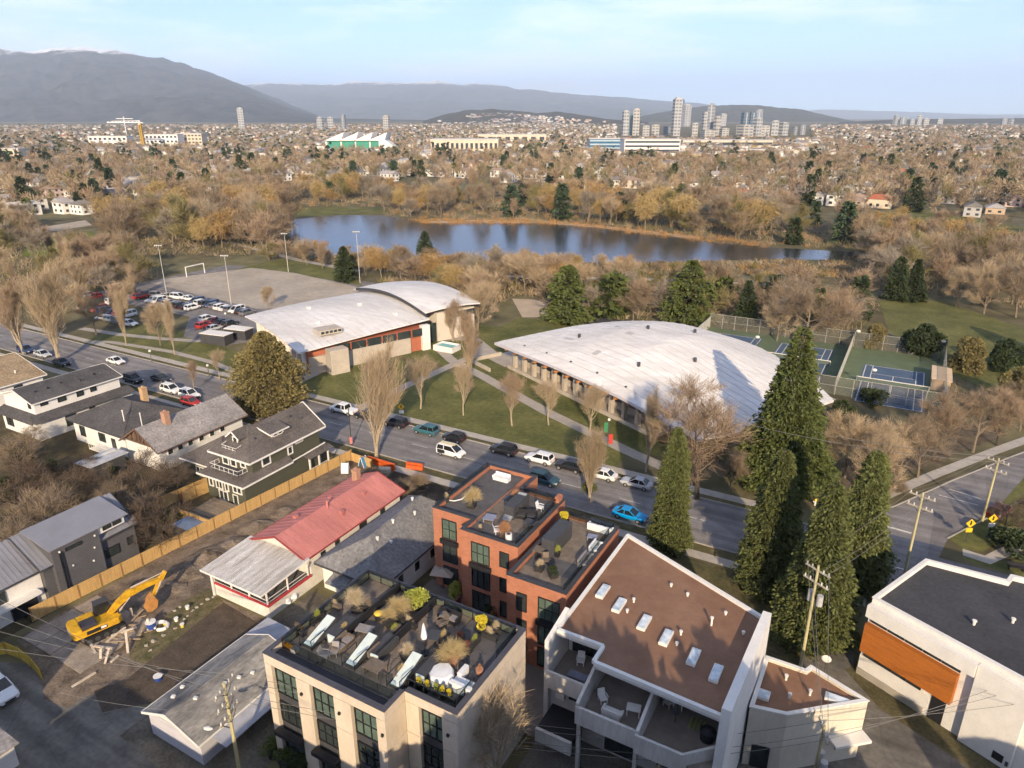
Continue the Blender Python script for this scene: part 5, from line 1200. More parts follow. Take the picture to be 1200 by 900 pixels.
def grey_hip():
    t = thing('bungalow', 'bungalow with a dark grey shingle hip roof, between the red roof and the brick townhouse', 'house', (-47.5,56,0), world=True)
    boxwall(t, -51.7, -43.4, 48.2, 64.2, 0, 3.5, WHITE); hip(t, -51.7, -43.4, 48.2, 64.2, 3.5, 6.3, SHN['grey'], .6, r=(-47.3,51.5,-47.8,61.5), trim=DGREY)
    for x, y, z in ((-47.0,55.2,6.25),(-46.4,58.5,5.8),(-48.3,60.6,6.1),(-45.6,53.0,5.1),(-46.6,51.9,5.9)): vent(t, x, y, z-.1, .3, .12)
    wv(t, -50.2, -48.8, 48.2, 1.6, 2.9, frame=WHITE, nx=3); b = MB(); slab(b, [(-49.9,46.6,2.3),(-47.4,46.6,2.3),(-47.4,48.15,2.75),(-49.9,48.15,2.75)], .1); b.build('porch_roof', SHN['grey'], t)
    for y in (51,54,57,60): wu(t, y, y+1.1, -43.4, 1.2, 2.6, frame=WHITE)
    boxwall(t, -48.2, -47.4, 47.0, 48.18, 0, 2.2, WHITE, 'porch_wall')
grey_hip()
def olive_house():
    OL = M('olive_siding', (.08,.08,.056), .85, .08, .6, fine=.06, streak=(1,1,8)); t = thing('heritage_house', 'dark olive two-storey house with white trim, dormers and a wrap-around skirt roof', 'house', (-74,61,0), world=True)
    boxwall(t, -78.7, -71.0, 54.3, 68.6, 0, 5.1, OL); boxwall(t, -77.9, -71.0, 56.0, 68.6, 5.1, 8.0, OL, 'upper_wall')
    b = MB(); A = (-78.6,55.2,8.0); ze = 8.0
    # main roof: hip at the garden end, gable to the street
    P = [(-78.5,55.0,ze),(-70.2,55.0,ze),(-70.2,69.3,ze),(-78.5,69.3,ze)]; a = (-74.4,58.9,11.0); c = (-74.4,69.3,11.0)
    for f in ((P[0],P[1],a),(P[1],P[2],c,a),(P[3],P[0],a,c)): b.face(f)
    b.face([(p[0],p[1],p[2]-.16) for p in P][::-1])
    for i in (0,1,3): p, q = P[i], P[(i+1) % 4]; b.face(((p[0],p[1],p[2]-.16),(q[0],q[1],q[2]-.16),q,p))
    o = b.build('roof', SHN['brown'], t)
    g = MB(); g.hexa([(-78.3,68.65,7.9),(-70.4,68.65,7.9),(-70.4,68.85,7.9),(-78.3,68.85,7.9)], [(-74.5,68.65,10.9),(-74.3,68.65,10.9),(-74.3,68.85,10.9),(-74.5,68.85,10.9)]); g.build('gable_wall', OL, t)
    tr = MB()
    for i in range(4):
        if i == 2: continue
        p, q = Vector(P[i]), Vector(P[(i+1) % 4]); d = (q-p).normalized(); n = Vector((d.y,-d.x,0))*.05; tr.bar(p+n+Vector((0,0,-.1)), q+n+Vector((0,0,-.1)), .08, .26)
    tr.bar((-70.2,69.34,8),( -74.4,69.34,11), .1, .26); tr.bar((-78.5,69.34,8),(-74.4,69.34,11), .1, .26)
    k = tr.build('fascia', WHITE); k.parent = o
    # skirt roof between the floors
    s = MB(); zb, zt = 5.05, 5.95; x0, x1, y0, y1 = -79.6, -70.3, 53.5, 62.5; X0, X1, Y0 = -77.95, -70.95, 56.0
    s.face(((x0,y0,zb),(x1,y0,zb),(X1,Y0,zt),(X0,Y0,zt))); s.face(((x1,y0,zb),(x1,y1,zb),(X1,y1,zt),(X1,Y0,zt))); s.face(((x0,y1,zb),(x0,y0,zb),(X0,Y0,zt),(X0,y1,zt))); s.face(((x0,y0,zb-.14),(x0,y1,zb-.14),(x1,y1,zb-.14),(x1,y0,zb-.14)))
    for p, q in (((x0,y0),(x1,y0)),((x1,y0),(x1,y1)),((x0,y1),(x0,y0))): s.face(((p[0],p[1],zb-.14),(q[0],q[1],zb-.14),(q[0],q[1],zb),(p[0],p[1],zb)))
    so_ = s.build('skirt_roof', SHN['brown'], t); tr = MB(); tr.bar((x0,y0-.05,zb-.1),(x1,y0-.05,zb-.1), .08, .24); tr.bar((x1+.05,y0,zb-.1),(x1+.05,y1,zb-.1), .08, .24); tr.bar((x1+.02,y1,zb+.1),(x1+.02,69,zb+.35), .08, .2); k = tr.build('fascia', WHITE); k.parent = so_
    MB().box(-71.02,-70.9,54.3,69,1.4,1.62).build('belt_trim', WHITE, t)
    # balcony with rail in front of the upper floor
    boxwall(t, -77.6, -72.2, 54.4, 55.98, 5.75, 5.9, DECKG, 'balcony_floor'); rail(t, [(-77.6,55.9,5.9),(-77.6,54.4,5.9),(-72.0,54.4,5.9),(-72.0,55.9,5.9)], .7, WHITE, 1.0, False)
    wv(t, -76.9, -75.6, 56.0, 6.0, 7.7, frame=WHITE, fr=.16); wv(t, -75.3, -74.1, 56.0, 6.0, 7.7, frame=WHITE, fr=.16, name='door'); wv(t, -73.3, -72.2, 56.0, 6.3, 7.6, frame=WHITE, fr=.18)
    # windows
    wv(t, -78.2, -77.3, 54.3, 3.0, 4.7, frame=WHITE, fr=.16); wv(t, -76.8, -75.4, 54.3, 3.0, 4.7, frame=WHITE, nx=2, fr=.16); wv(t, -75.0, -74.2, 54.3, 3.0, 4.7, frame=WHITE, fr=.16); wv(t, -73.4, -71.6, 54.3, 3.2, 4.6, frame=WHITE, nx=2, fr=.18)
    wv(t, -76.4, -74.6, 54.3, 1.35, 2.9, frame=WHITE, nx=2, fr=.12, name='door'); wv(t, -73.6, -72.6, 54.3, 1.35, 2.9, frame=WHITE, fr=.1, name='door')
    wu(t, 57.6, 59.2, -71.0, 6.1, 7.6, frame=WHITE, fr=.2); wu(t, 62.3, 63.3, -71.0, 5.9, 7.2, frame=WHITE, fr=.18); wu(t, 63.9, 65.4, -71.0, 7.0, 7.75, frame=WHITE, fr=.16)
    # street porch
    boxwall(t, -71.0, -70.2, 65.4, 69.2, 0, 1.5, WHITE, 'porch_base'); b = MB(); slab(b, [(-71.2,65.0,4.9),(-69.6,65.0,4.5),(-69.6,70,4.5),(-71.2,70,4.9)], .15); b.build('porch_roof', SHN['brown'], t); 
    for y in (65.4,67.3,69.2): boxwall(t, -70.2, -70.0, y-.1, y+.1, 1.5, 4.45, WHITE, 'porch_post')
    rail(t, [(-70.1,65.4,1.5),(-70.1,69.2,1.5)], 1.0, WHITE, .5, False)
    # garden dormer with balconette
    D = MB(); D.box(-75.6, -74.0, 56.9, 58.8, 8.7, 10.3); d_ = D.build('dormer', OL, t); wv(t, -75.3, -74.3, 56.9, 9.0, 10.2, frame=WHITE, fr=.14)
    b = MB(); slab(b, [(-76.1,56.4,10.15),(-74.8,56.4,11.15),(-74.8,59.6,11.15),(-76.1,59.6,10.15)], .1); slab(b, [(-74.8,56.4,11.15),(-73.5,56.4,10.15),(-73.5,59.6,10.15),(-74.8,59.6,11.15)], .1); k = b.build('dormer_roof', SHN['brown']); k.parent = d_
    f = MB(); f.bar((-76.1,56.35,10.1),(-74.8,56.35,11.1), .08, .2); f.bar((-74.8,56.35,11.1),(-73.5,56.35,10.1), .08, .2); k = f.build('dormer_trim', WHITE); k.parent = d_
    rail(t, [(-76.4,57.2,8.85),(-76.4,55.8,8.6),(-73.5,55.8,8.6),(-73.5,57.2,8.85)], .5, WHITE, .8, False)
    # side dormer
    D = MB(); D.hexa([(-73.6,60.6,9.0),(-71.9,60.6,9.0),(-71.9,62.9,9.0),(-73.6,62.9,9.0)], [(-73.6,60.6,10.3),(-71.9,60.6,9.95),(-71.9,62.9,9.95),(-73.6,62.9,10.3)]); d_ = D.build('dormer', WHITE, t); wu(t, 60.9, 61.7, -71.9, 9.15, 9.8, frame=WHITE, fr=.1); wu(t, 61.8, 62.6, -71.9, 9.15, 9.8, frame=WHITE, fr=.1)
    b = MB(); slab(b, [(-74.2,60.0,10.7),(-71.4,60.0,9.95),(-71.4,63.5,9.95),(-74.2,63.5,10.7)], .12); k = b.build('dormer_roof', SHN['brown']); k.parent = d_; f = MB(); f.bar((-71.36,60.0,9.88),(-71.36,63.5,9.88), .08, .2); f.bar((-74.2,59.96,10.6),(-71.4,59.96,9.88), .08, .2); k = f.build('dormer_trim', WHITE); k.parent = d_
    for x, y, z in ((-72.6,58.4,9.7),(-73.2,65.5,10.2),(-72.4,67.0,9.6),(-75.5,62,10.3)): vent(t, x, y, z-.1, .25, .1, DGREY)
    # lower side wing on the left
    boxwall(t, -87.0, -79.0, 57.0, 68.0, 0, 4.1, OL, 'wing_wall'); hip(t, -87.0, -79.2, 57.0, 68.0, 4.1, 6.6, SHN['brown'], .5, trim=WHITE, name='wing_roof')
    wv(t, -84.6, -82.9, 57.0, 1.8, 3.3, frame=WHITE, nx=2, fr=.14); vent(t, -79.9, 57.6, 4.6, 1.7, .09, BLACK, 'stove_pipe'); t.location = Vector(t.location) + Vector((-2.1,1.7,-1.3))
olive_house()
def left_houses():
    t = thing('bungalow', 'bungalow with a long pale grey gable roof, brick chimney and timber gable truss', 'house', (-96.5,64,0), world=True)
    boxwall(t, -100.6, -92.7, 57.2, 72.5, 0, 4.0, WHITE); gable(t, -100.6, -92.7, 57.2, 72.5, 4.0, 6.5, SHN['pale'], .7, .14, trim=M('brown_trim', (.16,.10,.07), .8, .1, 2), wall=BROWNW)
    chimney(t, -95.8, 61.2, 5.2, 7.6, .9); vent(t, -97.8, 58.5, 5.4, 2.6, .07, WHITE, 'flue')
    for y in (59.0,): b = MB(); slab(b, [(-97.6,58.8,6.25),(-96.9,58.8,6.55),(-96.9,60.2,6.55),(-97.6,60.2,6.25)], .1); b.build('skylight', GLASS, t)
    g = MB()
    for x in (-98.6,-97.4,-96.6,-95.8,-94.6): g.box(x-.08,x+.08,56.7,56.86,4.0,4.2+2.1*(1-abs(x+96.6)/4.2))
    g.bar((-100.4,56.78,4.1),(-92.9,56.78,4.1), .16, .2); g.build('gable_truss', M('brown_trim', (.16,.10,.07), .8, .1, 2), t)
    for y in (58.5,60.2,62,64,66,68): wu(t, y, y+1.0, -92.7, 2.2, 3.3, frame=WHITE, nx=1)
    t = thing('bungalow', 'bungalow with a near-black shingle hip roof and brick chimney, beside the white house', 'house', (-108,63,0), world=True)
    boxwall(t, -115.2, -101.6, 57.6, 68.6, 0, 3.9, WHITE); hip(t, -115.2, -101.6, 57.6, 68.6, 3.9, 6.6, SHN['dark'], .7, trim=DGREY); chimney(t, -108.6, 66.3, 5, 7.5, .9, M('tan_chimney', (.50,.33,.18), .9, .15, 4)); vent(t, -104, 59.5, 4.6, 2.2, .08)
    wv(t, -113.6, -112.2, 57.6, 1.2, 3.0, frame=BLACK); wv(t, -108.5, -106.8, 57.6, 1.4, 2.9, frame=BLACK, nx=2); wv(t, -105.2, -104.2, 57.6, .2, 2.6, frame=BLACK, name='door'); boxwall(t, -109, -103, 55.9, 57.58, .5, .62, WHITE, 'back_step'); rail(t, [(-109,56,.6),(-103,56,.6)], .9, WHITE, .6, False)
    t = thing('white_house', 'white two-storey house with dark grey roofs at the left', 'house', (-125,62,0), world=True)
    boxwall(t, -130.6, -119.8, 54.4, 71.0, 0, 3.4, WHITE); boxwall(t, -130.4, -121.3, 55.2, 70.0, 3.4, 6.3, WHITE, 'upper_wall'); gable(t, -130.4, -121.3, 55.2, 70.0, 6.3, 7.7, SHN['dark'], .5, .14, trim=WHITE, wall=WHITE)
    b = MB(); slab(b, [(-121.3,54.0,4.1),(-119.2,54.0,3.3),(-119.2,71.4,3.3),(-121.3,71.4,4.1)], .12); slab(b, [(-131,53.4,3.3),(-119.2,53.4,3.29),(-121.3,55.18,4.1),(-131,55.18,4.1)], .12); b.build('skirt_roof', SHN['dark'], t)
    for y0, y1, z0, z1 in ((56.2,57.4,5.2,5.9),(59.0,60.4,4.9,6.1),(62.2,63.4,4.8,6.1),(64.6,65.7,4.9,6.2)): wu(t, y0, y1, -121.3, z0, z1, frame=BLACK)
    for y0, y1, z0, z1 in ((58.8,60.6,.9,2.8),(63.0,64.0,1.2,2.9),(67.5,68.3,1.8,2.7)): wu(t, y0, y1, -119.8, z0, z1, frame=BLACK)
    wv(t, -123.0, -122.2, 55.2, 4.9, 6.0, frame=BLACK); wv(t, -129.5, -127.5, 54.4, .9, 2.6, frame=BLACK, nx=2)
    for y in (57,59,61.5,64,67): vent(t, -122.5-(y % 2), y, 7.0, .2, .1, BLACK)
    t = thing('tan_roofed_house', 'house with a broad sunlit tan shingle roof at the left picture edge', 'house', (-148,70,0), world=True)
    boxwall(t, -158, -139.5, 50, 66.2, 0, 4.6, WHITE); gable(t, -158, -139.5, 50, 66.2, 4.6, 7.2, SHN['tan'], .6, .16, trim=WHITE, wall=WHITE); wu(t, 61, 62.5, -139.5, 2.4, 3.8, frame=BLACK); wu(t, 56, 57.5, -139.5, 2.4, 3.8, frame=BLACK); vent(t, -142, 63, 5.2, .5, .12)
    t = thing('garden_shed', 'small dark shed with a pale metal roof in the overgrown yard', 'shed', (-100,52.5,0), world=True)
    boxwall(t, -101.3, -98.2, 50.3, 55.2, 0, 2.5, DGREY); b = MB(); slab(b, [(-101.8,49.7,2.55),(-97.8,49.7,2.75),(-97.8,55.7,2.75),(-101.8,55.7,2.55)], .1); o = b.build('roof', M('pale_metal', (.50,.50,.52), .4, .15, 1), t); b = MB(); b.box(-100.9,-100.1,50.2,55.2,2.68,2.76); k = b.build('roof_light', M('clear_sheet', (.70,.68,.62), .4, .1, 1)); k.parent = o; wv(t, -100.6, -99.4, 50.3, .1, 2.1, frame=BLACK, name='door')
BROWNW = M('brown_boards', (.20,.13,.085), .85, .15, 2)
left_houses()
def lane_house():
    MET = M('grey_seam_metal', (.235,.235,.26), .5, .08, .5); CHAR = M('charcoal_siding', (.10,.098,.105), .8, .08, .5, fine=.08)
    t = thing('lane_house', 'charcoal laneway house with a grey standing-seam roof and box dormer beside the wooden fence', 'house', (-78,34,0), world=True)
    boxwall(t, -84.4, -75.6, 31.2, 41.8, 0, 4.9, CHAR); o = gable(t, -84.4, -75.6, 31.2, 41.8, 4.9, 7.3, MET, .4, .12, trim=DGREY, wall=CHAR)
    boxwall(t, -84.4, -76.2, 17.0, 31.15, 0, 4.6, WHITE, 'near_wall'); n2 = gable(t, -84.4, -76.2, 17.0, 30.7, 4.6, 7.1, MET, .35, .12, trim=DGREY, wall=WHITE)
    for ro, y0, y1, ze, zr, xa, xb in ((o,30.9,42.1,4.68,7.32,-84.8,-75.2),(n2,16.8,31.0,4.36,7.12,-84.8,-75.8)):
        s = MB(); xm = (xa+xb)/2
        for i in range(int((y1-y0)/.5)): y = y0+.25+i*.5; s.bar((xa,y,ze+.02),(xm,y,zr+.02), .03, .06); s.bar((xb,y,ze+.02),(xm,y,zr+.02), .03, .06)
        k = s.build('roof_seams', MET); k['kind'] = 'stuff'; k.parent = ro
    # box dormer breaking through the right slope down to the wall
    D = MB(); D.hexa([(-79.4,32.2,0),(-75.0,32.2,0),(-75.0,37.4,0),(-79.4,37.4,0)], [(-79.4,32.2,7.25),(-75.0,32.2,6.5),(-75.0,37.4,6.5),(-79.4,37.4,7.25)]); d_ = D.build('dormer', CHAR, t)
    b = MB(); slab(b, [(-80.0,31.9,7.52),(-74.7,31.9,6.66),(-74.7,40.9,6.66),(-80.0,40.9,7.52)], .12); k = b.build('dormer_roof', MET); k.parent = d_
    boxwall(t, -75.59, -75.2, 37.45, 40.6, 5.5, 6.45, WHITE, 'dormer_panel'); wu(t, 38.0, 39.0, -75.2, 5.75, 6.3, frame=BLACK); wu(t, 39.2, 40.2, -75.2, 5.75, 6.3, frame=BLACK)
    wu(t, 33.6, 35.4, -75.0, 5.6, 6.0, frame=BLACK); wu(t, 37.9, 39.6, -75.6, 1.9, 3.1, frame=BLACK); wu(t, 40.6, 41.3, -75.6, 2.2, 3.2, frame=BLACK)
    for y, z in ((33.0,5.9),(34.0,3.6),(36.6,4.4),(36.9,5.8),(36.2,2.9)): b = MB(); b.ball((-74.95,y,z), .12); b.build('wall_vent', WHITE, t)
    b = MB(); b.cyl(-74.9, 32.9, 0, 5.8, .06, 6); b.cyl(-74.9, 33.2, 0, 5.8, .06, 6); b.build('downpipe', BLACK, t)
    for y in (18,21.5,25): wu(t, y, y+2.6, -76.2, 2.6, 3.9, frame=DGREY, nx=2)
    boxwall(t, -76.19, -75.2, 17.5, 30.5, 2.1, 2.4, WHITE, 'ledge'); boxwall(t, -76.19, -75.9, 27.6, 30.2, .1, 2.0, BLACK, 'garage_door')
    rail(t, [(-79.5,41.6,5.4),(-76.2,41.6,5.4)], .8, BLACK, .5, False); vent(t, -80.5,35,7.0,.4,.1,BLACK); vent(t, -79,34,6.9,.3,.1,BLACK)
lane_house()
def garage():
    t = thing('garage', 'long white garage with a low weathered grey roof behind the cream building', 'garage', (-46.7,30,0), world=True)
    boxwall(t, -50.2, -43.6, 25.6, 36.0, 0, 2.6, M('lilac_white_boards', (.52,.51,.55), .8, .08, .8, streak=(1,1,5))); gable(t, -50.2, -43.6, 25.6, 36.0, 2.7, 3.9, M('worn_roll_roof', (.15,.145,.145), .88, .3, .5, col2=(.40,.375,.335), fine=.25, streak=(1,.4,1)), .35, .1, xr=-47.2, trim=WHITE, wall=WHITE)
    b = MB(); slab(b, [(-43.3,26.5,2.5),(-41.6,26.5,2.2),(-41.6,36,2.2),(-43.3,36,2.5)], .08); b.build('lean_to_roof', M('pale_sheet', (.36,.36,.39), .5, .15, 1), t)
    for x, y, z in ((-46.6,27.8,3.7),(-46.0,30.3,3.5),(-45.6,31.5,3.4),(-48.8,27.2,3.3),(-49.4,28.5,3.0),(-45.2,32.6,3.2)): b = MB(); b.obox((x,y,z+.1), .35, .25, .2, .4); b.build('roof_weight', WHITE, t)
    boxwall(t, -50.4, -46.4, 36.4, 39.0, 0, 2.2, WHITE, 'rear_shed_wall'); b = MB(); slab(b, [(-50.7,36.2,2.5),(-46.2,36.2,2.3),(-46.2,39.3,2.3),(-50.7,39.3,2.5)], .08); b.build('rear_shed_roof', M('pale_sheet', (.36,.36,.39), .5, .15, 1), t)
garage()
# ------------------------------------------------------------------ park halls
ROOFW = M('white_roof_membrane', (.62,.585,.555), .78, .08, .09, col2=(.76,.73,.70), fine=.10, streak=(.4,1.2,1))
CONCR = M('exposed_concrete', (.46,.40,.33), .9, .1, .5, fine=.08)
ORT = M('orange_timber_beam', (.52,.22,.08), .8, .15, 2)
REDP = M('red_panel', (.55,.10,.05), .7, .1, 1)
def lattice(name, mat, parent, xs, ys, zf, th=.35):
    """curved roof sheet with a thickness; xs may depend on y"""
    b = MB(); nx, ny = len(xs(ys[0])), len(ys); k = nx*ny
    for dz in (0, -th):
        for y in ys:
            for x in xs(y): b.v.append((x, y, zf(x, y)+dz))
    for j in range(ny-1):
        for i in range(nx-1):
            a = j*nx+i; b.f.append((a,a+1,a+nx+1,a+nx)); b.m.append(0); b.f.append((k+a+nx,k+a+nx+1,k+a+1,k+a)); b.m.append(0)
    for i in range(nx-1):
        b.f.append((i,k+i,k+i+1,i+1)); b.m.append(0); a = (ny-1)*nx+i; b.f.append((a+1,k+a+1,k+a,a)); b.m.append(0)
    for j in range(ny-1):
        a = j*nx; b.f.append((a+nx,k+a+nx,k+a,a)); b.m.append(0); a = j*nx+nx-1; b.f.append((a,k+a,k+a+nx,a+nx)); b.m.append(0)
    return b.build(name, mat, parent)
def arena():
    t = thing('ice_rink', 'large hall with a pale vaulted roof and a concrete colonnade facing the lawn', 'building', (-72.2,123.9,0), math.radians(-25.9))
    def e(x): return min(1, max(.12, (x+7)/26))**.75 if x < 30 else 1-.86*min(1, (x-30)/27)**.95
    def zf(x, y): return 5.0 - max(0, x-38)*.05 + 5.4*max(0, 1-((y-20)/23)**2)*e(x)
    ys = list(np.linspace(-1.2, 42, 25)); lx = lambda y: -1.5+min(y if y > 0 else 0, 15)*.45+max(0, y-15)*.75; rx = lambda y: 57.5+min(0, (y-8))*.3-max(0, y-30)*2.6
    sec = [(0,.53,'left'),(.53,.80,'mid'),(.80,1,'right')]
    o = lattice('roof', ROOFW, t, lambda y: [lx(y)+(rx(y)-lx(y))*i/36 for i in range(37)], ys, zf)
    s = MB()                                   # standing seams and the two kinked folds
    for y in np.linspace(1, 40, 24):
        p = [(lx(y)+(rx(y)-lx(y))*i/16, y, 0) for i in range(17)]; p = [(a,b,zf(a,b)+.03) for a,b,_ in p]
        for a, c in zip(p, p[1:]): s.bar(a, c, .10, .06)
    k = s.build('roof_seams', M('seam_grey', (.54,.52,.50), .7, .1, 1)); k.parent = o; k['kind'] = 'stuff'
    f = MB()
    for i in range(36):
        x0 = lx(-1.2)+(rx(-1.2)-lx(-1.2))*i/36; x1 = lx(-1.2)+(rx(-1.2)-lx(-1.2))*(i+1)/36; f.bar((x0,-1.24,zf(x0,-1.2)-.2),(x1,-1.24,zf(x1,-1.2)-.2), .1, .5)
    k = f.build('fascia', M('fascia_lilac', (.55,.52,.55), .7, .1, 1)); k.parent = o
    MB().box(2, 50, 5.5, 33, 0, 4.0).build('wall', CONCR, t)
    for i in range(13):
        x = 2.0+i*3.35; MB().box(x-.35, x+.35, 1.3, 2.1, 0, 4.4).build('column', CONCR, t); b = MB(); b.box(x-.22, x+.22, -.9, 5.4, 4.42, 4.8); b.build('beam', ORT if i < 12 else CONCR, t)
        if i < 12: MB().box(x+.3, x+3.0, 5.3, 5.48, 1.6, 4.3).build('window', GLASS, t)
    MB().box(1, 44, 3.9, 4.2, 0, 1.5).build('low_wall', CONCR, t); MB().box(1, 44, .3, .6, 0, .7).build('retaining_wall', CONCR, t); MB().box(-7, 1, -4.2, -3.9, 0, .8).build('retaining_wall', CONCR, t); MB().box(-7, -6.7, -3.9, 4, 0, .8).build('retaining_wall', CONCR, t)
    MB().box(.9, 44, .61, 3.9, .02, .12).build('walkway', PATH, t)
    MB().box(2, 16, 16, 32, 0, 4.5).build('rear_block', WHITE, t)
    rr = random.Random(8)
    for i in range(9):
        x, y, w_, d_ = rr.uniform(8,46), rr.uniform(3,20), rr.uniform(.8,2.6), rr.uniform(.6,1.6); b = MB(); b.face([(x,y,zf(x,y)+.05),(x+w_,y,zf(x+w_,y)+.05),(x+w_,y+d_,zf(x+w_,y+d_)+.05),(x,y+d_,zf(x,y+d_)+.05)]); b.build('roof_patch', M('patch_grey', (.46,.44,.43), .8, .1, 1) if i % 2 else M('patch_white', (.74,.72,.70), .7, .05, 1), t)
    for i in range(6): x, y = 6+i*7.5, 1.2; b = MB(); z = zf(x,y); b.cyl(x,y,z-.05,z+.18,.22,8); b.build('roof_drain', DGREY, t)
    for x, y in ((28,27),(22,20),(38,16),(14,9),(44,9),(33,7)): b = MB(); z = zf(x,y); b.cyl(x,y,z-.1,z+.7,.3,8); b.build('roof_vent', DGREY, t)
arena()
def centre():
    t = thing('community_centre', 'community centre with a sweeping white roof and red window panels behind the evergreen', 'building', (-133.5,110,0), math.radians(-23))
    def zf(x, y): return 5.8 + 2.6*math.sin(math.pi*min(1, max(0, (x+9)/43)))*(.5+.5*min(1, y/18)) - .02*max(0, 8-y)**1.6*.2
    lx = lambda y: -y*.18; rx = lambda y: 32.4-.1*y
    lattice('roof', ROOFW, t, lambda y: [lx(y)+(rx(y)-lx(y))*i/24 for i in range(25)], list(np.linspace(-.6, 32, 18)), zf, .3)
    lattice('upper_roof', ROOFW, t, lambda y: [-8+i*(36)/20 for i in range(21)], list(np.linspace(31.0, 47, 10)), lambda x, y: zf(x, 31)+1.0+.5*math.sin(math.pi*(y-31)/16), .3)
    sm = MB()
    for y in np.linspace(1.5, 30.5, 18):
        p = [(lx(y)+(rx(y)-lx(y))*i/14, y) for i in range(15)]; p = [(a,c,zf(a,c)+.03) for a,c in p]
        for a, c in zip(p, p[1:]): sm.bar(a, c, .09, .05)
    o = sm.build('roof_seams', M('seam_grey', (.54,.52,.50), .7, .1, 1), t); o['kind'] = 'stuff'
    for x, y in ((8,12),(14,22),(20,9),(24,26)): b = MB(); b.box(x-.4,x+.4,y-.4,y+.4,zf(x,y)-.1,zf(x,y)+.5); b.build('roof_unit', WHITE, t)
    b = MB()
    for i in range(24): x0, x1 = -6.5+i*1.5, -5+i*1.5; b.bar((x0,30.97,zf(x0,31)+.95),(x1,30.97,zf(x1,31)+.95), .12, .7)
    b.build('roof_step', DGREY, t)
    MB().box(1.5, 30, 2.0, 31, 0, 5.2).build('wall', M('red_brown_wall', (.40,.13,.075), .85, .1, 1), t); MB().box(27.6, 30.6, 2.2, 26, 0, 3.6).build('side_wall', CONCR, t)
    for i in range(10):
        x = 2.2+i*3.0; MB().box(x-.25, x+.25, 1.2, 1.99, 0, 5.3).build('column', WHITE, t)
        if i < 9:
            MB().box(x+.5, x+2.5, 1.9, 1.98, .9, 2.4).build('window', GLASS, t); MB().box(x+.5, x+2.5, 1.88, 1.97, 2.6, 4.6).build('red_panel', REDP if i % 2 else ORT, t)
    for i in range(6): y = 8+i*3.7; MB().box(30.61, 30.7, y, y+3.2, 3.62, 5.3).build('window', GLASS, t)
    MB().box(29.5, 30.8, 29, 31, 0, 5.8).build('pier', WHITE, t); MB().box(19, 26.8, 35.4, 46.0, 0, 6.9).build('white_block', M('pale_block', (.62,.55,.47), .85, .06, .4), t); MB().box(26.81, 26.95, 40.5, 46, 5.2, 6.6).build('window', GLASS, t); MB().box(26.81, 26.95, 31.5, 35, .4, 4.8).build('window', GLASS, t)
    MB().box(31.2, 33.8, 5.5, 9.5, 0, 5.2).build('ramp_house', CONCR, t)
    b = MB(); b.box(24.5, 28.0, 6, 11, 8.2-1.2, 8.0); b.build('roof_light_frame', CONCR, t)
    for i in range(5): MB().box(28.01, 28.08, 6.3+i*.95, 7.0+i*.95, 7.3, 7.8).build('roof_light', GLASS, t)
    e = thing('plant_enclosure', 'low white enclosure with a teal cover beside the community centre', 'enclosure', at(524,410), 0)
    b = MB(); b.box(-2.6,2.6,-1.8,-1.6,0,1.3); b.box(-2.6,2.6,1.6,1.8,0,1.3); b.box(-2.6,-2.4,-1.59,1.59,0,1.3); b.box(2.4,2.6,-1.59,1.59,0,1.3); b.build('wall', WHITE, e); MB().box(-2.3,2.3,-1.5,1.5,.8,.9).build('cover', M('teal_cover', (.16,.42,.45), .4, .15, 1), e)
centre()
# sheds and containers between car park and centre
for (x, y, w_, l_, lab) in ((255,402,7,3,'white-topped storage container by the car park'),(281,396,6,3,'second storage container next to the community centre')):
    p = at(x, y); t = thing('container', lab, 'container', p, math.radians(10)); MB().box(-w_/2, w_/2, -l_/2, l_/2, 0, 2.4).build('body', DGREY, t); MB().box(-w_/2-.1, w_/2+.1, -l_/2-.1, l_/2+.1, 2.4, 2.55).build('roof', WHITE, t)
t = thing('storage_shed', 'long tan shed with a sunlit roof beside the right tennis court', 'shed', at(1101,452), 0); MB().box(-1.6,1.6,-3.5,5.0,0,2.2).build('wall', WALLS['tan'], t); b = MB(); slab(b, [(-1.8,-3.8,2.5),(1.8,-3.8,2.3),(1.8,5.3,2.3),(-1.8,5.3,2.5)], .12); b.build('roof', M('tan_sheet', (.62,.46,.30), .8, .08, .5), t)
# ------------------------------------------------------------------ tennis courts
CTG = M('court_green', (.115,.15,.085), .9, .12, .3, fine=.08); CTB = M('court_blue', (.075,.115,.18), .9, .12, .3, fine=.06)
sheet('tennis_court', [(-42,141.3),(9.5,141.3),(9.5,176.2),(-42,176.2)], .06, CTG)
def court(cx, cy, label, n):
    sheet('tennis_court', [(cx-5.9,cy-12.1),(cx+5.9,cy-12.1),(cx+5.9,cy+12.1),(cx-5.9,cy+12.1)], .07, CTB)
    L_ = []
    for x in (-5.49,-4.11,4.11,5.49): L_.append(((cx+x,cy-11.89),(cx+x,cy+11.89)))
    for y in (-11.89,-6.4,6.4,11.89): L_.append(((cx-(5.49 if abs(y) > 10 else 4.11),cy+y),(cx+(5.49 if abs(y) > 10 else 4.11),cy+y)))
    L_.append(((cx,cy-6.4),(cx,cy+6.4))); lines('court_line', L_, .16, .078)
    t = thing('tennis_net', label, 'net', (cx,cy,.07), 0)
    for x in (-6.4,6.4): MB().cyl(x, 0, 0, 1.08, .07, 8).build('post', WHITE, t)
    MB().box(-6.35, 6.35, -.02, .02, .1, .92).build('mesh', M('net_mesh', (.10,.13,.11), .9, .1, 3), t); MB().box(-6.35, 6.35, -.05, .05, .93, 1.05).build('tape', WHITE, t)
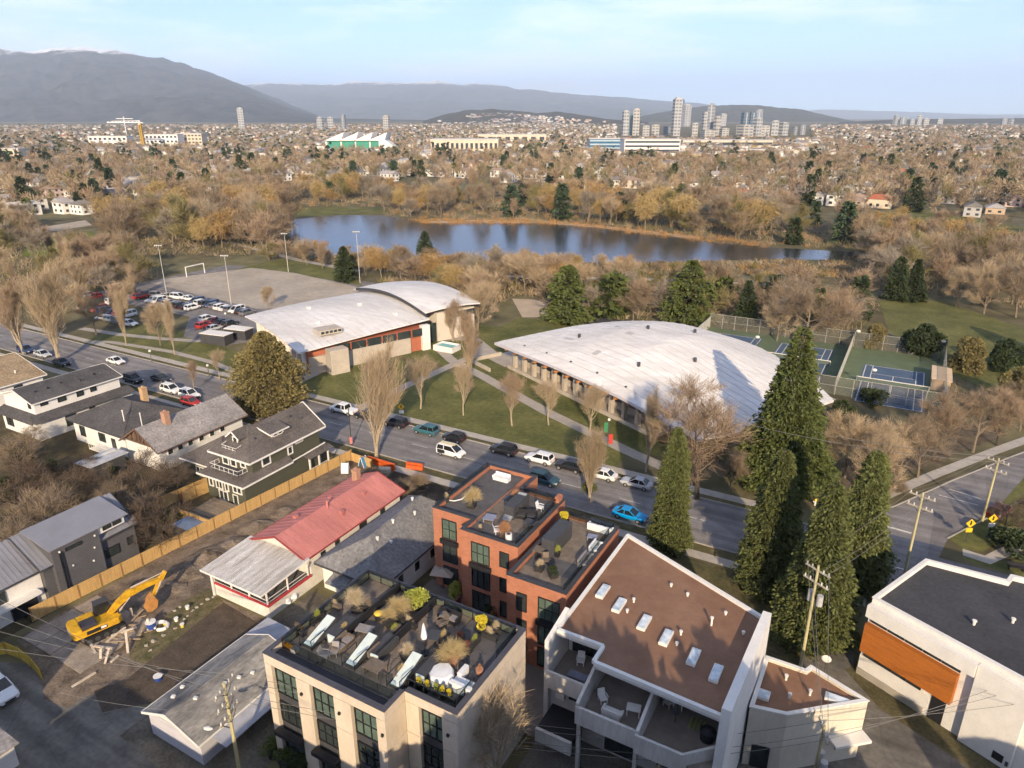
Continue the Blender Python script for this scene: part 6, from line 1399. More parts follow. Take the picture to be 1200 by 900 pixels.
court(.6, 151.6, 'tennis net across the right-hand blue court', 0); court(-18, 159, 'tennis net of the court behind the tallest conifer', 1); court(-34, 160, 'tennis net of the leftmost court beyond the hall roof', 2)
def mesh_mat():
    m = bpy.data.materials.new('chain_link'); m.use_nodes = True; n = m.node_tree.nodes; l = m.node_tree.links.new; d = n['Principled BSDF']; d.inputs['Base Color'].default_value = (.17,.165,.14,1); d.inputs['Roughness'].default_value = .8
    t = n.new('ShaderNodeBsdfTransparent'); x = n.new('ShaderNodeMixShader'); x.inputs[0].default_value = .42; l(t.outputs[0], x.inputs[1]); l(d.outputs[0], x.inputs[2]); l(x.outputs[0], n['Material Output'].inputs[0]); return m
LINK = mesh_mat()
def cfence(pts, label, h=3.6, step=3.0, m=None, solid=None):
    t = thing('court_fence', label, 'fence', (pts[0][0],pts[0][1],0), world=True)
    for p, q in zip(pts, pts[1:]):
        p, q = Vector(p), Vector(q); n = max(1, round((q-p).length/step))
        for i in range(n+1): c = p.lerp(q, i/n); MB().cyl(c.x, c.y, 0, h, .06, 6).build('post', M('galvanised', (.36,.35,.31), .5, .1, 2), t)
        b = MB(); b.bar((p.x,p.y,h),(q.x,q.y,h), .07); b.bar((p.x,p.y,h*.5),(q.x,q.y,h*.5), .05); b.build('rail', M('galvanised', (.36,.35,.31), .5, .1, 2), t)
        b = MB(); b.face([(p.x,p.y,.05),(q.x,q.y,.05),(q.x,q.y,h),(p.x,p.y,h)]); b.build('mesh', solid or LINK, t)
cfence([(-42,176.2),(9.5,176.2)], 'tall chain-link fence behind the tennis courts'); cfence([(9.5,176.1),(9.5,141.3)], 'chain-link fence between the right court and the tan shed'); cfence([(9.4,141.3),(-41.9,141.3)], 'chain-link fence along the near side of the tennis courts')
WIND = M('pale_windscreen', (.50,.49,.44), .9, .1, 1)
cfence([(-8.9,141.5),(-8.9,176.0)], 'pale windscreen fence between the right court and the middle courts', 2.9, 3.0, solid=WIND); cfence([(-42,141.4),(-42,176.1)], 'pale windscreen fence left of the courts behind the hall roof', 2.9, solid=WIND)
sheet('basketball_court', [at(x,y)[:2] for x,y in ((665,385),(700,372),(740,376),(735,385))], .055, M('dark_court', (.07,.07,.085), .9, .1, .5))
def lamp(p, h, label, kind='court'):
    t = thing('lamp_post', label, 'lamp', p, YAW); b = MB(); b.tube([(0,0,0),(0,0,h)], [.09,.05], 7); b.build('pole', M('lamp_pole_dark', (.12,.12,.11), .6, .1, 2) if kind != 'field' else M('field_pole', (.62,.58,.50), .7, .1, 1), t)
    if kind == 'globe': b = MB(); b.ball((0,0,h+.15), .28); b.build('globe', WHITE, t)
    elif kind == 'field':
        b = MB(); b.box(-1.1,1.1,-.1,.1,h-.2,h); b.build('crossbar', DGREY, t)
        for x in (-.9,-.3,.3,.9): b = MB(); b.ball((x,-.15,h+.1), .22,.3,.22); b.build('lamp_head', WHITE, t)
    elif kind == 'arm':
        b = MB(); b.tube([(0,0,h),(.7,0,h+.5),(1.7,0,h+.55)], .04, 5); b.build('arm', DGREY, t); b = MB(); b.box(1.5,2.2,-.14,.14,h+.45,h+.6); b.build('lamp_head', WHITE, t)
    else: b = MB(); b.ball((0,0,h), .5,.5,.3); b.build('lamp_head', WHITE, t)
def fieldlamp(x, y, top, label): p = at(x, y); lamp(p, height_to(p, top), label, 'field')
fieldlamp(195,343,288,'tall floodlight pole left of the gravel pitch, nearest the parked vans'); fieldlamp(271,357,300,'tall floodlight pole at the near edge of the gravel pitch'); fieldlamp(338,319,274,'floodlight pole at the far edge of the gravel pitch'); fieldlamp(422,332,272,'floodlight pole behind the community centre roof')
for i, (x, y, tp, l) in enumerate(((178,425,412,'globe lamp post beside the path at the left verge'),(245,441,429,'globe lamp post on the far verge by the small bare trees'),(267,388,368,'double lamp post in the car park'),(146,372,362,'lamp post among the left car park trees'))):
    p = at(x, y); lamp(p, height_to(p, tp), l, 'globe')
for x, y, l in ((-8.0,174,'court lamp at the corner behind the middle court'),(8.8,174.5,'court lamp at the far corner by the tan shed'),(-15.0,148,'court lamp right of the tallest conifer'),(-2.8,146.5,'court lamp beside the blue court'),(-27,158,'court lamp between the left courts')): lamp(Vector((x,y,.05)), 4.4, l)
def goal():
    p = at(219,325); q = at(240,320); h = 2.6; t = thing('goal_posts', 'white goal frame at the far left end of the gravel pitch', 'goal', (p.x,p.y,0), world=True)
    for r in (p, q): MB().cyl(r.x, r.y, 0, h*1.3, .16, 6).build('post', WHITE, t)
    MB().bar((p.x,p.y,h*1.3),(q.x,q.y,h*1.3), .3).build('crossbar', WHITE, t)
goal()
# banner post and signs on the lawn side
t = thing('banner_post', 'lamp post with green and red banners beside the park path', 'post', at(712,528), YAW); MB().cyl(0,0,0,5.2,.07,8).build('pole', DGREY, t); b = MB(); b.ball((0,0,5.4), .25); b.build('globe', WHITE, t); MB().box(-.75,-.1,-.03,.03,3.2,4.9).build('banner', M('green_banner', (.05,.20,.10), .8, .1, 2), t); MB().box(.1,.75,-.03,.03,1.2,2.9).build('banner', M('red_banner', (.48,.05,.04), .8, .1, 2), t)
def wsign(p, h, label, plate=True, diamond=True, col=None):
    t = thing('warning_sign', label, 'sign', p, YAW); MB().cyl(0,0,0,h,.05,6).build('post', DGREY, t); Y = M('sign_yellow', (.80,.48,.02), .5, .05, 2); s = .62
    if diamond: MB().hexa([(0,-.08,h-s),(s,-.08,h),(0,-.08,h+s),(-s,-.08,h)], [(0,-.05,h-s),(s,-.05,h),(0,-.05,h+s),(-s,-.05,h)]).build('sign_plate', Y, t)
    b = MB(); b.box(-.10,.10,-.1,-.085,h-.25,h+.28); b.ball((0,-.092,h+.3), .09,.01,.09); b.bar((-.2,-.092,h-.05),(.2,-.092,h+.1), .07,.012); b.build('symbol', BLACK, t)
    if plate: MB().box(-.4,.4,-.08,-.05,h-s-.65,h-s-.05).build('sub_plate', Y if col is None else col, t)
wsign(at(471,493), 2.7, 'yellow diamond warning sign on the lawn behind the dark parked cars', True, col=WHITE)
wsign(at(1132,634), 2.6, 'yellow diamond sign at the crossing, left of the wooden pole'); wsign(at(1158,628), 2.6, 'yellow diamond sign beside the red car at the crossing', True, col=WHITE)
# ------------------------------------------------------------------ cars
def paint(name, c): return M('car_paint_'+name, c, .28, .02, 1, spec=.6)
PAINTS = dict(white=(.78,.77,.75), black=(.018,.018,.022), silver=(.48,.49,.50), grey=(.16,.165,.175), dark_teal=(.02,.06,.075), teal=(.04,.13,.16), blue=(.0,.26,.62), red=(.42,.03,.025), maroon=(.13,.02,.022), navy=(.03,.05,.12), beige=(.45,.39,.31))
TYRE = M('tyre_rubber', (.018,.018,.018), .9, .1, 3); RIM = M('wheel_rim', (.42,.42,.43), .35, .05, 2, metal=.6); LGT = M('headlight', (.75,.76,.74), .15, 0, spec=.7); TAIL = M('tail_light', (.35,.01,.01), .3, 0); CGL = M('car_glass', (.015,.02,.024), .06, 0, spec=.7)
def loft(b, st, m=0):
    """st: list of (x, zb, zt, w); eight-sided section"""
    k = len(b.v); n = 8
    for x, zb, zt, w_ in st:
        for y, z in ((-w_*.86,zb),(-w_,zb+.2),(-w_,zt-.16),(-w_*.86,zt),(w_*.86,zt),(w_,zt-.16),(w_,zb+.2),(w_*.86,zb)): b.v.append((x,y,z))
    for i in range(len(st)-1):
        for j in range(n): b.f.append((k+i*n+j, k+(i+1)*n+j, k+(i+1)*n+(j+1) % n, k+i*n+(j+1) % n)); b.m.append(m)
    b.f.append(tuple(range(k, k+n))); b.m.append(m); e = k+(len(st)-1)*n; b.f.append(tuple(range(e+n-1, e-1, -1))); b.m.append(m)
CK = dict(
 suv=dict(L=4.6, W=.93, body=[(-2.28,.45,.95,.80),(-2.15,.30,1.08,.90),(-1.3,.28,1.08,.93),(.2,.28,1.06,.93),(1.0,.28,1.02,.93),(1.9,.30,.93,.90),(2.28,.42,.78,.78)], cab=[(-2.1,1.0),(-1.85,1.62),(.25,1.66),(1.05,1.0)], r=.36, wx=1.4),
 sedan=dict(L=4.6, W=.90, body=[(-2.3,.42,.86,.76),(-2.15,.28,.95,.86),(-1.3,.26,.95,.9),(.2,.26,.92,.9),(1.1,.26,.90,.9),(2.0,.28,.80,.86),(2.3,.40,.66,.74)], cab=[(-1.75,.9),(-1.05,1.40),(.15,1.44),(1.05,.88)], r=.33, wx=1.4),
 hatch=dict(L=4.1, W=.87, body=[(-2.02,.42,.92,.76),(-1.92,.28,1.02,.84),(-1.1,.26,1.0,.87),(.3,.26,.97,.87),(1.0,.26,.94,.87),(1.75,.28,.84,.84),(2.02,.40,.7,.72)], cab=[(-1.9,.95),(-1.5,1.46),(.2,1.5),(1.05,.92)], r=.32, wx=1.25),
 van=dict(L=4.7, W=.95, body=[(-2.3,.42,1.1,.86),(-2.25,.3,1.2,.93),(-1.2,.28,1.2,.95),(.4,.28,1.18,.95),(1.3,.28,1.1,.95),(2.0,.3,.98,.9),(2.3,.42,.8,.78)], cab=[(-2.25,1.1),(-2.1,1.82),(.5,1.86),(1.5,1.1)], r=.33, wx=1.45),
 pickup=dict(L=5.6, W=.98, body=[(-2.8,.5,1.0,.88),(-2.7,.4,1.08,.96),(-1.0,.38,1.08,.98),(.4,.38,1.1,.98),(1.3,.38,1.1,.98),(2.4,.4,1.05,.95),(2.8,.5,.9,.84)], cab=[(-1.0,1.05),(-.85,1.78),(.75,1.82),(1.5,1.08)], r=.41, wx=1.8))
CAR = {}
def car_parts(kind, col):
    if (kind, col) in CAR: return CAR[kind, col]
    K = CK[kind]; P = paint(col, PAINTS[col]); out = []
    b = MB(); loft(b, K['body'])
    if kind == 'pickup': b.box(-2.6,-1.1,-.8,.8,1.081,1.1,0)
    out.append(('body', b.mesh('body', P), []))
    c = K['cab']; w0, w1 = K['W']*.9, K['W']*.74
    g = MB(); A = [(c[0][0],-w0,c[0][1]),(c[3][0],-w0,c[3][1]),(c[3][0],w0,c[3][1]),(c[0][0],w0,c[0][1])]; B_ = [(c[1][0],-w1,c[1][1]),(c[2][0],-w1,c[2][1]),(c[2][0],w1,c[2][1]),(c[1][0],w1,c[1][1])]; g.hexa(A, B_); out.append(('windows', g.mesh('windows', CGL), []))
    r = MB(); r.hexa([(p[0],p[1],p[2]+.005) for p in B_], [(B_[0][0]+.06,-w1*.9,c[1][1]+.08),(B_[1][0]-.08,-w1*.9,c[2][1]+.07),(B_[2][0]-.08,w1*.9,c[2][1]+.07),(B_[3][0]+.06,w1*.9,c[1][1]+.08)])
    for s_ in (-1,1):
        for x0, x1 in ((0,1),(3,2)):
            p, q = Vector((c[x0][0],s_*w0,c[x0][1])), Vector((c[x1][0],s_*w1,c[x1][1])); r.bar(p, q, .09, .09)
        xm = (c[1][0]+c[2][0])/2-.1; r.bar((xm,s_*(w0+.005),c[0][1]),(xm,s_*(w1+.01),c[1][1]), .1, .05)
    out.append(('roof', r.mesh('roof', P), []))
    for sx in (-1,1):
        for sy in (-1,1):
            x = sx*K['wx']; y = sy*(K['W']-.1); b = MB(); b.tube([(x,y-.11,K['r']),(x,y+.11,K['r'])], K['r'], 14); m = MB(); m.tube([(x,y+sy*.05,K['r']),(x,y+sy*.125,K['r'])], K['r']*.62, 10)
            out.append(('wheel', b.mesh('wheel', TYRE), [('rim', m.mesh('rim', RIM))]))
    hx = K['body'][-1][0]; hz = K['body'][-1][2]-.06; tx = K['body'][0][0]; tz = K['body'][0][2]-.08
    for sy in (-1,1):
        b = MB(); b.box(hx-.16, hx+.02, sy*K['W']*.62-.17, sy*K['W']*.62+.17, hz-.08, hz+.07); out.append(('headlight', b.mesh('headlight', LGT), []))
        b = MB(); b.box(tx-.02, tx+.12, sy*K['W']*.70-.12, sy*K['W']*.70+.12, tz-.12, tz+.10); out.append(('tail_light', b.mesh('tail_light', TAIL), []))
    b = MB(); b.box(hx-.04, hx+.03, -.45,.45, .45,.62); out.append(('grille', b.mesh('grille', BLACK), []))
    CAR[kind, col] = out; return out
def car(kind, col, p, rz, label, group='cars on the main street', name=None):
    t = thing(name or {'suv':'parked_suv','sedan':'parked_car','hatch':'parked_car','van':'van','pickup':'pickup_truck'}[kind], label, 'car' if kind not in ('van','pickup') else {'van':'van','pickup':'truck'}[kind], (p[0],p[1],.015), rz, group)
    for nm, me, subs in car_parts(kind, col):
        o = bpy.data.objects.new(nm, me); COL.objects.link(o); o.parent = t
        for sn, sm in subs: q = bpy.data.objects.new(sn, sm); COL.objects.link(q); q.parent = o
    return t
PI = math.pi
VC, VN = 88.0, 79.3
def cu(x, y): return at(x, y).x
car('pickup','white',(cu(401,485),VC),PI,'white pickup truck parked on the far kerb'); car('suv','black',(cu(430,490),VC),PI,'black car right behind the white pickup, under the bare tree branches')
car('suv','black',(cu(466,498),VC),PI,'black parked car below the yellow diamond sign on the lawn'); car('suv','teal',(cu(503,506),VC),PI,'teal parked car on the far kerb'); car('hatch','black',(cu(534,515),VC),PI,'black parked hatchback just right of the teal car')
car('suv','black',(cu(593,529),VC),PI,'black parked car left of the white suv by the lawn'); car('suv','white',(cu(634,540),VC),PI,'white suv parked between two black cars'); car('suv','black',(cu(671,547),VC),PI,'black car half hidden behind the bare tree twigs'); car('sedan','white',(cu(707,558),VC),PI,'white parked car right behind the bare street tree'); car('sedan','silver',(cu(746,570),VC),PI,'silver parked saloon nearest the conifers')
v_ = car('van','white',(cu(530,533),83.2),0,'white van with a ladder on its roof driving on the street'); b = MB(); b.bar((-1.9,-.3,2.05),(1.0,-.3,2.05), .06); b.bar((-1.9,.2,2.05),(1.0,.2,2.05), .06)
for i in range(8): b.bar((-1.8+i*.38,-.3,2.05),(-1.8+i*.38,.2,2.05), .05)
o = b.build('roof_ladder', M('ladder_yellow', (.55,.45,.18), .6, .1, 2)); o.parent = v_; o = MB().box(-2.0,-.6,-.965,-.955,.55,1.15).build('side_panel', BLACK); o.parent = v_
car('suv','dark_teal',(cu(641,563),82.4),0,'dark green car driving behind the brick roof terrace'); car('sedan','blue',(cu(742,602),VN),0,'bright blue sports car on the near kerb beside the conifer', name='sports_car')
car('sedan','white',(cu(126,429),84.6),0,'white car driving on the street at the left'); car('suv','black',(cu(152,449),VN),0,'black parked suv, left of a dark car by the white house'); car('sedan','black',(cu(188,447),VN+3.0),0,'dark car on the street beside the white parked cars'); car('suv','white',(cu(203,459),VN),0,'left one of two white parked cars behind the pale grey roof'); car('suv','white',(cu(222,466),VN),0,'right one of two white parked cars behind the pale grey roof')
car('sedan','red',(-104.5,74.5),.3,'dark red car in the drive behind the black hip roof'); car('sedan','silver',(cu(55,420)-2,VN+.2),0,'silver parked car below the big bare poplar'); car('suv','navy',(cu(48,418)-6,VN),0,'dark blue parked car beside the silver one under the poplar'); car('sedan','black',(cu(82,425),VN-1),0,'black car half hidden by the poplar trunk'); car('hatch','red',(cu(243,470)-1,VN-2.4),0,'small red car by the pale grey roof end')
car('suv','maroon',(at(1158,607).x+1.2,at(1158,607).y+1.5),math.radians(66),'red suv parked behind the wooden pole at the crossing','cars by the crossing'); car('sedan','silver',(at(963,640).x,at(963,640).y+1),0,'pale car at the crossing seen between two conifers','cars by the crossing')
w_ = at(6,814); car('suv','white',(w_.x-.4,w_.y-.2),math.radians(-4),'white suv in the back lane at the left picture edge','cars in the lane')
# car park: small in the picture, one mesh each
JC = {}
def joined_car(kind, col):
    if (kind,col) in JC: return JC[kind,col]
    b = MB(); ms = []
    for nm, me, subs in car_parts(kind, col):
        for m in [me]+[s_[1] for s_ in subs]:
            if m.materials[0] not in ms: ms.append(m.materials[0])
            k = len(b.v); b.v += [tuple(v.co) for v in m.vertices]; b.f += [tuple(i+k for i in p.vertices) for p in m.polygons]; b.m += [ms.index(m.materials[0])]*len(m.polygons)
    JC[kind,col] = b.mesh('car', ms); return JC[kind,col]
rc = random.Random(3)
def lot(p0, p1, n, rz, where, cols=None, skip=.08):
    P, Q = at(*p0), at(*p1)
    for i in range(n):
        if rc.random() < skip: continue
        c = P.lerp(Q, i/(n-1)); kind = rc.choice(('suv','sedan','hatch','suv','van')); col = (cols[i] if cols and i < len(cols) else rc.choice(('white','black','silver','grey','navy','white','grey','black','red')))
        o = bpy.data.objects.new('parked_car', joined_car(kind, col)); COL.objects.link(o); o.location = (c.x, c.y, .04); o.rotation_euler.z = rz + (PI if rc.random() < .3 else 0); tag(o, '%s %s parked in %s' % (col, {'suv':'suv','sedan':'saloon','hatch':'hatchback','van':'van'}[kind], where), 'car', 'cars in '+where)
lot((231,356), (290,369), 11, PI/2, 'the row by the gravel pitch', ['navy','white','black','navy','grey','white','white','grey','white','black','grey'], 0)
lot((243,376), (270,382), 4, PI/2, 'the front row by the centre', ['white','maroon','black','black'], 0); lot((240,384), (252,387), 2, PI/2, 'the front row by the centre', ['red','silver'], 0)
lot((172,347), (222,352), 5, .2, 'the row of pale vans', ['black','beige','beige','white','white'], 0); lot((110,333), (140,338), 5, PI/2, 'the left bays among the trees'); lot((105,348), (150,360), 7, PI/2, 'the middle bays among the trees'); lot((100,362), (150,372), 7, PI/2, 'the near bays among the trees'); lot((122,375), (152,382), 4, .2, 'the bays by the path', ['white','silver','grey','white'], 0); lot((180,354), (226,363), 8, PI/2, 'the middle bays by the broad tan tree', None, 0); lot((150,345), (165,350), 2, PI/2, 'the left bays among the trees')
# ------------------------------------------------------------------ fences
CED = M('new_cedar', (.52,.33,.13), .8, .16, 1.2, fine=.16, streak=(7,7,.4)); CEDP = M('cedar_post', (.30,.17,.07), .85, .15, 2)
def wood_fence(p, q, label, h=1.75, step=2.4, mat=None):
    p, q = Vector(p).to_2d(), Vector(q).to_2d(); n = max(1, round((q-p).length/step)); t = thing('wooden_fence', label, 'fence', (p.x,p.y,0), world=True); d = (q-p).normalized()
    for i in range(n+1): c = p.lerp(q, i/n); MB().obox((c.x,c.y,(h+.1)/2), .13, .13, h+.1, math.atan2(d.y,d.x)).build('post', CEDP, t)
    for i in range(n):
        a = p.lerp(q, i/n)+d*.07; c = p.lerp(q, (i+1)/n)-d*.07; m = (a+c)/2; b = MB(); k = 14; L_ = (c-a).length
        for j in range(k):
            x = a+d*(L_*(j+.5)/k); b.obox((x.x,x.y,h/2+.05+rf.uniform(-.012,.012)), L_/k-.012, .03+.012*(j % 2), h-.1, math.atan2(d.y,d.x))
        b.obox((m.x,m.y,h+.02), L_, .12, .05, math.atan2(d.y,d.x)); b.build('panel', mat or CED, t)
wood_fence((-74.3,28.6), (-70.6,74.2), 'long new cedar board fence along the building site')
wood_fence(at(150,614), at(247,571), 'cedar fence between the overgrown yard and the dark green house'); wood_fence(at(215,590), at(246,577), 'short cedar fence piece under the dark green house wing')
wood_fence((-73.0,49.9), (-79.0,49.9), 'low cedar screen beside the square pool', 1.4, 1.8); wood_fence((-66.0,73.6), (-70.4,73.9), 'short cedar fence end near the orange barriers', 1.5)
def pool():
    t = thing('plunge_pool', 'square dark plunge pool with a blue water top beside the cedar fence', 'pool', at(224,620), 0); MB().box(-1.9,1.9,-1.6,1.6,0,.9).build('tub', DGREY, t); MB().box(-1.7,1.7,-1.4,1.4,.905,.95).build('cover', M('pool_cover', (.20,.25,.34), .25, .1, 1), t)
    t = thing('timber_deck', 'timber steps and deck behind the dark green house', 'deck', at(250,603), 0)
    for i in range(5): MB().box(-3,3,-2+i*.95,-1.15+i*.95,.0,.25+i*.07).build('step', M('grey_timber', (.24,.19,.14), .9, .15, 2), t)
pool()
def yellow_fence():
    Y = M('yellow_mesh_panel', (.50,.34,.05), .8, .2, 1.5, fine=.2); t = thing('site_fence', 'curved yellow mesh fence at the corner of the building site by the lane', 'fence', at(30,775), world=True)
    pts = [at(-12,770), at(8,766), at(24,772), at(38,783), at(50,797)]
    for a, c in zip(pts, pts[1:]):
        b = MB(); b.hexa([a, c, c+Vector((.05,.05,0)), a+Vector((.05,.05,0))], [a+Vector((-.2,0,1.4)), c+Vector((-.2,0,1.3)), c+Vector((-.15,.05,1.3)), a+Vector((-.15,.05,1.4))]); b.build('panel', Y, t); MB().cyl(a.x, a.y, 0, 1.5, .05, 6).build('post', CEDP, t)
yellow_fence()
# ------------------------------------------------------------------ building site
def site():
    PADM = M('cracked_concrete', (.30,.25,.20), .92, .25, .7, fine=.2); base = sheet('concrete_pad', [(-72.9,26.2),(-62.5,25.2),(-62.5,33.5),(-72.9,35.5)], .03, DIRT)
    for i in range(4):
        for j in range(3):
            x0 = -72.7+i*2.55; y0 = 26.6+j*2.7; a = rf.uniform(-.06,.06); b = MB(); b.obox((x0+1.25,y0+1.3,.07+rf.uniform(0,.04)), 2.42, 2.55, .1, a*.4, 0); o = b.build('concrete_slab', PADM); o.parent = base
    GRM = M('pale_rock', (.33,.30,.25), .9, .15, 2)
    sheet('grass_strip', [at(x,y)[:2] for x,y in ((150,770),(175,785),(262,705),(245,690),(215,705),(165,745))], .034, M('weedy_grass', (.09,.095,.03), .95, .35, 1.1, col2=(.19,.15,.085), fine=.35))
    sheet('dark_soil', [at(x,y)[:2] for x,y in ((150,795),(262,706),(310,735),(200,820),(120,835),(110,810))], .036, M('dark_soil', (.085,.065,.048), .97, .3, .6, bump=.12, bscale=2.5, fine=.25))
    sheet('mud', [at(x,y)[:2] for x,y in ((55,800),(85,790),(110,805),(80,830),(50,820))], .04, DIRT)
    # excavated earth: mounds between fence and grass strip
    for i, (x, y, r, l) in enumerate(((215,672,2.4,'mound of dug earth near the excavator bucket'),(245,655,2.8,'mound of dug earth beside the cedar fence'),(275,640,2.3,'earth mound left of the tin-roofed deck'),(300,618,2.0,'earth mound between the fence and the red roof'),(195,690,1.8,'low earth heap right behind the excavator arm'),(330,600,1.6,'earth heap along the fence by the red roof'))):
        p = at(x, y); b = MB(); n = 14; k = 9
        for q in range(k):
            for j in range(n):
                f = q/(k-1); a = 2*PI*j/n; rr = r*(1-f)*(1+.25*mnoise.noise(Vector((i*7+math.cos(a)*2,math.sin(a)*2,q*.4)))); b.v.append((rr*1.3*math.cos(a), rr*math.sin(a), r*.34*f**.8*(1+.3*mnoise.noise(Vector((a,q*.6,i))))))
        for q in range(k-1):
            for j in range(n): b.f.append((q*n+j,q*n+(j+1) % n,(q+1)*n+(j+1) % n,(q+1)*n+j)); b.m.append(0)
        tag(b.build('earth_mound', DIRT, loc=p, rz=1.0), l, 'mound')
    for i, (x, y, s) in enumerate(((258,697,.4),(250,700,.35),(244,703,.45),(237,708,.3),(231,712,.4),(226,716,.3),(262,693,.35),(221,722,.35),(216,726,.3),(205,716,.4),(211,712,.35),(191,745,.4),(180,752,.5),(172,757,.4),(176,763,.3),(205,737,.3))):
        p = at(x, y); b = MB(); s *= .62; b.ball((0,0,s*.3), s, s*.8, s*.55, n=7, k=4); b.v = [(a+rf.uniform(-.08,.08),c+rf.uniform(-.08,.08),max(0,d+rf.uniform(-.06,.06))) for a,c,d in b.v]; tag(b.build('rock', GRM, loc=p, rz=rf.uniform(0,6)), 'pale rock lying along the weedy grass strip of the building site', 'rock', 'rocks edging the grass strip')
    def bucket(x, y, col, label, r=.22, h=.4):
        t = thing('bucket', label, 'bucket', at(x,y), 0); b = MB(); b.tube([(0,0,0),(0,0,h)], [r*.8,r], 10); b.build('pail', col, t); b = MB(); b.tube([(0,0,h),(0,0,h+.04)], [r*1.08,r*1.08], 10); b.build('rim', WHITE, t)
    BL = M('blue_plastic', (.03,.07,.30), .5, .1, 2)
    bucket(178,737,BL,'blue bin standing beside the white ring on the site',.5,.9); bucket(214,735,M('yellow_plastic', (.6,.5,.08), .5, .1, 2),'small yellow tub on the grass strip'); bucket(207,728,WHITE,'white bucket nearest the upright sticks'); bucket(220,714,WHITE,'white bucket farther up the grass strip'); bucket(186,797,BL,'blue bucket lying on the dark soil',.4,.5); bucket(194,733,M('yellow_plastic', (.6,.5,.08), .5, .1, 2),'pale yellow bucket right of the white ring')
    t = thing('white_ring', 'white tyre-shaped ring lying on the grass strip', 'tyre', at(189,735), 0); b = MB(); n = 16
    b.tube([(.75*math.cos(2*PI*i/n),.6*math.sin(2*PI*i/n),.2) for i in range(n+1)], .2, 8, cap=False); b.build('ring', WHITE, t)
    # splintered timbers
    TB = M('old_white_timber', (.55,.47,.38), .85, .2, 2)
    for i, (x0, y0, z0, x1, y1, z1, l) in enumerate(((150,765,.1,147,738,1.4,'white post standing nearest the lumber pile'),(103,748,.3,112,766,.1,'white board leaning at the excavator tracks'),(123,778,.1,128,760,.9,'splintered upright board, left of a pair'),(118,772,.1,118,760,.8,'short splintered board by the tracks'),(174,740,.0,173,725,1.3,'stick standing right of the lumber pile'),(155,723,.0,153,713,1.2,'stick standing below the excavator bucket'),(110,757,.4,134,760,.4,'horizontal broken plank by the tracks'),(125,752,.3,147,735,.5,'long plank lying across the lumber pile'),(130,745,.3,160,735,.5,'pale plank on top of the lumber pile'),(84,805,.1,112,788,.15,'pale white board lying at the lane corner'),(130,776,.1,139,768,.15,'short pale plank on the grass strip'))):
        tag(MB().bar(at(x0,y0,z0), at(x1,y1,z1), .22, .12).build('timber', TB), l, 'timber')
    p = at(150,742); 
    for i in range(14):
        a = rf.uniform(0,3.1); c = Vector((p.x+rf.uniform(-2.2,2.2), p.y+rf.uniform(-1.6,1.6), .12+rf.uniform(0,.45))); d = Vector((math.cos(a),math.sin(a),rf.uniform(-.1,.15)))*rf.uniform(.6,1.4)
        tag(MB().bar(c-d, c+d, .16, .06).build('plank', M('broken_lumber', (.36,.27,.18), .9, .25, 2)), 'broken plank in the lumber pile beside the excavator', 'plank', 'planks of the lumber pile')
site()
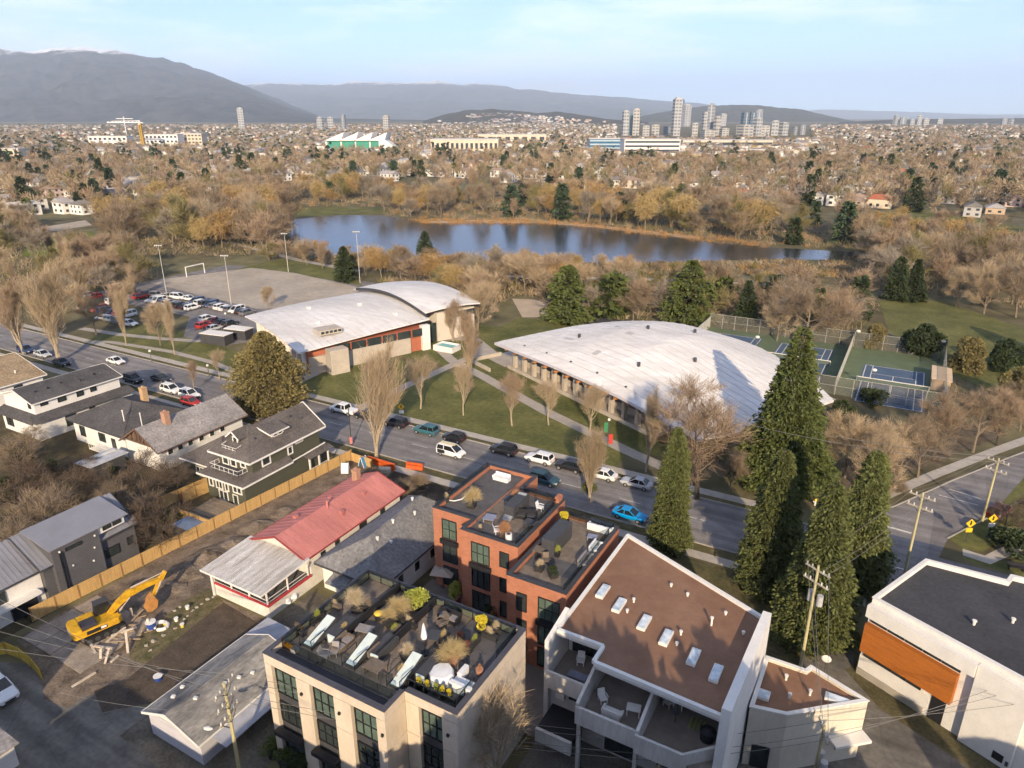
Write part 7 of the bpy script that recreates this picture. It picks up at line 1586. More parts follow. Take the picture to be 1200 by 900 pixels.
def excavator():
    Y = M('excavator_yellow', (.58,.31,.02), .6, .22, 1.4, col2=(.72,.41,.02), fine=.2); t = thing('excavator', 'yellow tracked excavator with its arm folded down on the building site', 'excavator', (-66.4,31.3,.12), math.radians(74))
    for s_ in (-1,1):
        y = s_*1.15; n = 16; pts = []
        for i in range(n): a = 2*PI*i/n; pts.append(((1.55 if math.cos(a) >= 0 else -1.55)+.42*math.cos(a), .45+.42*math.sin(a)))
        b = MB(); b.hexa([(x,y-.3,z) for x,z in pts], [(x,y+.3,z) for x,z in pts]); tr = b.build('track', TYRE, t); w_ = MB()
        for x in (-1.55,-.8,0,.8,1.55): w_.tube([(x,y-.33,.45),(x,y+.33,.45)], .26, 10)
        k = w_.build('rollers', DGREY); k.parent = tr
    MB().box(-1.1,1.1,-.85,.85,.35,.8).build('undercarriage', DGREY, t); b = MB(); b.cyl(0,0,.8,1.02,.75,18); b.build('turntable', DGREY, t)
    b = MB(); b.prism([(-2.7,-.9),(-2.45,-1.35),(1.4,-1.35),(1.75,-1.0),(1.75,-.4),(1.2,-.3),(1.2,1.3),(-2.45,1.35),(-2.7,.9)], 1.03, 1.75); b.build('house', Y, t, bevel=.06)
    MB().prism([(-2.85,-.8),(-2.6,-1.3),(-1.9,-1.3),(-1.9,1.3),(-2.6,1.3),(-2.85,.8)], 1.0, 2.0).build('counterweight', Y, t, bevel=.08)
    MB().box(-1.88,-.5,-1.2,.2,1.76,2.12).build('engine_hood', M('hood_dark', (.05,.045,.055), .6, .1, 2), t, bevel=.04); MB().box(-1.88,-.4,.3,1.28,1.76,2.0).build('side_box', Y, t); MB().box(-1.6,.3,-1.37,-1.352,1.2,1.6).build('side_decal', BLACK, t); MB().box(-.3,.2,-1.38,-1.372,1.3,1.55).build('side_mark', WHITE, t); MB().box(-2.87,-2.855,-.55,.55,1.15,1.7).build('rear_plate', WHITE, t)
    b = MB(); b.hexa([(-.25,.35,1.76),(1.45,.35,1.76),(1.45,1.3,1.76),(-.25,1.3,1.76)], [(-.15,.42,3.0),(1.15,.42,3.0),(1.15,1.22,3.0),(-.15,1.22,3.0)]); cb = b.build('cab', BLACK, t); g = MB(); g.hexa([(.0,.335,1.95),(1.3,.335,1.95),(1.3,.36,1.95),(.0,.36,1.95)], [(.05,.39,2.85),(1.1,.39,2.85),(1.1,.42,2.85),(.05,.42,2.85)]); k = g.build('cab_window', CGL); k.parent = cb; MB().box(-.2,1.2,.38,1.26,3.0,3.1).build('cab_roof', DGREY, t)
    def arm(name, pts, w_, mat):       # pts: list of (x, z, half depth)
        b = MB(); up = []; dn = []
        for i, (x, z, r) in enumerate(pts):
            a = Vector((pts[max(i-1,0)][0],0,pts[max(i-1,0)][1])); c = Vector((pts[min(i+1,len(pts)-1)][0],0,pts[min(i+1,len(pts)-1)][1])); d = (c-a).normalized(); n_ = Vector((-d.z,0,d.x)); up.append(Vector((x,0,z))+n_*r); dn.append(Vector((x,0,z))-n_*r)
        for i in range(len(pts)-1):
            q = [dn[i],dn[i+1],up[i+1],up[i]]; b.hexa([p+Vector((0,-w_,0)) for p in q], [p+Vector((0,w_,0)) for p in q])
        return b.build(name, mat, t)
    arm('boom', [(.9,1.7,.2),(1.9,2.5,.30),(3.0,3.1,.36),(4.6,3.3,.28),(6.2,3.3,.18)], .24, Y)
    st = arm('stick', [(6.9,4.0,.14),(6.3,3.3,.26),(5.8,2.5,.18),(5.3,1.7,.13)], .18, Y)
    def cylr(p, q): b = MB(); b.tube([(p[0],p[1],p[2]),((p[0]+q[0])/2,p[1],(p[2]+q[2])/2)], .1, 8); b.tube([((p[0]+q[0])/2,p[1],(p[2]+q[2])/2),(q[0],p[1],q[2])], .055, 8); b.build('hydraulic_ram', M('ram_steel', (.45,.38,.33), .35, .1, 2), t)
    cylr((1.4,-.34,1.4),(3.0,0,2.8)); cylr((1.4,.34,1.4),(3.0,0,2.8)); cylr((3.3,0,3.65),(6.8,0,3.95)); cylr((6.3,-.2,3.2),(5.6,0,2.0))
    b = MB(); prof = [(5.2,1.9),(5.5,1.2),(5.3,.45),(4.7,.2),(4.2,.45),(4.45,.75),(4.7,1.5)]; b.hexa([(x,-.6,z) for x,z in prof], [(x,.6,z) for x,z in prof]); bk = b.build('bucket', M('bucket_rust', (.42,.20,.06), .75, .2, 2), t); k = MB()
    for y in (-.5,-.17,.17,.5): k.box(4.0,4.28,y-.07,y+.07,.4,.5)
    k = k.build('tooth', DGREY); k.parent = bk
    # mirrors and lamps
    MB().box(1.5,1.6,-1.3,-1.1,2.1,2.5).build('mirror', BLACK, t); b = MB(); b.tube([(-1.9,-.9,2.1),(-1.9,-.9,2.5)], .07, 8); b.build('exhaust', BLACK, t)
excavator()
# ------------------------------------------------------------------ street works
OB = M('orange_plastic_barrier', (.55,.10,.02), .5, .1, 1)
def barrier(p, q, label):
    p, q = Vector(p), Vector(q); d = (q-p); a = math.atan2(d.y,d.x); n = max(1, round(d.length/1.9))
    for i in range(n):
        c = p.lerp(q, (i+.5)/n); t = thing('road_barrier', label % ('left','middle','right')[min(i,2)] if '%s' in label else label, 'barrier', c, a); L_ = d.length/n-.08
        MB().hexa([(-L_/2,-.3,0),(L_/2,-.3,0),(L_/2,.3,0),(-L_/2,.3,0)], [(-L_/2,-.13,.42),(L_/2,-.13,.42),(L_/2,.13,.42),(-L_/2,.13,.42)]).build('base', OB, t); MB().box(-L_/2,L_/2,-.1,.1,.42,.98).build('wall', OB, t); MB().box(-L_/2+.25,L_/2-.25,-.105,.105,.58,.72).build('slot', M('barrier_slot', (.30,.05,.01), .6, .1, 1), t); MB().box(-L_/2,L_/2,-.13,.13,.985,1.05).build('top_rail', OB, t)
barrier(at(431,541), at(463,551), 'orange water-filled barrier, %s one of the row by the bare tree')
barrier(at(476,548), at(496,551), 'orange barrier standing apart right of the row')
for i, (x, y, l) in enumerate(((405,553,'blue and white folding board stand beside the cedar fence'),(426,546,'blue folding board stand nearest the orange barriers'))):
    t = thing('folding_stand', l, 'sign stand', at(x,y), .5+i)
    for s_ in (-1,1): MB().hexa([(-.5,s_*.55-.04,0),(.5,s_*.55-.04,0),(.5,s_*.55+.04,0),(-.5,s_*.55+.04,0)], [(-.5,s_*.08-.03,1.5),(.5,s_*.08-.03,1.5),(.5,s_*.08+.03,1.5),(-.5,s_*.08+.03,1.5)]).build('board', M('board_blue', (.05,.22,.45), .6, .1, 2) if (i or s_ > 0) else WHITE, t)
    b = MB()
    for x_ in (-.52,.52):
        for s_ in (-1,1): b.bar((x_,s_*.6,0),(x_,s_*.05,1.6), .07)
    b.build('legs', WHITE, t)
t = thing('street_pole', 'dark pole with a pink and white wrapped base at the end of the cedar fence', 'pole', at(412,522), 0); b = MB(); b.cyl(0,0,0,6.5,.08,8); b.build('pole', DGREY, t); MB().cyl(0,0,.4,1.5,.25,8).build('wrap', M('pink_wrap', (.65,.22,.20), .7, .1, 2), t)
t = thing('crate', 'pale timber crate beside the red roof chimney', 'crate', at(451,553), .4); 
for i in range(4): MB().box(-.9+i*.45,-.5+i*.45,-.5,.5,.05,.65).build('slat', M('crate_wood', (.55,.48,.38), .85, .1, 2), t)
# small white sign with yellow tip on the grass between the conifers
t = thing('hydrant', 'white fire hydrant with a yellow cap on the grass between the conifers', 'hydrant', at(955,592), 0); b = MB(); b.cyl(0,0,0,.75,.17,10); b.tube([(-.3,0,.5),(.3,0,.5)], .09, 8); b.build('barrel', WHITE, t); b = MB(); b.ball((0,0,.8), .2,.2,.22); b.build('cap', M('cap_yellow', (.7,.5,.03), .5, .1, 2), t)
# ------------------------------------------------------------------ utility poles and wires
PW = M('pole_wood', (.44,.39,.22), .9, .18, 1.5, streak=(3,3,.3)); INS = M('insulator', (.62,.60,.56), .4, .1, 2); WIRE = M('wire', (.16,.155,.145), .6, 0)
def upole(p, h, label, az, arms=2, trans=False, lampd=None, r=.17):
    t = thing('utility_pole', label, 'pole', p, az); b = MB(); b.tube([(0,0,0),(0,0,h)], [r,r*.66], 9); b.build('pole', PW, t); pts = []
    for k in range(arms):
        z = h-.5-k*1.3; MB().box(-.07,.07,-1.3,1.3,z-.07,z+.07).build('crossarm', M('arm_wood', (.40,.36,.28), .9, .15, 2), t)
        for y in (-1.15,-.6,.6,1.15):
            b = MB(); b.cyl(0,y,z+.07,z+.32,.07,7); b.build('insulator', INS, t)
            if k == 0: pts.append((y, z+.32))
        b = MB(); b.bar((.12,0,z-.7),(.12,.7,z-.08), .05); b.bar((.12,0,z-.7),(.12,-.7,z-.08), .05); b.build('brace', DGREY, t)
    if trans:
        for y in (-.5,.5): b = MB(); b.cyl(.35,y,h-4.2,h-3.1,.28,10); b.build('transformer', M('transformer_grey', (.42,.42,.42), .6, .1, 2), t)
    if lampd:
        b = MB(); b.tube([(0,0,h-4.5),(lampd[0]*.5,lampd[1]*.5,h-4.0),(lampd[0],lampd[1],h-4.1)], .05, 6); b.build('lamp_arm', DGREY, t); b = MB(); b.ball((lampd[0],lampd[1],h-4.15), .42,.2,.12); b.build('lamp_head', WHITE, t)
    c, s_ = math.cos(az), math.sin(az); return [Vector((p[0]-s_*y, p[1]+c*y, p[2]+z)) for y, z in pts], Vector((p[0],p[1],p[2]+h))
def wire(a, c, label, sag=.6, r=.028):
    r *= .72
    a, c = Vector(a), Vector(c); n = 14; pts = [a.lerp(c, i/n) - Vector((0,0,sag*4*(i/n)*(1-i/n))) for i in range(n+1)]
    b = MB(); b.tube(pts, r, 4); tag(b.build('overhead_wire', WIRE), label, 'wire', 'overhead wires')
p4 = at(1151,611); W4, T4 = upole(p4, height_to(p4,537), 'wooden utility pole beside the red car at the crossing', math.radians(65))
p3 = at(1053,703); W3, T3 = upole(p3, height_to(p3,577), 'wooden utility pole at the crossing behind the white modern building', math.radians(70))
p2 = at(938,782); W2, T2 = upole(p2, height_to(p2,663), 'wooden utility pole in front of the nearest conifer', math.radians(60), 2, True)
p5 = at(951,925); W5, T5 = upole(p5, height_to(p5,850), 'dark utility pole in front of the cream annex wall', math.radians(20), 1, True)
p1 = at(283,915); W1, T1 = upole(p1, height_to(p1,800), 'wooden utility pole with crossarms and lamp beside the long garage', math.radians(20), 3, False, (-1.6,-.6))
p6 = at(770,930); W6, T6 = upole(p6, height_to(p6,872), 'utility pole top in front of the white balconies', math.radians(20), 1, True)
for i in (0,3): wire(W4[i], at(868,495-i*2,12)+Vector((0,i*.4,0)), 'wire crossing in front of the tallest conifer, %s strand' % ('lower','','','upper')[i], .9, .04)
for i in (0,3): wire(W4[i], Vector((44,104+i,13)), 'wire leaving the right picture edge from the pole by the red car, %s strand' % ('near','','','far')[i], .3, .04)
for i in range(4): wire(W3[i], W4[i], ('first','second','third','fourth')[i]+' wire between the two poles at the crossing, counted from the left', .5)
for i in (0,1,3): wire(W2[i], W3[i], 'wire from the conifer pole to the crossing pole, %s strand' % ('left','middle','','right')[i], .5)
for i in (0,2,3): wire(W2[i], W5[i]+Vector((0,0,.2)), 'wire from the conifer pole down to the annex pole, %s strand' % ('left','','middle','right')[i], .3)
for i, (y, l) in enumerate(((795,'highest'),(815,'middle'),(845,'lowest'))): wire(W5[i], at(1290,y-35,7), l+' wire crossing in front of the annex towards the right edge', .5, .032)
for i in range(3): wire(W5[i], W6[i], 'wire between the annex pole and the balcony pole, %s strand' % ('near','middle','far')[i], .3, .03)
for i in range(4): wire(W1[i], at(-60,672+i*26,8.5), ('top','upper middle','lower middle','bottom')[i]+' wire running left from the garage pole over the site', .5, .028)
for i in range(4): wire(W1[i], W6[i]+Vector((0,0,-.3)), ('top','upper middle','lower middle','bottom')[i]+' wire running right from the garage pole past the cream building', .8, .028)
wire(T1-Vector((0,0,2.2)), Vector((-38.75,29.3,8.6)), 'black service cable from the garage pole to the cream building', .4, .035); wire(T1-Vector((0,0,3)), at(70,812,.6), 'pale cable drooping from the garage pole to the lane corner', .5, .03)
# ------------------------------------------------------------------ roof terraces
POTS = M('dark_planter', (.035,.033,.032), .7, .1, 2); TERR = M('terracotta', (.42,.20,.12), .85, .1, 2); FURN = M('wicker_brown', (.16,.125,.095), .85, .2, 3); CUSH = M('grey_cushion', (.26,.24,.235), .9, .1, 2); WCOV = M('white_cover', (.72,.72,.72), .7, .06, 2)
def plant(x, y, z, h, label, crown, wid=1.0, pot=None, kind='bare_bush', sq=True):
    p = at(x, y, z); t = thing('potted_plant', label, 'plant', p, rf.uniform(0,3)); s = .38*wid
    b = MB()
    if sq: b.hexa([(-s*.85,-s*.85,0),(s*.85,-s*.85,0),(s*.85,s*.85,0),(-s*.85,s*.85,0)], [(-s,-s,.5),(s,-s,.5),(s,s,.5),(-s,s,.5)])
    else: b.tube([(0,0,0),(0,0,.5)], [s*.7,s], 12)
    b.build('pot', pot or POTS, t)
    tm_, cm, h0 = PROTO[kind][0]; me = cm.copy(); me.materials[0] = crown; k = h/h0; o = bpy.data.objects.new('foliage', me); COL.objects.link(o); o.parent = t; o.location = (0,0,.42); o.scale = (k*wid,k*wid,k)
    return t
GOLD = M('dry_grass_plant', (.55,.42,.20), .9, 0, leaf=.3); YEL = M('yellow_leaves', (.62,.50,.04), .9, 0, leaf=.3); ORG = M('orange_dry_leaves', (.46,.24,.12), .9, 0, leaf=.3); YG = M('yellow_green_leaves', (.36,.38,.07), .9, 0, leaf=.3); TANP = M('tan_plume', (.58,.47,.30), .9, 0, leaf=.25)
ZC, Z1, Z2 = 10.48, 9.57, 9.08
plant(418,716,ZC,2.2,'tall pale bare shrub in a square pot on the left cream terrace',TANP); plant(470,722,ZC,1.7,'plumed golden grass in the planter row between the terraces',GOLD,1.5); plant(488,712,ZC,1.6,'yellow-green bamboo at the back end of the planter row',YG,1.3,kind='bush_olive'); plant(456,731,ZC,1.4,'golden grass at the front end of the planter row',GOLD,1.3)
plant(528,778,ZC,1.8,'wide spiky grass in a terracotta pot on the right cream terrace',GOLD,1.7,TERR,sq=False); plant(566,738,ZC,1.0,'bright yellow leafy plant at the back corner of the cream roof',YEL,1.2,kind='bush'); plant(581,742,ZC,.9,'dull tan shrub right of the bright yellow plant',TANP,.9); plant(562,790,ZC,.6,'small reddish plant in a terracotta pot by the roof edge',ORG,.8,TERR,sq=False); plant(548,764,ZC,.7,'dark red shrub in the planter line of the right terrace',M('dark_red_leaves', (.14,.05,.04), .9, 0, leaf=.3),1.0,kind='bush'); plant(540,752,ZC,.6,'second dark red shrub in the planter line',M('dark_red_leaves', (.14,.05,.04), .9, 0, leaf=.3),1.0,kind='bush'); plant(478,772,ZC,1.1,'dry tan ornamental grass between the middle hatches',TANP,1.3)
for i, x in enumerate((491,501,512,519,527)):
    tg = M('green_shrub', (.28,.32,.06), .9, 0, leaf=.3); plant(x, 806+i*3.4, ZC, .62, ('small %s cone shrub, %s in the front row of five' % ('green' if i == 2 else 'yellow', ('first','second','third','fourth','last')[i])), tg if i == 2 else YEL, .62, BLACK, 'bush')
plant(553,594,Z1,2.2,'large golden bush on the left part of the brick terrace',GOLD,1.25); plant(590,632,Z1,2.0,'orange-brown upright shrub at the middle of the brick terrace',ORG,.9); plant(563,624,Z1,.7,'small bare plant on the brick terrace front',TANP,.7); plant(523,588,Z1,.9,'pale small plant at the left edge of the brick terrace',TANP,.8); plant(604,587,Z1,1.2,'orange-tan shrub near the back of the brick terrace',ORG,1.1); plant(662,614,Z2+.5,1.1,'bright yellow shrub at the back of the narrow brick terrace',YEL,1.0,kind='bush'); plant(653,652,Z2,1.0,'yellow-green plant in a black pot on the narrow brick terrace',YG,.9,BLACK,sq=False); plant(632,668,Z2,.9,'dry pale shrub at the front of the narrow brick terrace',TANP,1.2); plant(648,676,Z2,.9,'dark leafy shrub at the front of the narrow brick terrace',NEEDLE['dark'],1.1,kind='bush'); plant(655,630,Z2,.9,'tan grass beside the stair housing of the narrow terrace',TANP,.9)
def chair(p, rz, mat, label, s=1.0):
    t = thing('terrace_chair', label, 'chair', p, rz); t.scale = (s,)*3
    MB().box(-.32,.32,-.32,.32,.36,.44).build('seat', mat, t); MB().hexa([(-.32,.28,.45),(.32,.28,.45),(.32,.34,.45),(-.32,.34,.45)], [(-.3,.42,1.0),(.3,.42,1.0),(.3,.48,1.0),(-.3,.48,1.0)]).build('backrest', mat, t)
    for sx in (-.27,.27):
        for sy in (-.27,.27): MB().box(sx-.03,sx+.03,sy-.03,sy+.03,0,.36).build('leg', mat, t)
    for sx in (-.35,.35): MB().box(sx-.03,sx+.03,-.3,.3,.6,.65).build('armrest', mat, t)
def table(p, rz, w_, d_, mat, label, h=.72):
    t = thing('terrace_table', label, 'table', p, rz); MB().box(-w_/2,w_/2,-d_/2,d_/2,h-.06,h).build('table_top', mat, t)
    for sx in (-1,1):
        for sy in (-1,1): MB().box(sx*(w_/2-.08)-.04,sx*(w_/2-.08)+.04,sy*(d_/2-.08)-.04,sy*(d_/2-.08)+.04,0,h-.06).build('leg', mat, t)
def sofa(p, rz, L_, label, mat=None, cush=None):
    t = thing('terrace_sofa', label, 'sofa', p, rz); m = mat or FURN; MB().box(-L_/2,L_/2,-.42,.42,.05,.34).build('base', m, t); MB().box(-L_/2,L_/2,.3,.45,.345,.85).build('backrest', m, t)
    for s_ in (-1,1): MB().box(s_*L_/2-.09,s_*L_/2+.09,-.42,.29,.345,.6).build('armrest', m, t)
    for i in range(max(1,int(L_/.8))): k = L_/max(1,int(L_/.8)); MB().box(-L_/2+i*k+.1,-L_/2+(i+1)*k-.1,-.38,.28,.36,.48).build('cushion', cush or CUSH, t)
chair(at(392,768,ZC),.4,CUSH,'grey lounge chair left of the middle stair hatch'); chair(at(381,772,ZC),1.9,CUSH,'white-framed chair by the left terrace rail'); sofa(at(402,758,ZC),1.57,1.8,'brown wicker sofa between the left and middle hatches'); table(at(440,788,ZC),0,1.5,1.2,FURN,'brown square table right of the middle hatch'); sofa(at(443,770,ZC),1.57,1.4,'brown wicker seat behind the square table'); table(at(428,742,ZC),.2,1.4,.9,CUSH,'pale table with folded cover on the left terrace',.5); chair(at(518,735,ZC),-.5,FURN,'dark wicker chair in the back corner of the right terrace',1.2); sofa(at(527,727,ZC),0,1.8,'dark sofa along the back rail of the cream roof',BLACK); table(at(508,752,ZC),.3,1.2,1.2,DGREY,'dark table under the closed umbrella')
t = thing('fire_bowl', 'black fire bowl with a yellow lid on the left terrace', 'bowl', at(444,726,ZC), 0); b = MB(); b.tube([(0,0,0),(0,0,.6)], [.3,.42], 12); b.build('bowl', BLACK, t); b = MB(); b.ball((0,0,.62), .4,.4,.2); b.build('lid', M('lid_yellow', (.75,.50,.06), .6, .1, 2), t)
t = thing('closed_umbrella', 'closed white patio umbrella on the right cream terrace', 'umbrella', at(498,766,ZC), 0); b = MB(); b.cyl(0,0,0,2.9,.035,7); b.build('pole', BLACK, t); b = MB(); b.tube([(0,0,1.5),(0,0,1.7),(0,0,2.6),(0,0,2.95)], [.22,.26,.12,.02], 8); b.build('folded_canopy', WCOV, t); b = MB(); b.cyl(0,0,0,.1,.35,10); b.build('base', BLACK, t)
t = thing('covered_table', 'round table under a crumpled white cover near the front corner of the cream roof', 'table', at(518,796,ZC), 0); b = MB(); b.tube([(0,0,0),(0,0,.55),(0,0,.8),(0,0,.84)], [1.0,.95,.85,.1], 9); b.v = [(x+rf.uniform(-.07,.07),y+rf.uniform(-.07,.07),z) for x,y,z in b.v]; b.build('cover', WCOV, t)
t = thing('covered_sofa', 'corner sofa under a white cover at the front edge of the cream roof', 'sofa', at(545,806,ZC), 0); MB().box(-.9,.9,-.4,.35,0,.5).build('seat', WCOV, t); MB().box(-.9,-.55,.36,1.4,0,.75).build('side', WCOV, t); MB().box(-.9,.9,-.75,-.41,0,.8).build('back', WCOV, t)
OBAR = M('orange_tool', (.80,.28,.01), .5, .05, 2)
for i, (x0, y0, x1, y1, l) in enumerate(((335,749,351,738,'orange bar-shaped tool lying at the far side of the cream roof corner'),(328,750,346,762,'orange bar-shaped tool lying along the front gutter of the cream roof'))):
    t = thing('orange_tool', l, 'tool', at(x0,y0,10.6), world=True); MB().bar(at(x0,y0,10.65), at(x1,y1,10.65), .3, .18).build('body', OBAR, t); a = at(x1,y1,10.65); MB().box(a.x-.25,a.x+.25,a.y-.25,a.y+.25,10.5,10.85).build('head', OBAR if i == 0 else CUSH, t)
for i, (x, y, l) in enumerate(((392,712,'back end of the left terrace edge'),(404,742,'between the left hatch and the fire bowl'),(433,716,'behind the pale table'),(462,742,'below the golden grass row'),(480,734,'right of the golden grass row'),(520,752,'left of the dark red shrubs'),(536,768,'below the dark red shrubs'),(556,756,'by the right parapet gap'),(574,748,'at the back right corner'),(470,790,'left of the third hatch'),(350,742,'at the left rail'),(372,728,'along the left rail'))):
    p = at(x, y, ZC); t = thing('planter_box', 'planter with dry grasses '+l+' of the cream roof', 'planter', p, (0,1.57)[i % 2]); MB().box(-.7,.7,-.2,.2,0,.45).build('box', POTS if i % 3 else FURN, t); me = PROTO['bare_bush'][0][1].copy(); me.materials[0] = (TANP, GOLD, TW['brown'], YG)[i % 4]; o = bpy.data.objects.new('foliage', me); COL.objects.link(o); o.parent = t; o.location = (0,0,.4); o.scale = (.34,.16,.24+.06*(i % 3))
# brick terraces
t = thing('white_drum', 'white drum-shaped heater at the near corner of the brick terrace', 'drum', at(596,633,Z1), 0); b = MB(); b.cyl(0,0,0,.75,.36,14); b.build('drum', WCOV, t); b = MB(); b.cyl(0,0,.751,.8,.2,12); b.build('inner_ring', DGREY, t)
sofa(at(617,607,Z1),.3,2.2,'dark sofa in the middle of the brick terrace',BLACK,DGREY); table(at(622,618,Z1),0,1.4,1.0,DGREY,'dark table beside the sofa on the brick terrace'); chair(at(633,598,Z1),1.6,WCOV,'pale chair near the right parapet of the brick terrace'); chair(at(610,593,Z1),.2,WCOV,'pale curved chair behind the sofa on the brick terrace'); table(at(574,610,Z1),.2,1.2,1.2,M('blue_grey_top', (.24,.25,.33), .4, .1, 2),'round-edged bluish table at the front of the brick terrace',.45); chair(at(583,625,Z1),2.4,WCOV,'small white chair beside the drum heater'); sofa(at(588,563,Z1),0,2.0,'white bench at the back of the brick terrace',WCOV,WCOV)
t = thing('hose', 'pale hose curving along the left part of the brick terrace', 'hose', at(530,585,Z1), world=True); b = MB(); b.tube([at(524,586,Z1+.1), at(533,587,Z1+.1), at(541,585,Z1+.15), at(547,580,Z1+.3), at(551,574,Z1+.4)], .07, 6); b.build('tube', WCOV, t)
sofa(at(703,622,Z2),PI,2.6,'white covered sofa in the sun on the narrow brick terrace',WCOV,WCOV); table(at(694,633,Z2),.2,1.0,.8,M('blue_grey_top', (.24,.25,.33), .4, .1, 2),'small blue-grey table by the white covered sofa',.5); sofa(at(698,645,Z2),1.57,1.6,'second white covered seat by the right parapet',WCOV,WCOV); table(at(632,650,Z2),.1,1.1,1.1,FURN,'brown crate table at the left of the narrow brick terrace'); sofa(at(686,660,Z2),1.57,2.0,'grey sofa along the right parapet of the narrow brick terrace',CUSH); chair(at(640,660,Z2),.6,FURN,'wicker chair at the front of the narrow brick terrace'); chair(at(640,640,Z2),2.0,BLACK,'black chair beside the stair housing')
# courtyard
t = thing('garden_umbrella', 'tan square parasol in the shaded brick courtyard', 'umbrella', at(520,690,0), .3); b = MB(); b.cyl(0,0,0,2.5,.04,7); b.build('pole', BLACK, t); b = MB(); b.add([(-1.3,-1.0,2.3),(1.3,-1.0,2.3),(1.3,1.0,2.3),(-1.3,1.0,2.3),(0,0,2.75)], [(0,1,4),(1,2,4),(2,3,4),(3,0,4),(3,2,1,0)]); b.build('canopy', M('tan_canvas', (.42,.34,.27), .9, .08, 2), t)
plant(534,700,0,1.6,'yellow-green shrub at the courtyard screen',YG,1.0,kind='bush_olive'); plant(541,676,0,1.5,'dark red shrub by the courtyard parasol',M('dark_red_leaves', (.14,.05,.04), .9, 0, leaf=.3),1.2,kind='bush'); plant(578,722,0,1.8,'dark round evergreen shrub in the courtyard',NEEDLE['dark'],1.2,kind='bush')
plant(322,884,0,1.2,'round green shrub in front of the cream building left bay',NEEDLE['green'],1.4,kind='bush'); plant(338,896,0,1.3,'green shrub below the cream building window box',NEEDLE['green'],1.5,kind='bush'); plant(356,905,0,1.5,'dark green shrub at the bottom of the cream building',NEEDLE['dark'],1.6,kind='bush')
for i, (x, y) in enumerate(((336,708),(344,703))): b = MB(); b.ball((0,0,.5), .6,.5,.5, n=9, k=6); b.v = [(a+rf.uniform(-.1,.1),c+rf.uniform(-.1,.1),d) for a,c,d in b.v]; tag(b.build('covered_bundle', WCOV, loc=at(x,y)), ('left' if i == 0 else 'right')+' white wrapped bundle on the grass beside the tin-roofed deck', 'bundle')
# balconies of the white block
ZB = 5.92
chair(Vector((-15.6,42.4,ZB)),.8,WHITE,'white chair at the left of the middle balcony'); sofa(Vector((-14.4,41.4,ZB)),PI,1.5,'white settee at the front of the middle balcony',WHITE,WHITE); table(Vector((-13.0,42.4,ZB)),.2,1.1,.8,WHITE,'white table on the middle balcony'); chair(Vector((-10.9,44.6,ZB)),-.3,WHITE,'white plastic chair on the right balcony'); table(Vector((-10.1,44.9,ZB)),0,.8,.8,WHITE,'small white round-edged table on the right balcony'); table(Vector((-18.4,43.6,ZB)),0,1.6,.8,M('blue_grey_top', (.24,.25,.33), .4, .1, 2),'bluish bench on the left balcony',.45); chair(Vector((-18.9,45.4,ZB)),.3,WHITE,'pale chair at the back of the left balcony')
for i in range(4): tag(MB().box(-8.9+i*.32,-8.72+i*.32,43.2,44.4,ZB+.02,ZB+.1).build('deck_slat', M('yellow_green_slat', (.30,.30,.10), .8, .1, 2)), 'yellowish slat of the mat on the right balcony', 'slat', 'slats of the balcony mat')
t = thing('covered_grill', 'grill under a black cover at the corner of the right balcony', 'grill', (-7.3,42.9,ZB), 0); b = MB(); b.tube([(0,0,0),(0,0,.8),(0,0,1.1)], [.55,.6,.2], 9); b.build('cover', BLACK, t)
t = thing('closed_umbrella', 'closed dark umbrella on the right balcony', 'umbrella', (-9.9,43.2,ZB), 0); b = MB(); b.cyl(0,0,0,2.3,.03,6); b.build('pole', BLACK, t); b = MB(); b.tube([(0,0,.9),(0,0,1.2),(0,0,2.3)], [.2,.24,.03], 8); b.build('folded_canopy', DGREY, t)
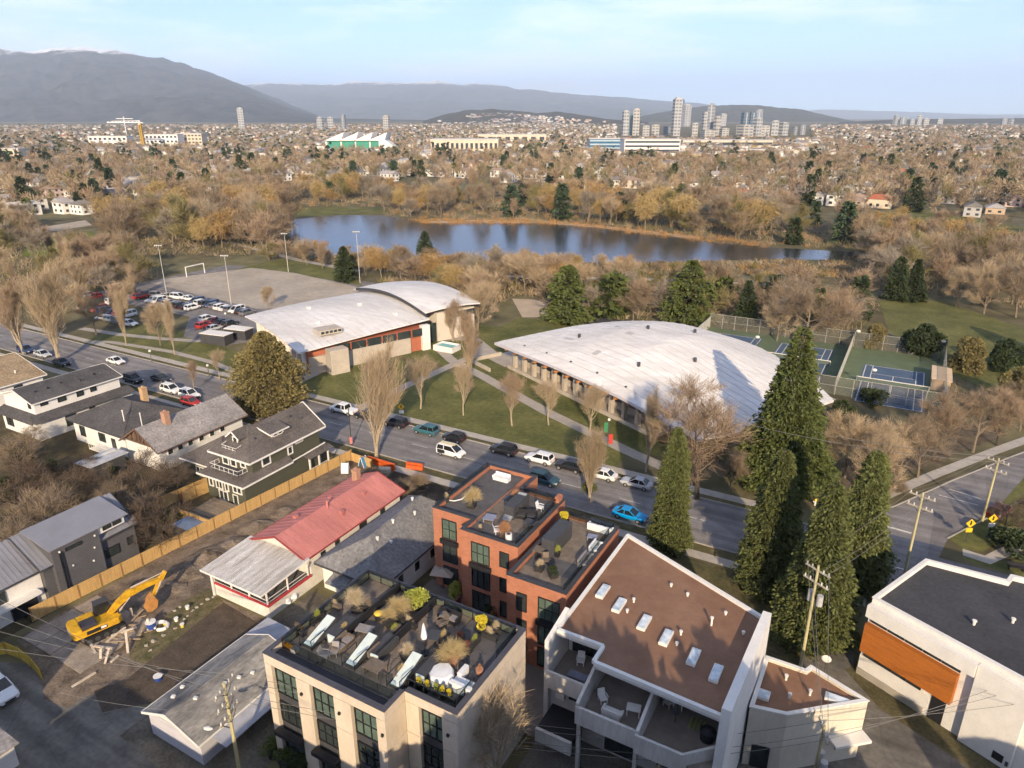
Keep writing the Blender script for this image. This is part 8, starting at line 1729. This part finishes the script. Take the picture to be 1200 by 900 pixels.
# lane corner building at the bottom left and satellite dish by the annex
t = thing('shed', 'pale shed roof corner at the bottom left of the picture', 'shed', at(0,905), 0); MB().box(-3.2,.6,-3,1.2,0,2.2).build('wall', WHITE, t); b = MB(); slab(b, [(-3.4,-3.2,2.5),(.9,-3.2,2.3),(.9,1.5,2.3),(-3.4,1.5,2.5)], .15); b.build('roof', SHN['pale'], t)
t = thing('satellite_dish', 'white satellite dish on a thin mast beside the annex', 'dish', at(964,795), 0); b = MB(); b.cyl(0,0,0,2.2,.04,6); b.build('mast', DGREY, t); b = MB(); b.ball((0,-.1,2.4), .45,.12,.42, n=12); b.build('dish', WHITE, t)
t = thing('bus_bench', 'dark bench on the pavement at the right picture edge', 'bench', at(1190,668), .2); MB().box(-.9,.9,-.25,.25,.4,.48).build('seat', BLACK, t); MB().box(-.9,.9,.2,.27,.49,.95).build('backrest', BLACK, t)
for sx in (-.75,.75): MB().box(sx-.05,sx+.05,-.22,.22,0,.4).build('leg', BLACK, t)
# trees and houses across the back lane, outside the frame, whose shade falls over the near lots
for i, (u, v, h, k, l) in enumerate(((-2,21,22.5,'round_evergreen','broad evergreen across the lane behind the white apartment block, out of the picture'),(6,22,23.5,'round_evergreen','second broad evergreen across the lane, right of the first, out of the picture'),(15,26,15.5,'round_evergreen','broad evergreen south of the annex, out of the picture'),(-11,14,20,'round_evergreen','broad evergreen left of the others across the lane, out of the picture'),(23,33,14.5,'cypress','conifer south of the white modern building, out of the picture'),(29,31,15.5,'magnolia','broad evergreen at the corner south of the modern building, out of the picture'))): tree(k, None, 0, l, loc=(u,v,0), hh=h, wid=.8, var=i)
for i, (x0, x1, y0, y1, h) in enumerate(((-27,-9,-4,7,14),(-46,-30,-4,6,10),(-74,-52,-8,4,13))):
    t = thing('apartment_building', ('nearest','middle','farthest left')[i]+' flat-roofed building across the back lane outside the picture', 'building', (x0,y0,0), 0); MB().box(0,x1-x0,0,y1-y0,0,h).build('wall', WALLS['grey'], t); MB().box(-.3,x1-x0+.3,-.3,y1-y0+.3,h,h+.4).build('roof', ROOFS['grey'], t)
    for j in range(4): MB().box(1.2+j*(x1-x0)/4.3,3+j*(x1-x0)/4.3,y1-y0+.01,y1-y0+.07,h-2.6,h-1.1).build('window', GLASS, t)
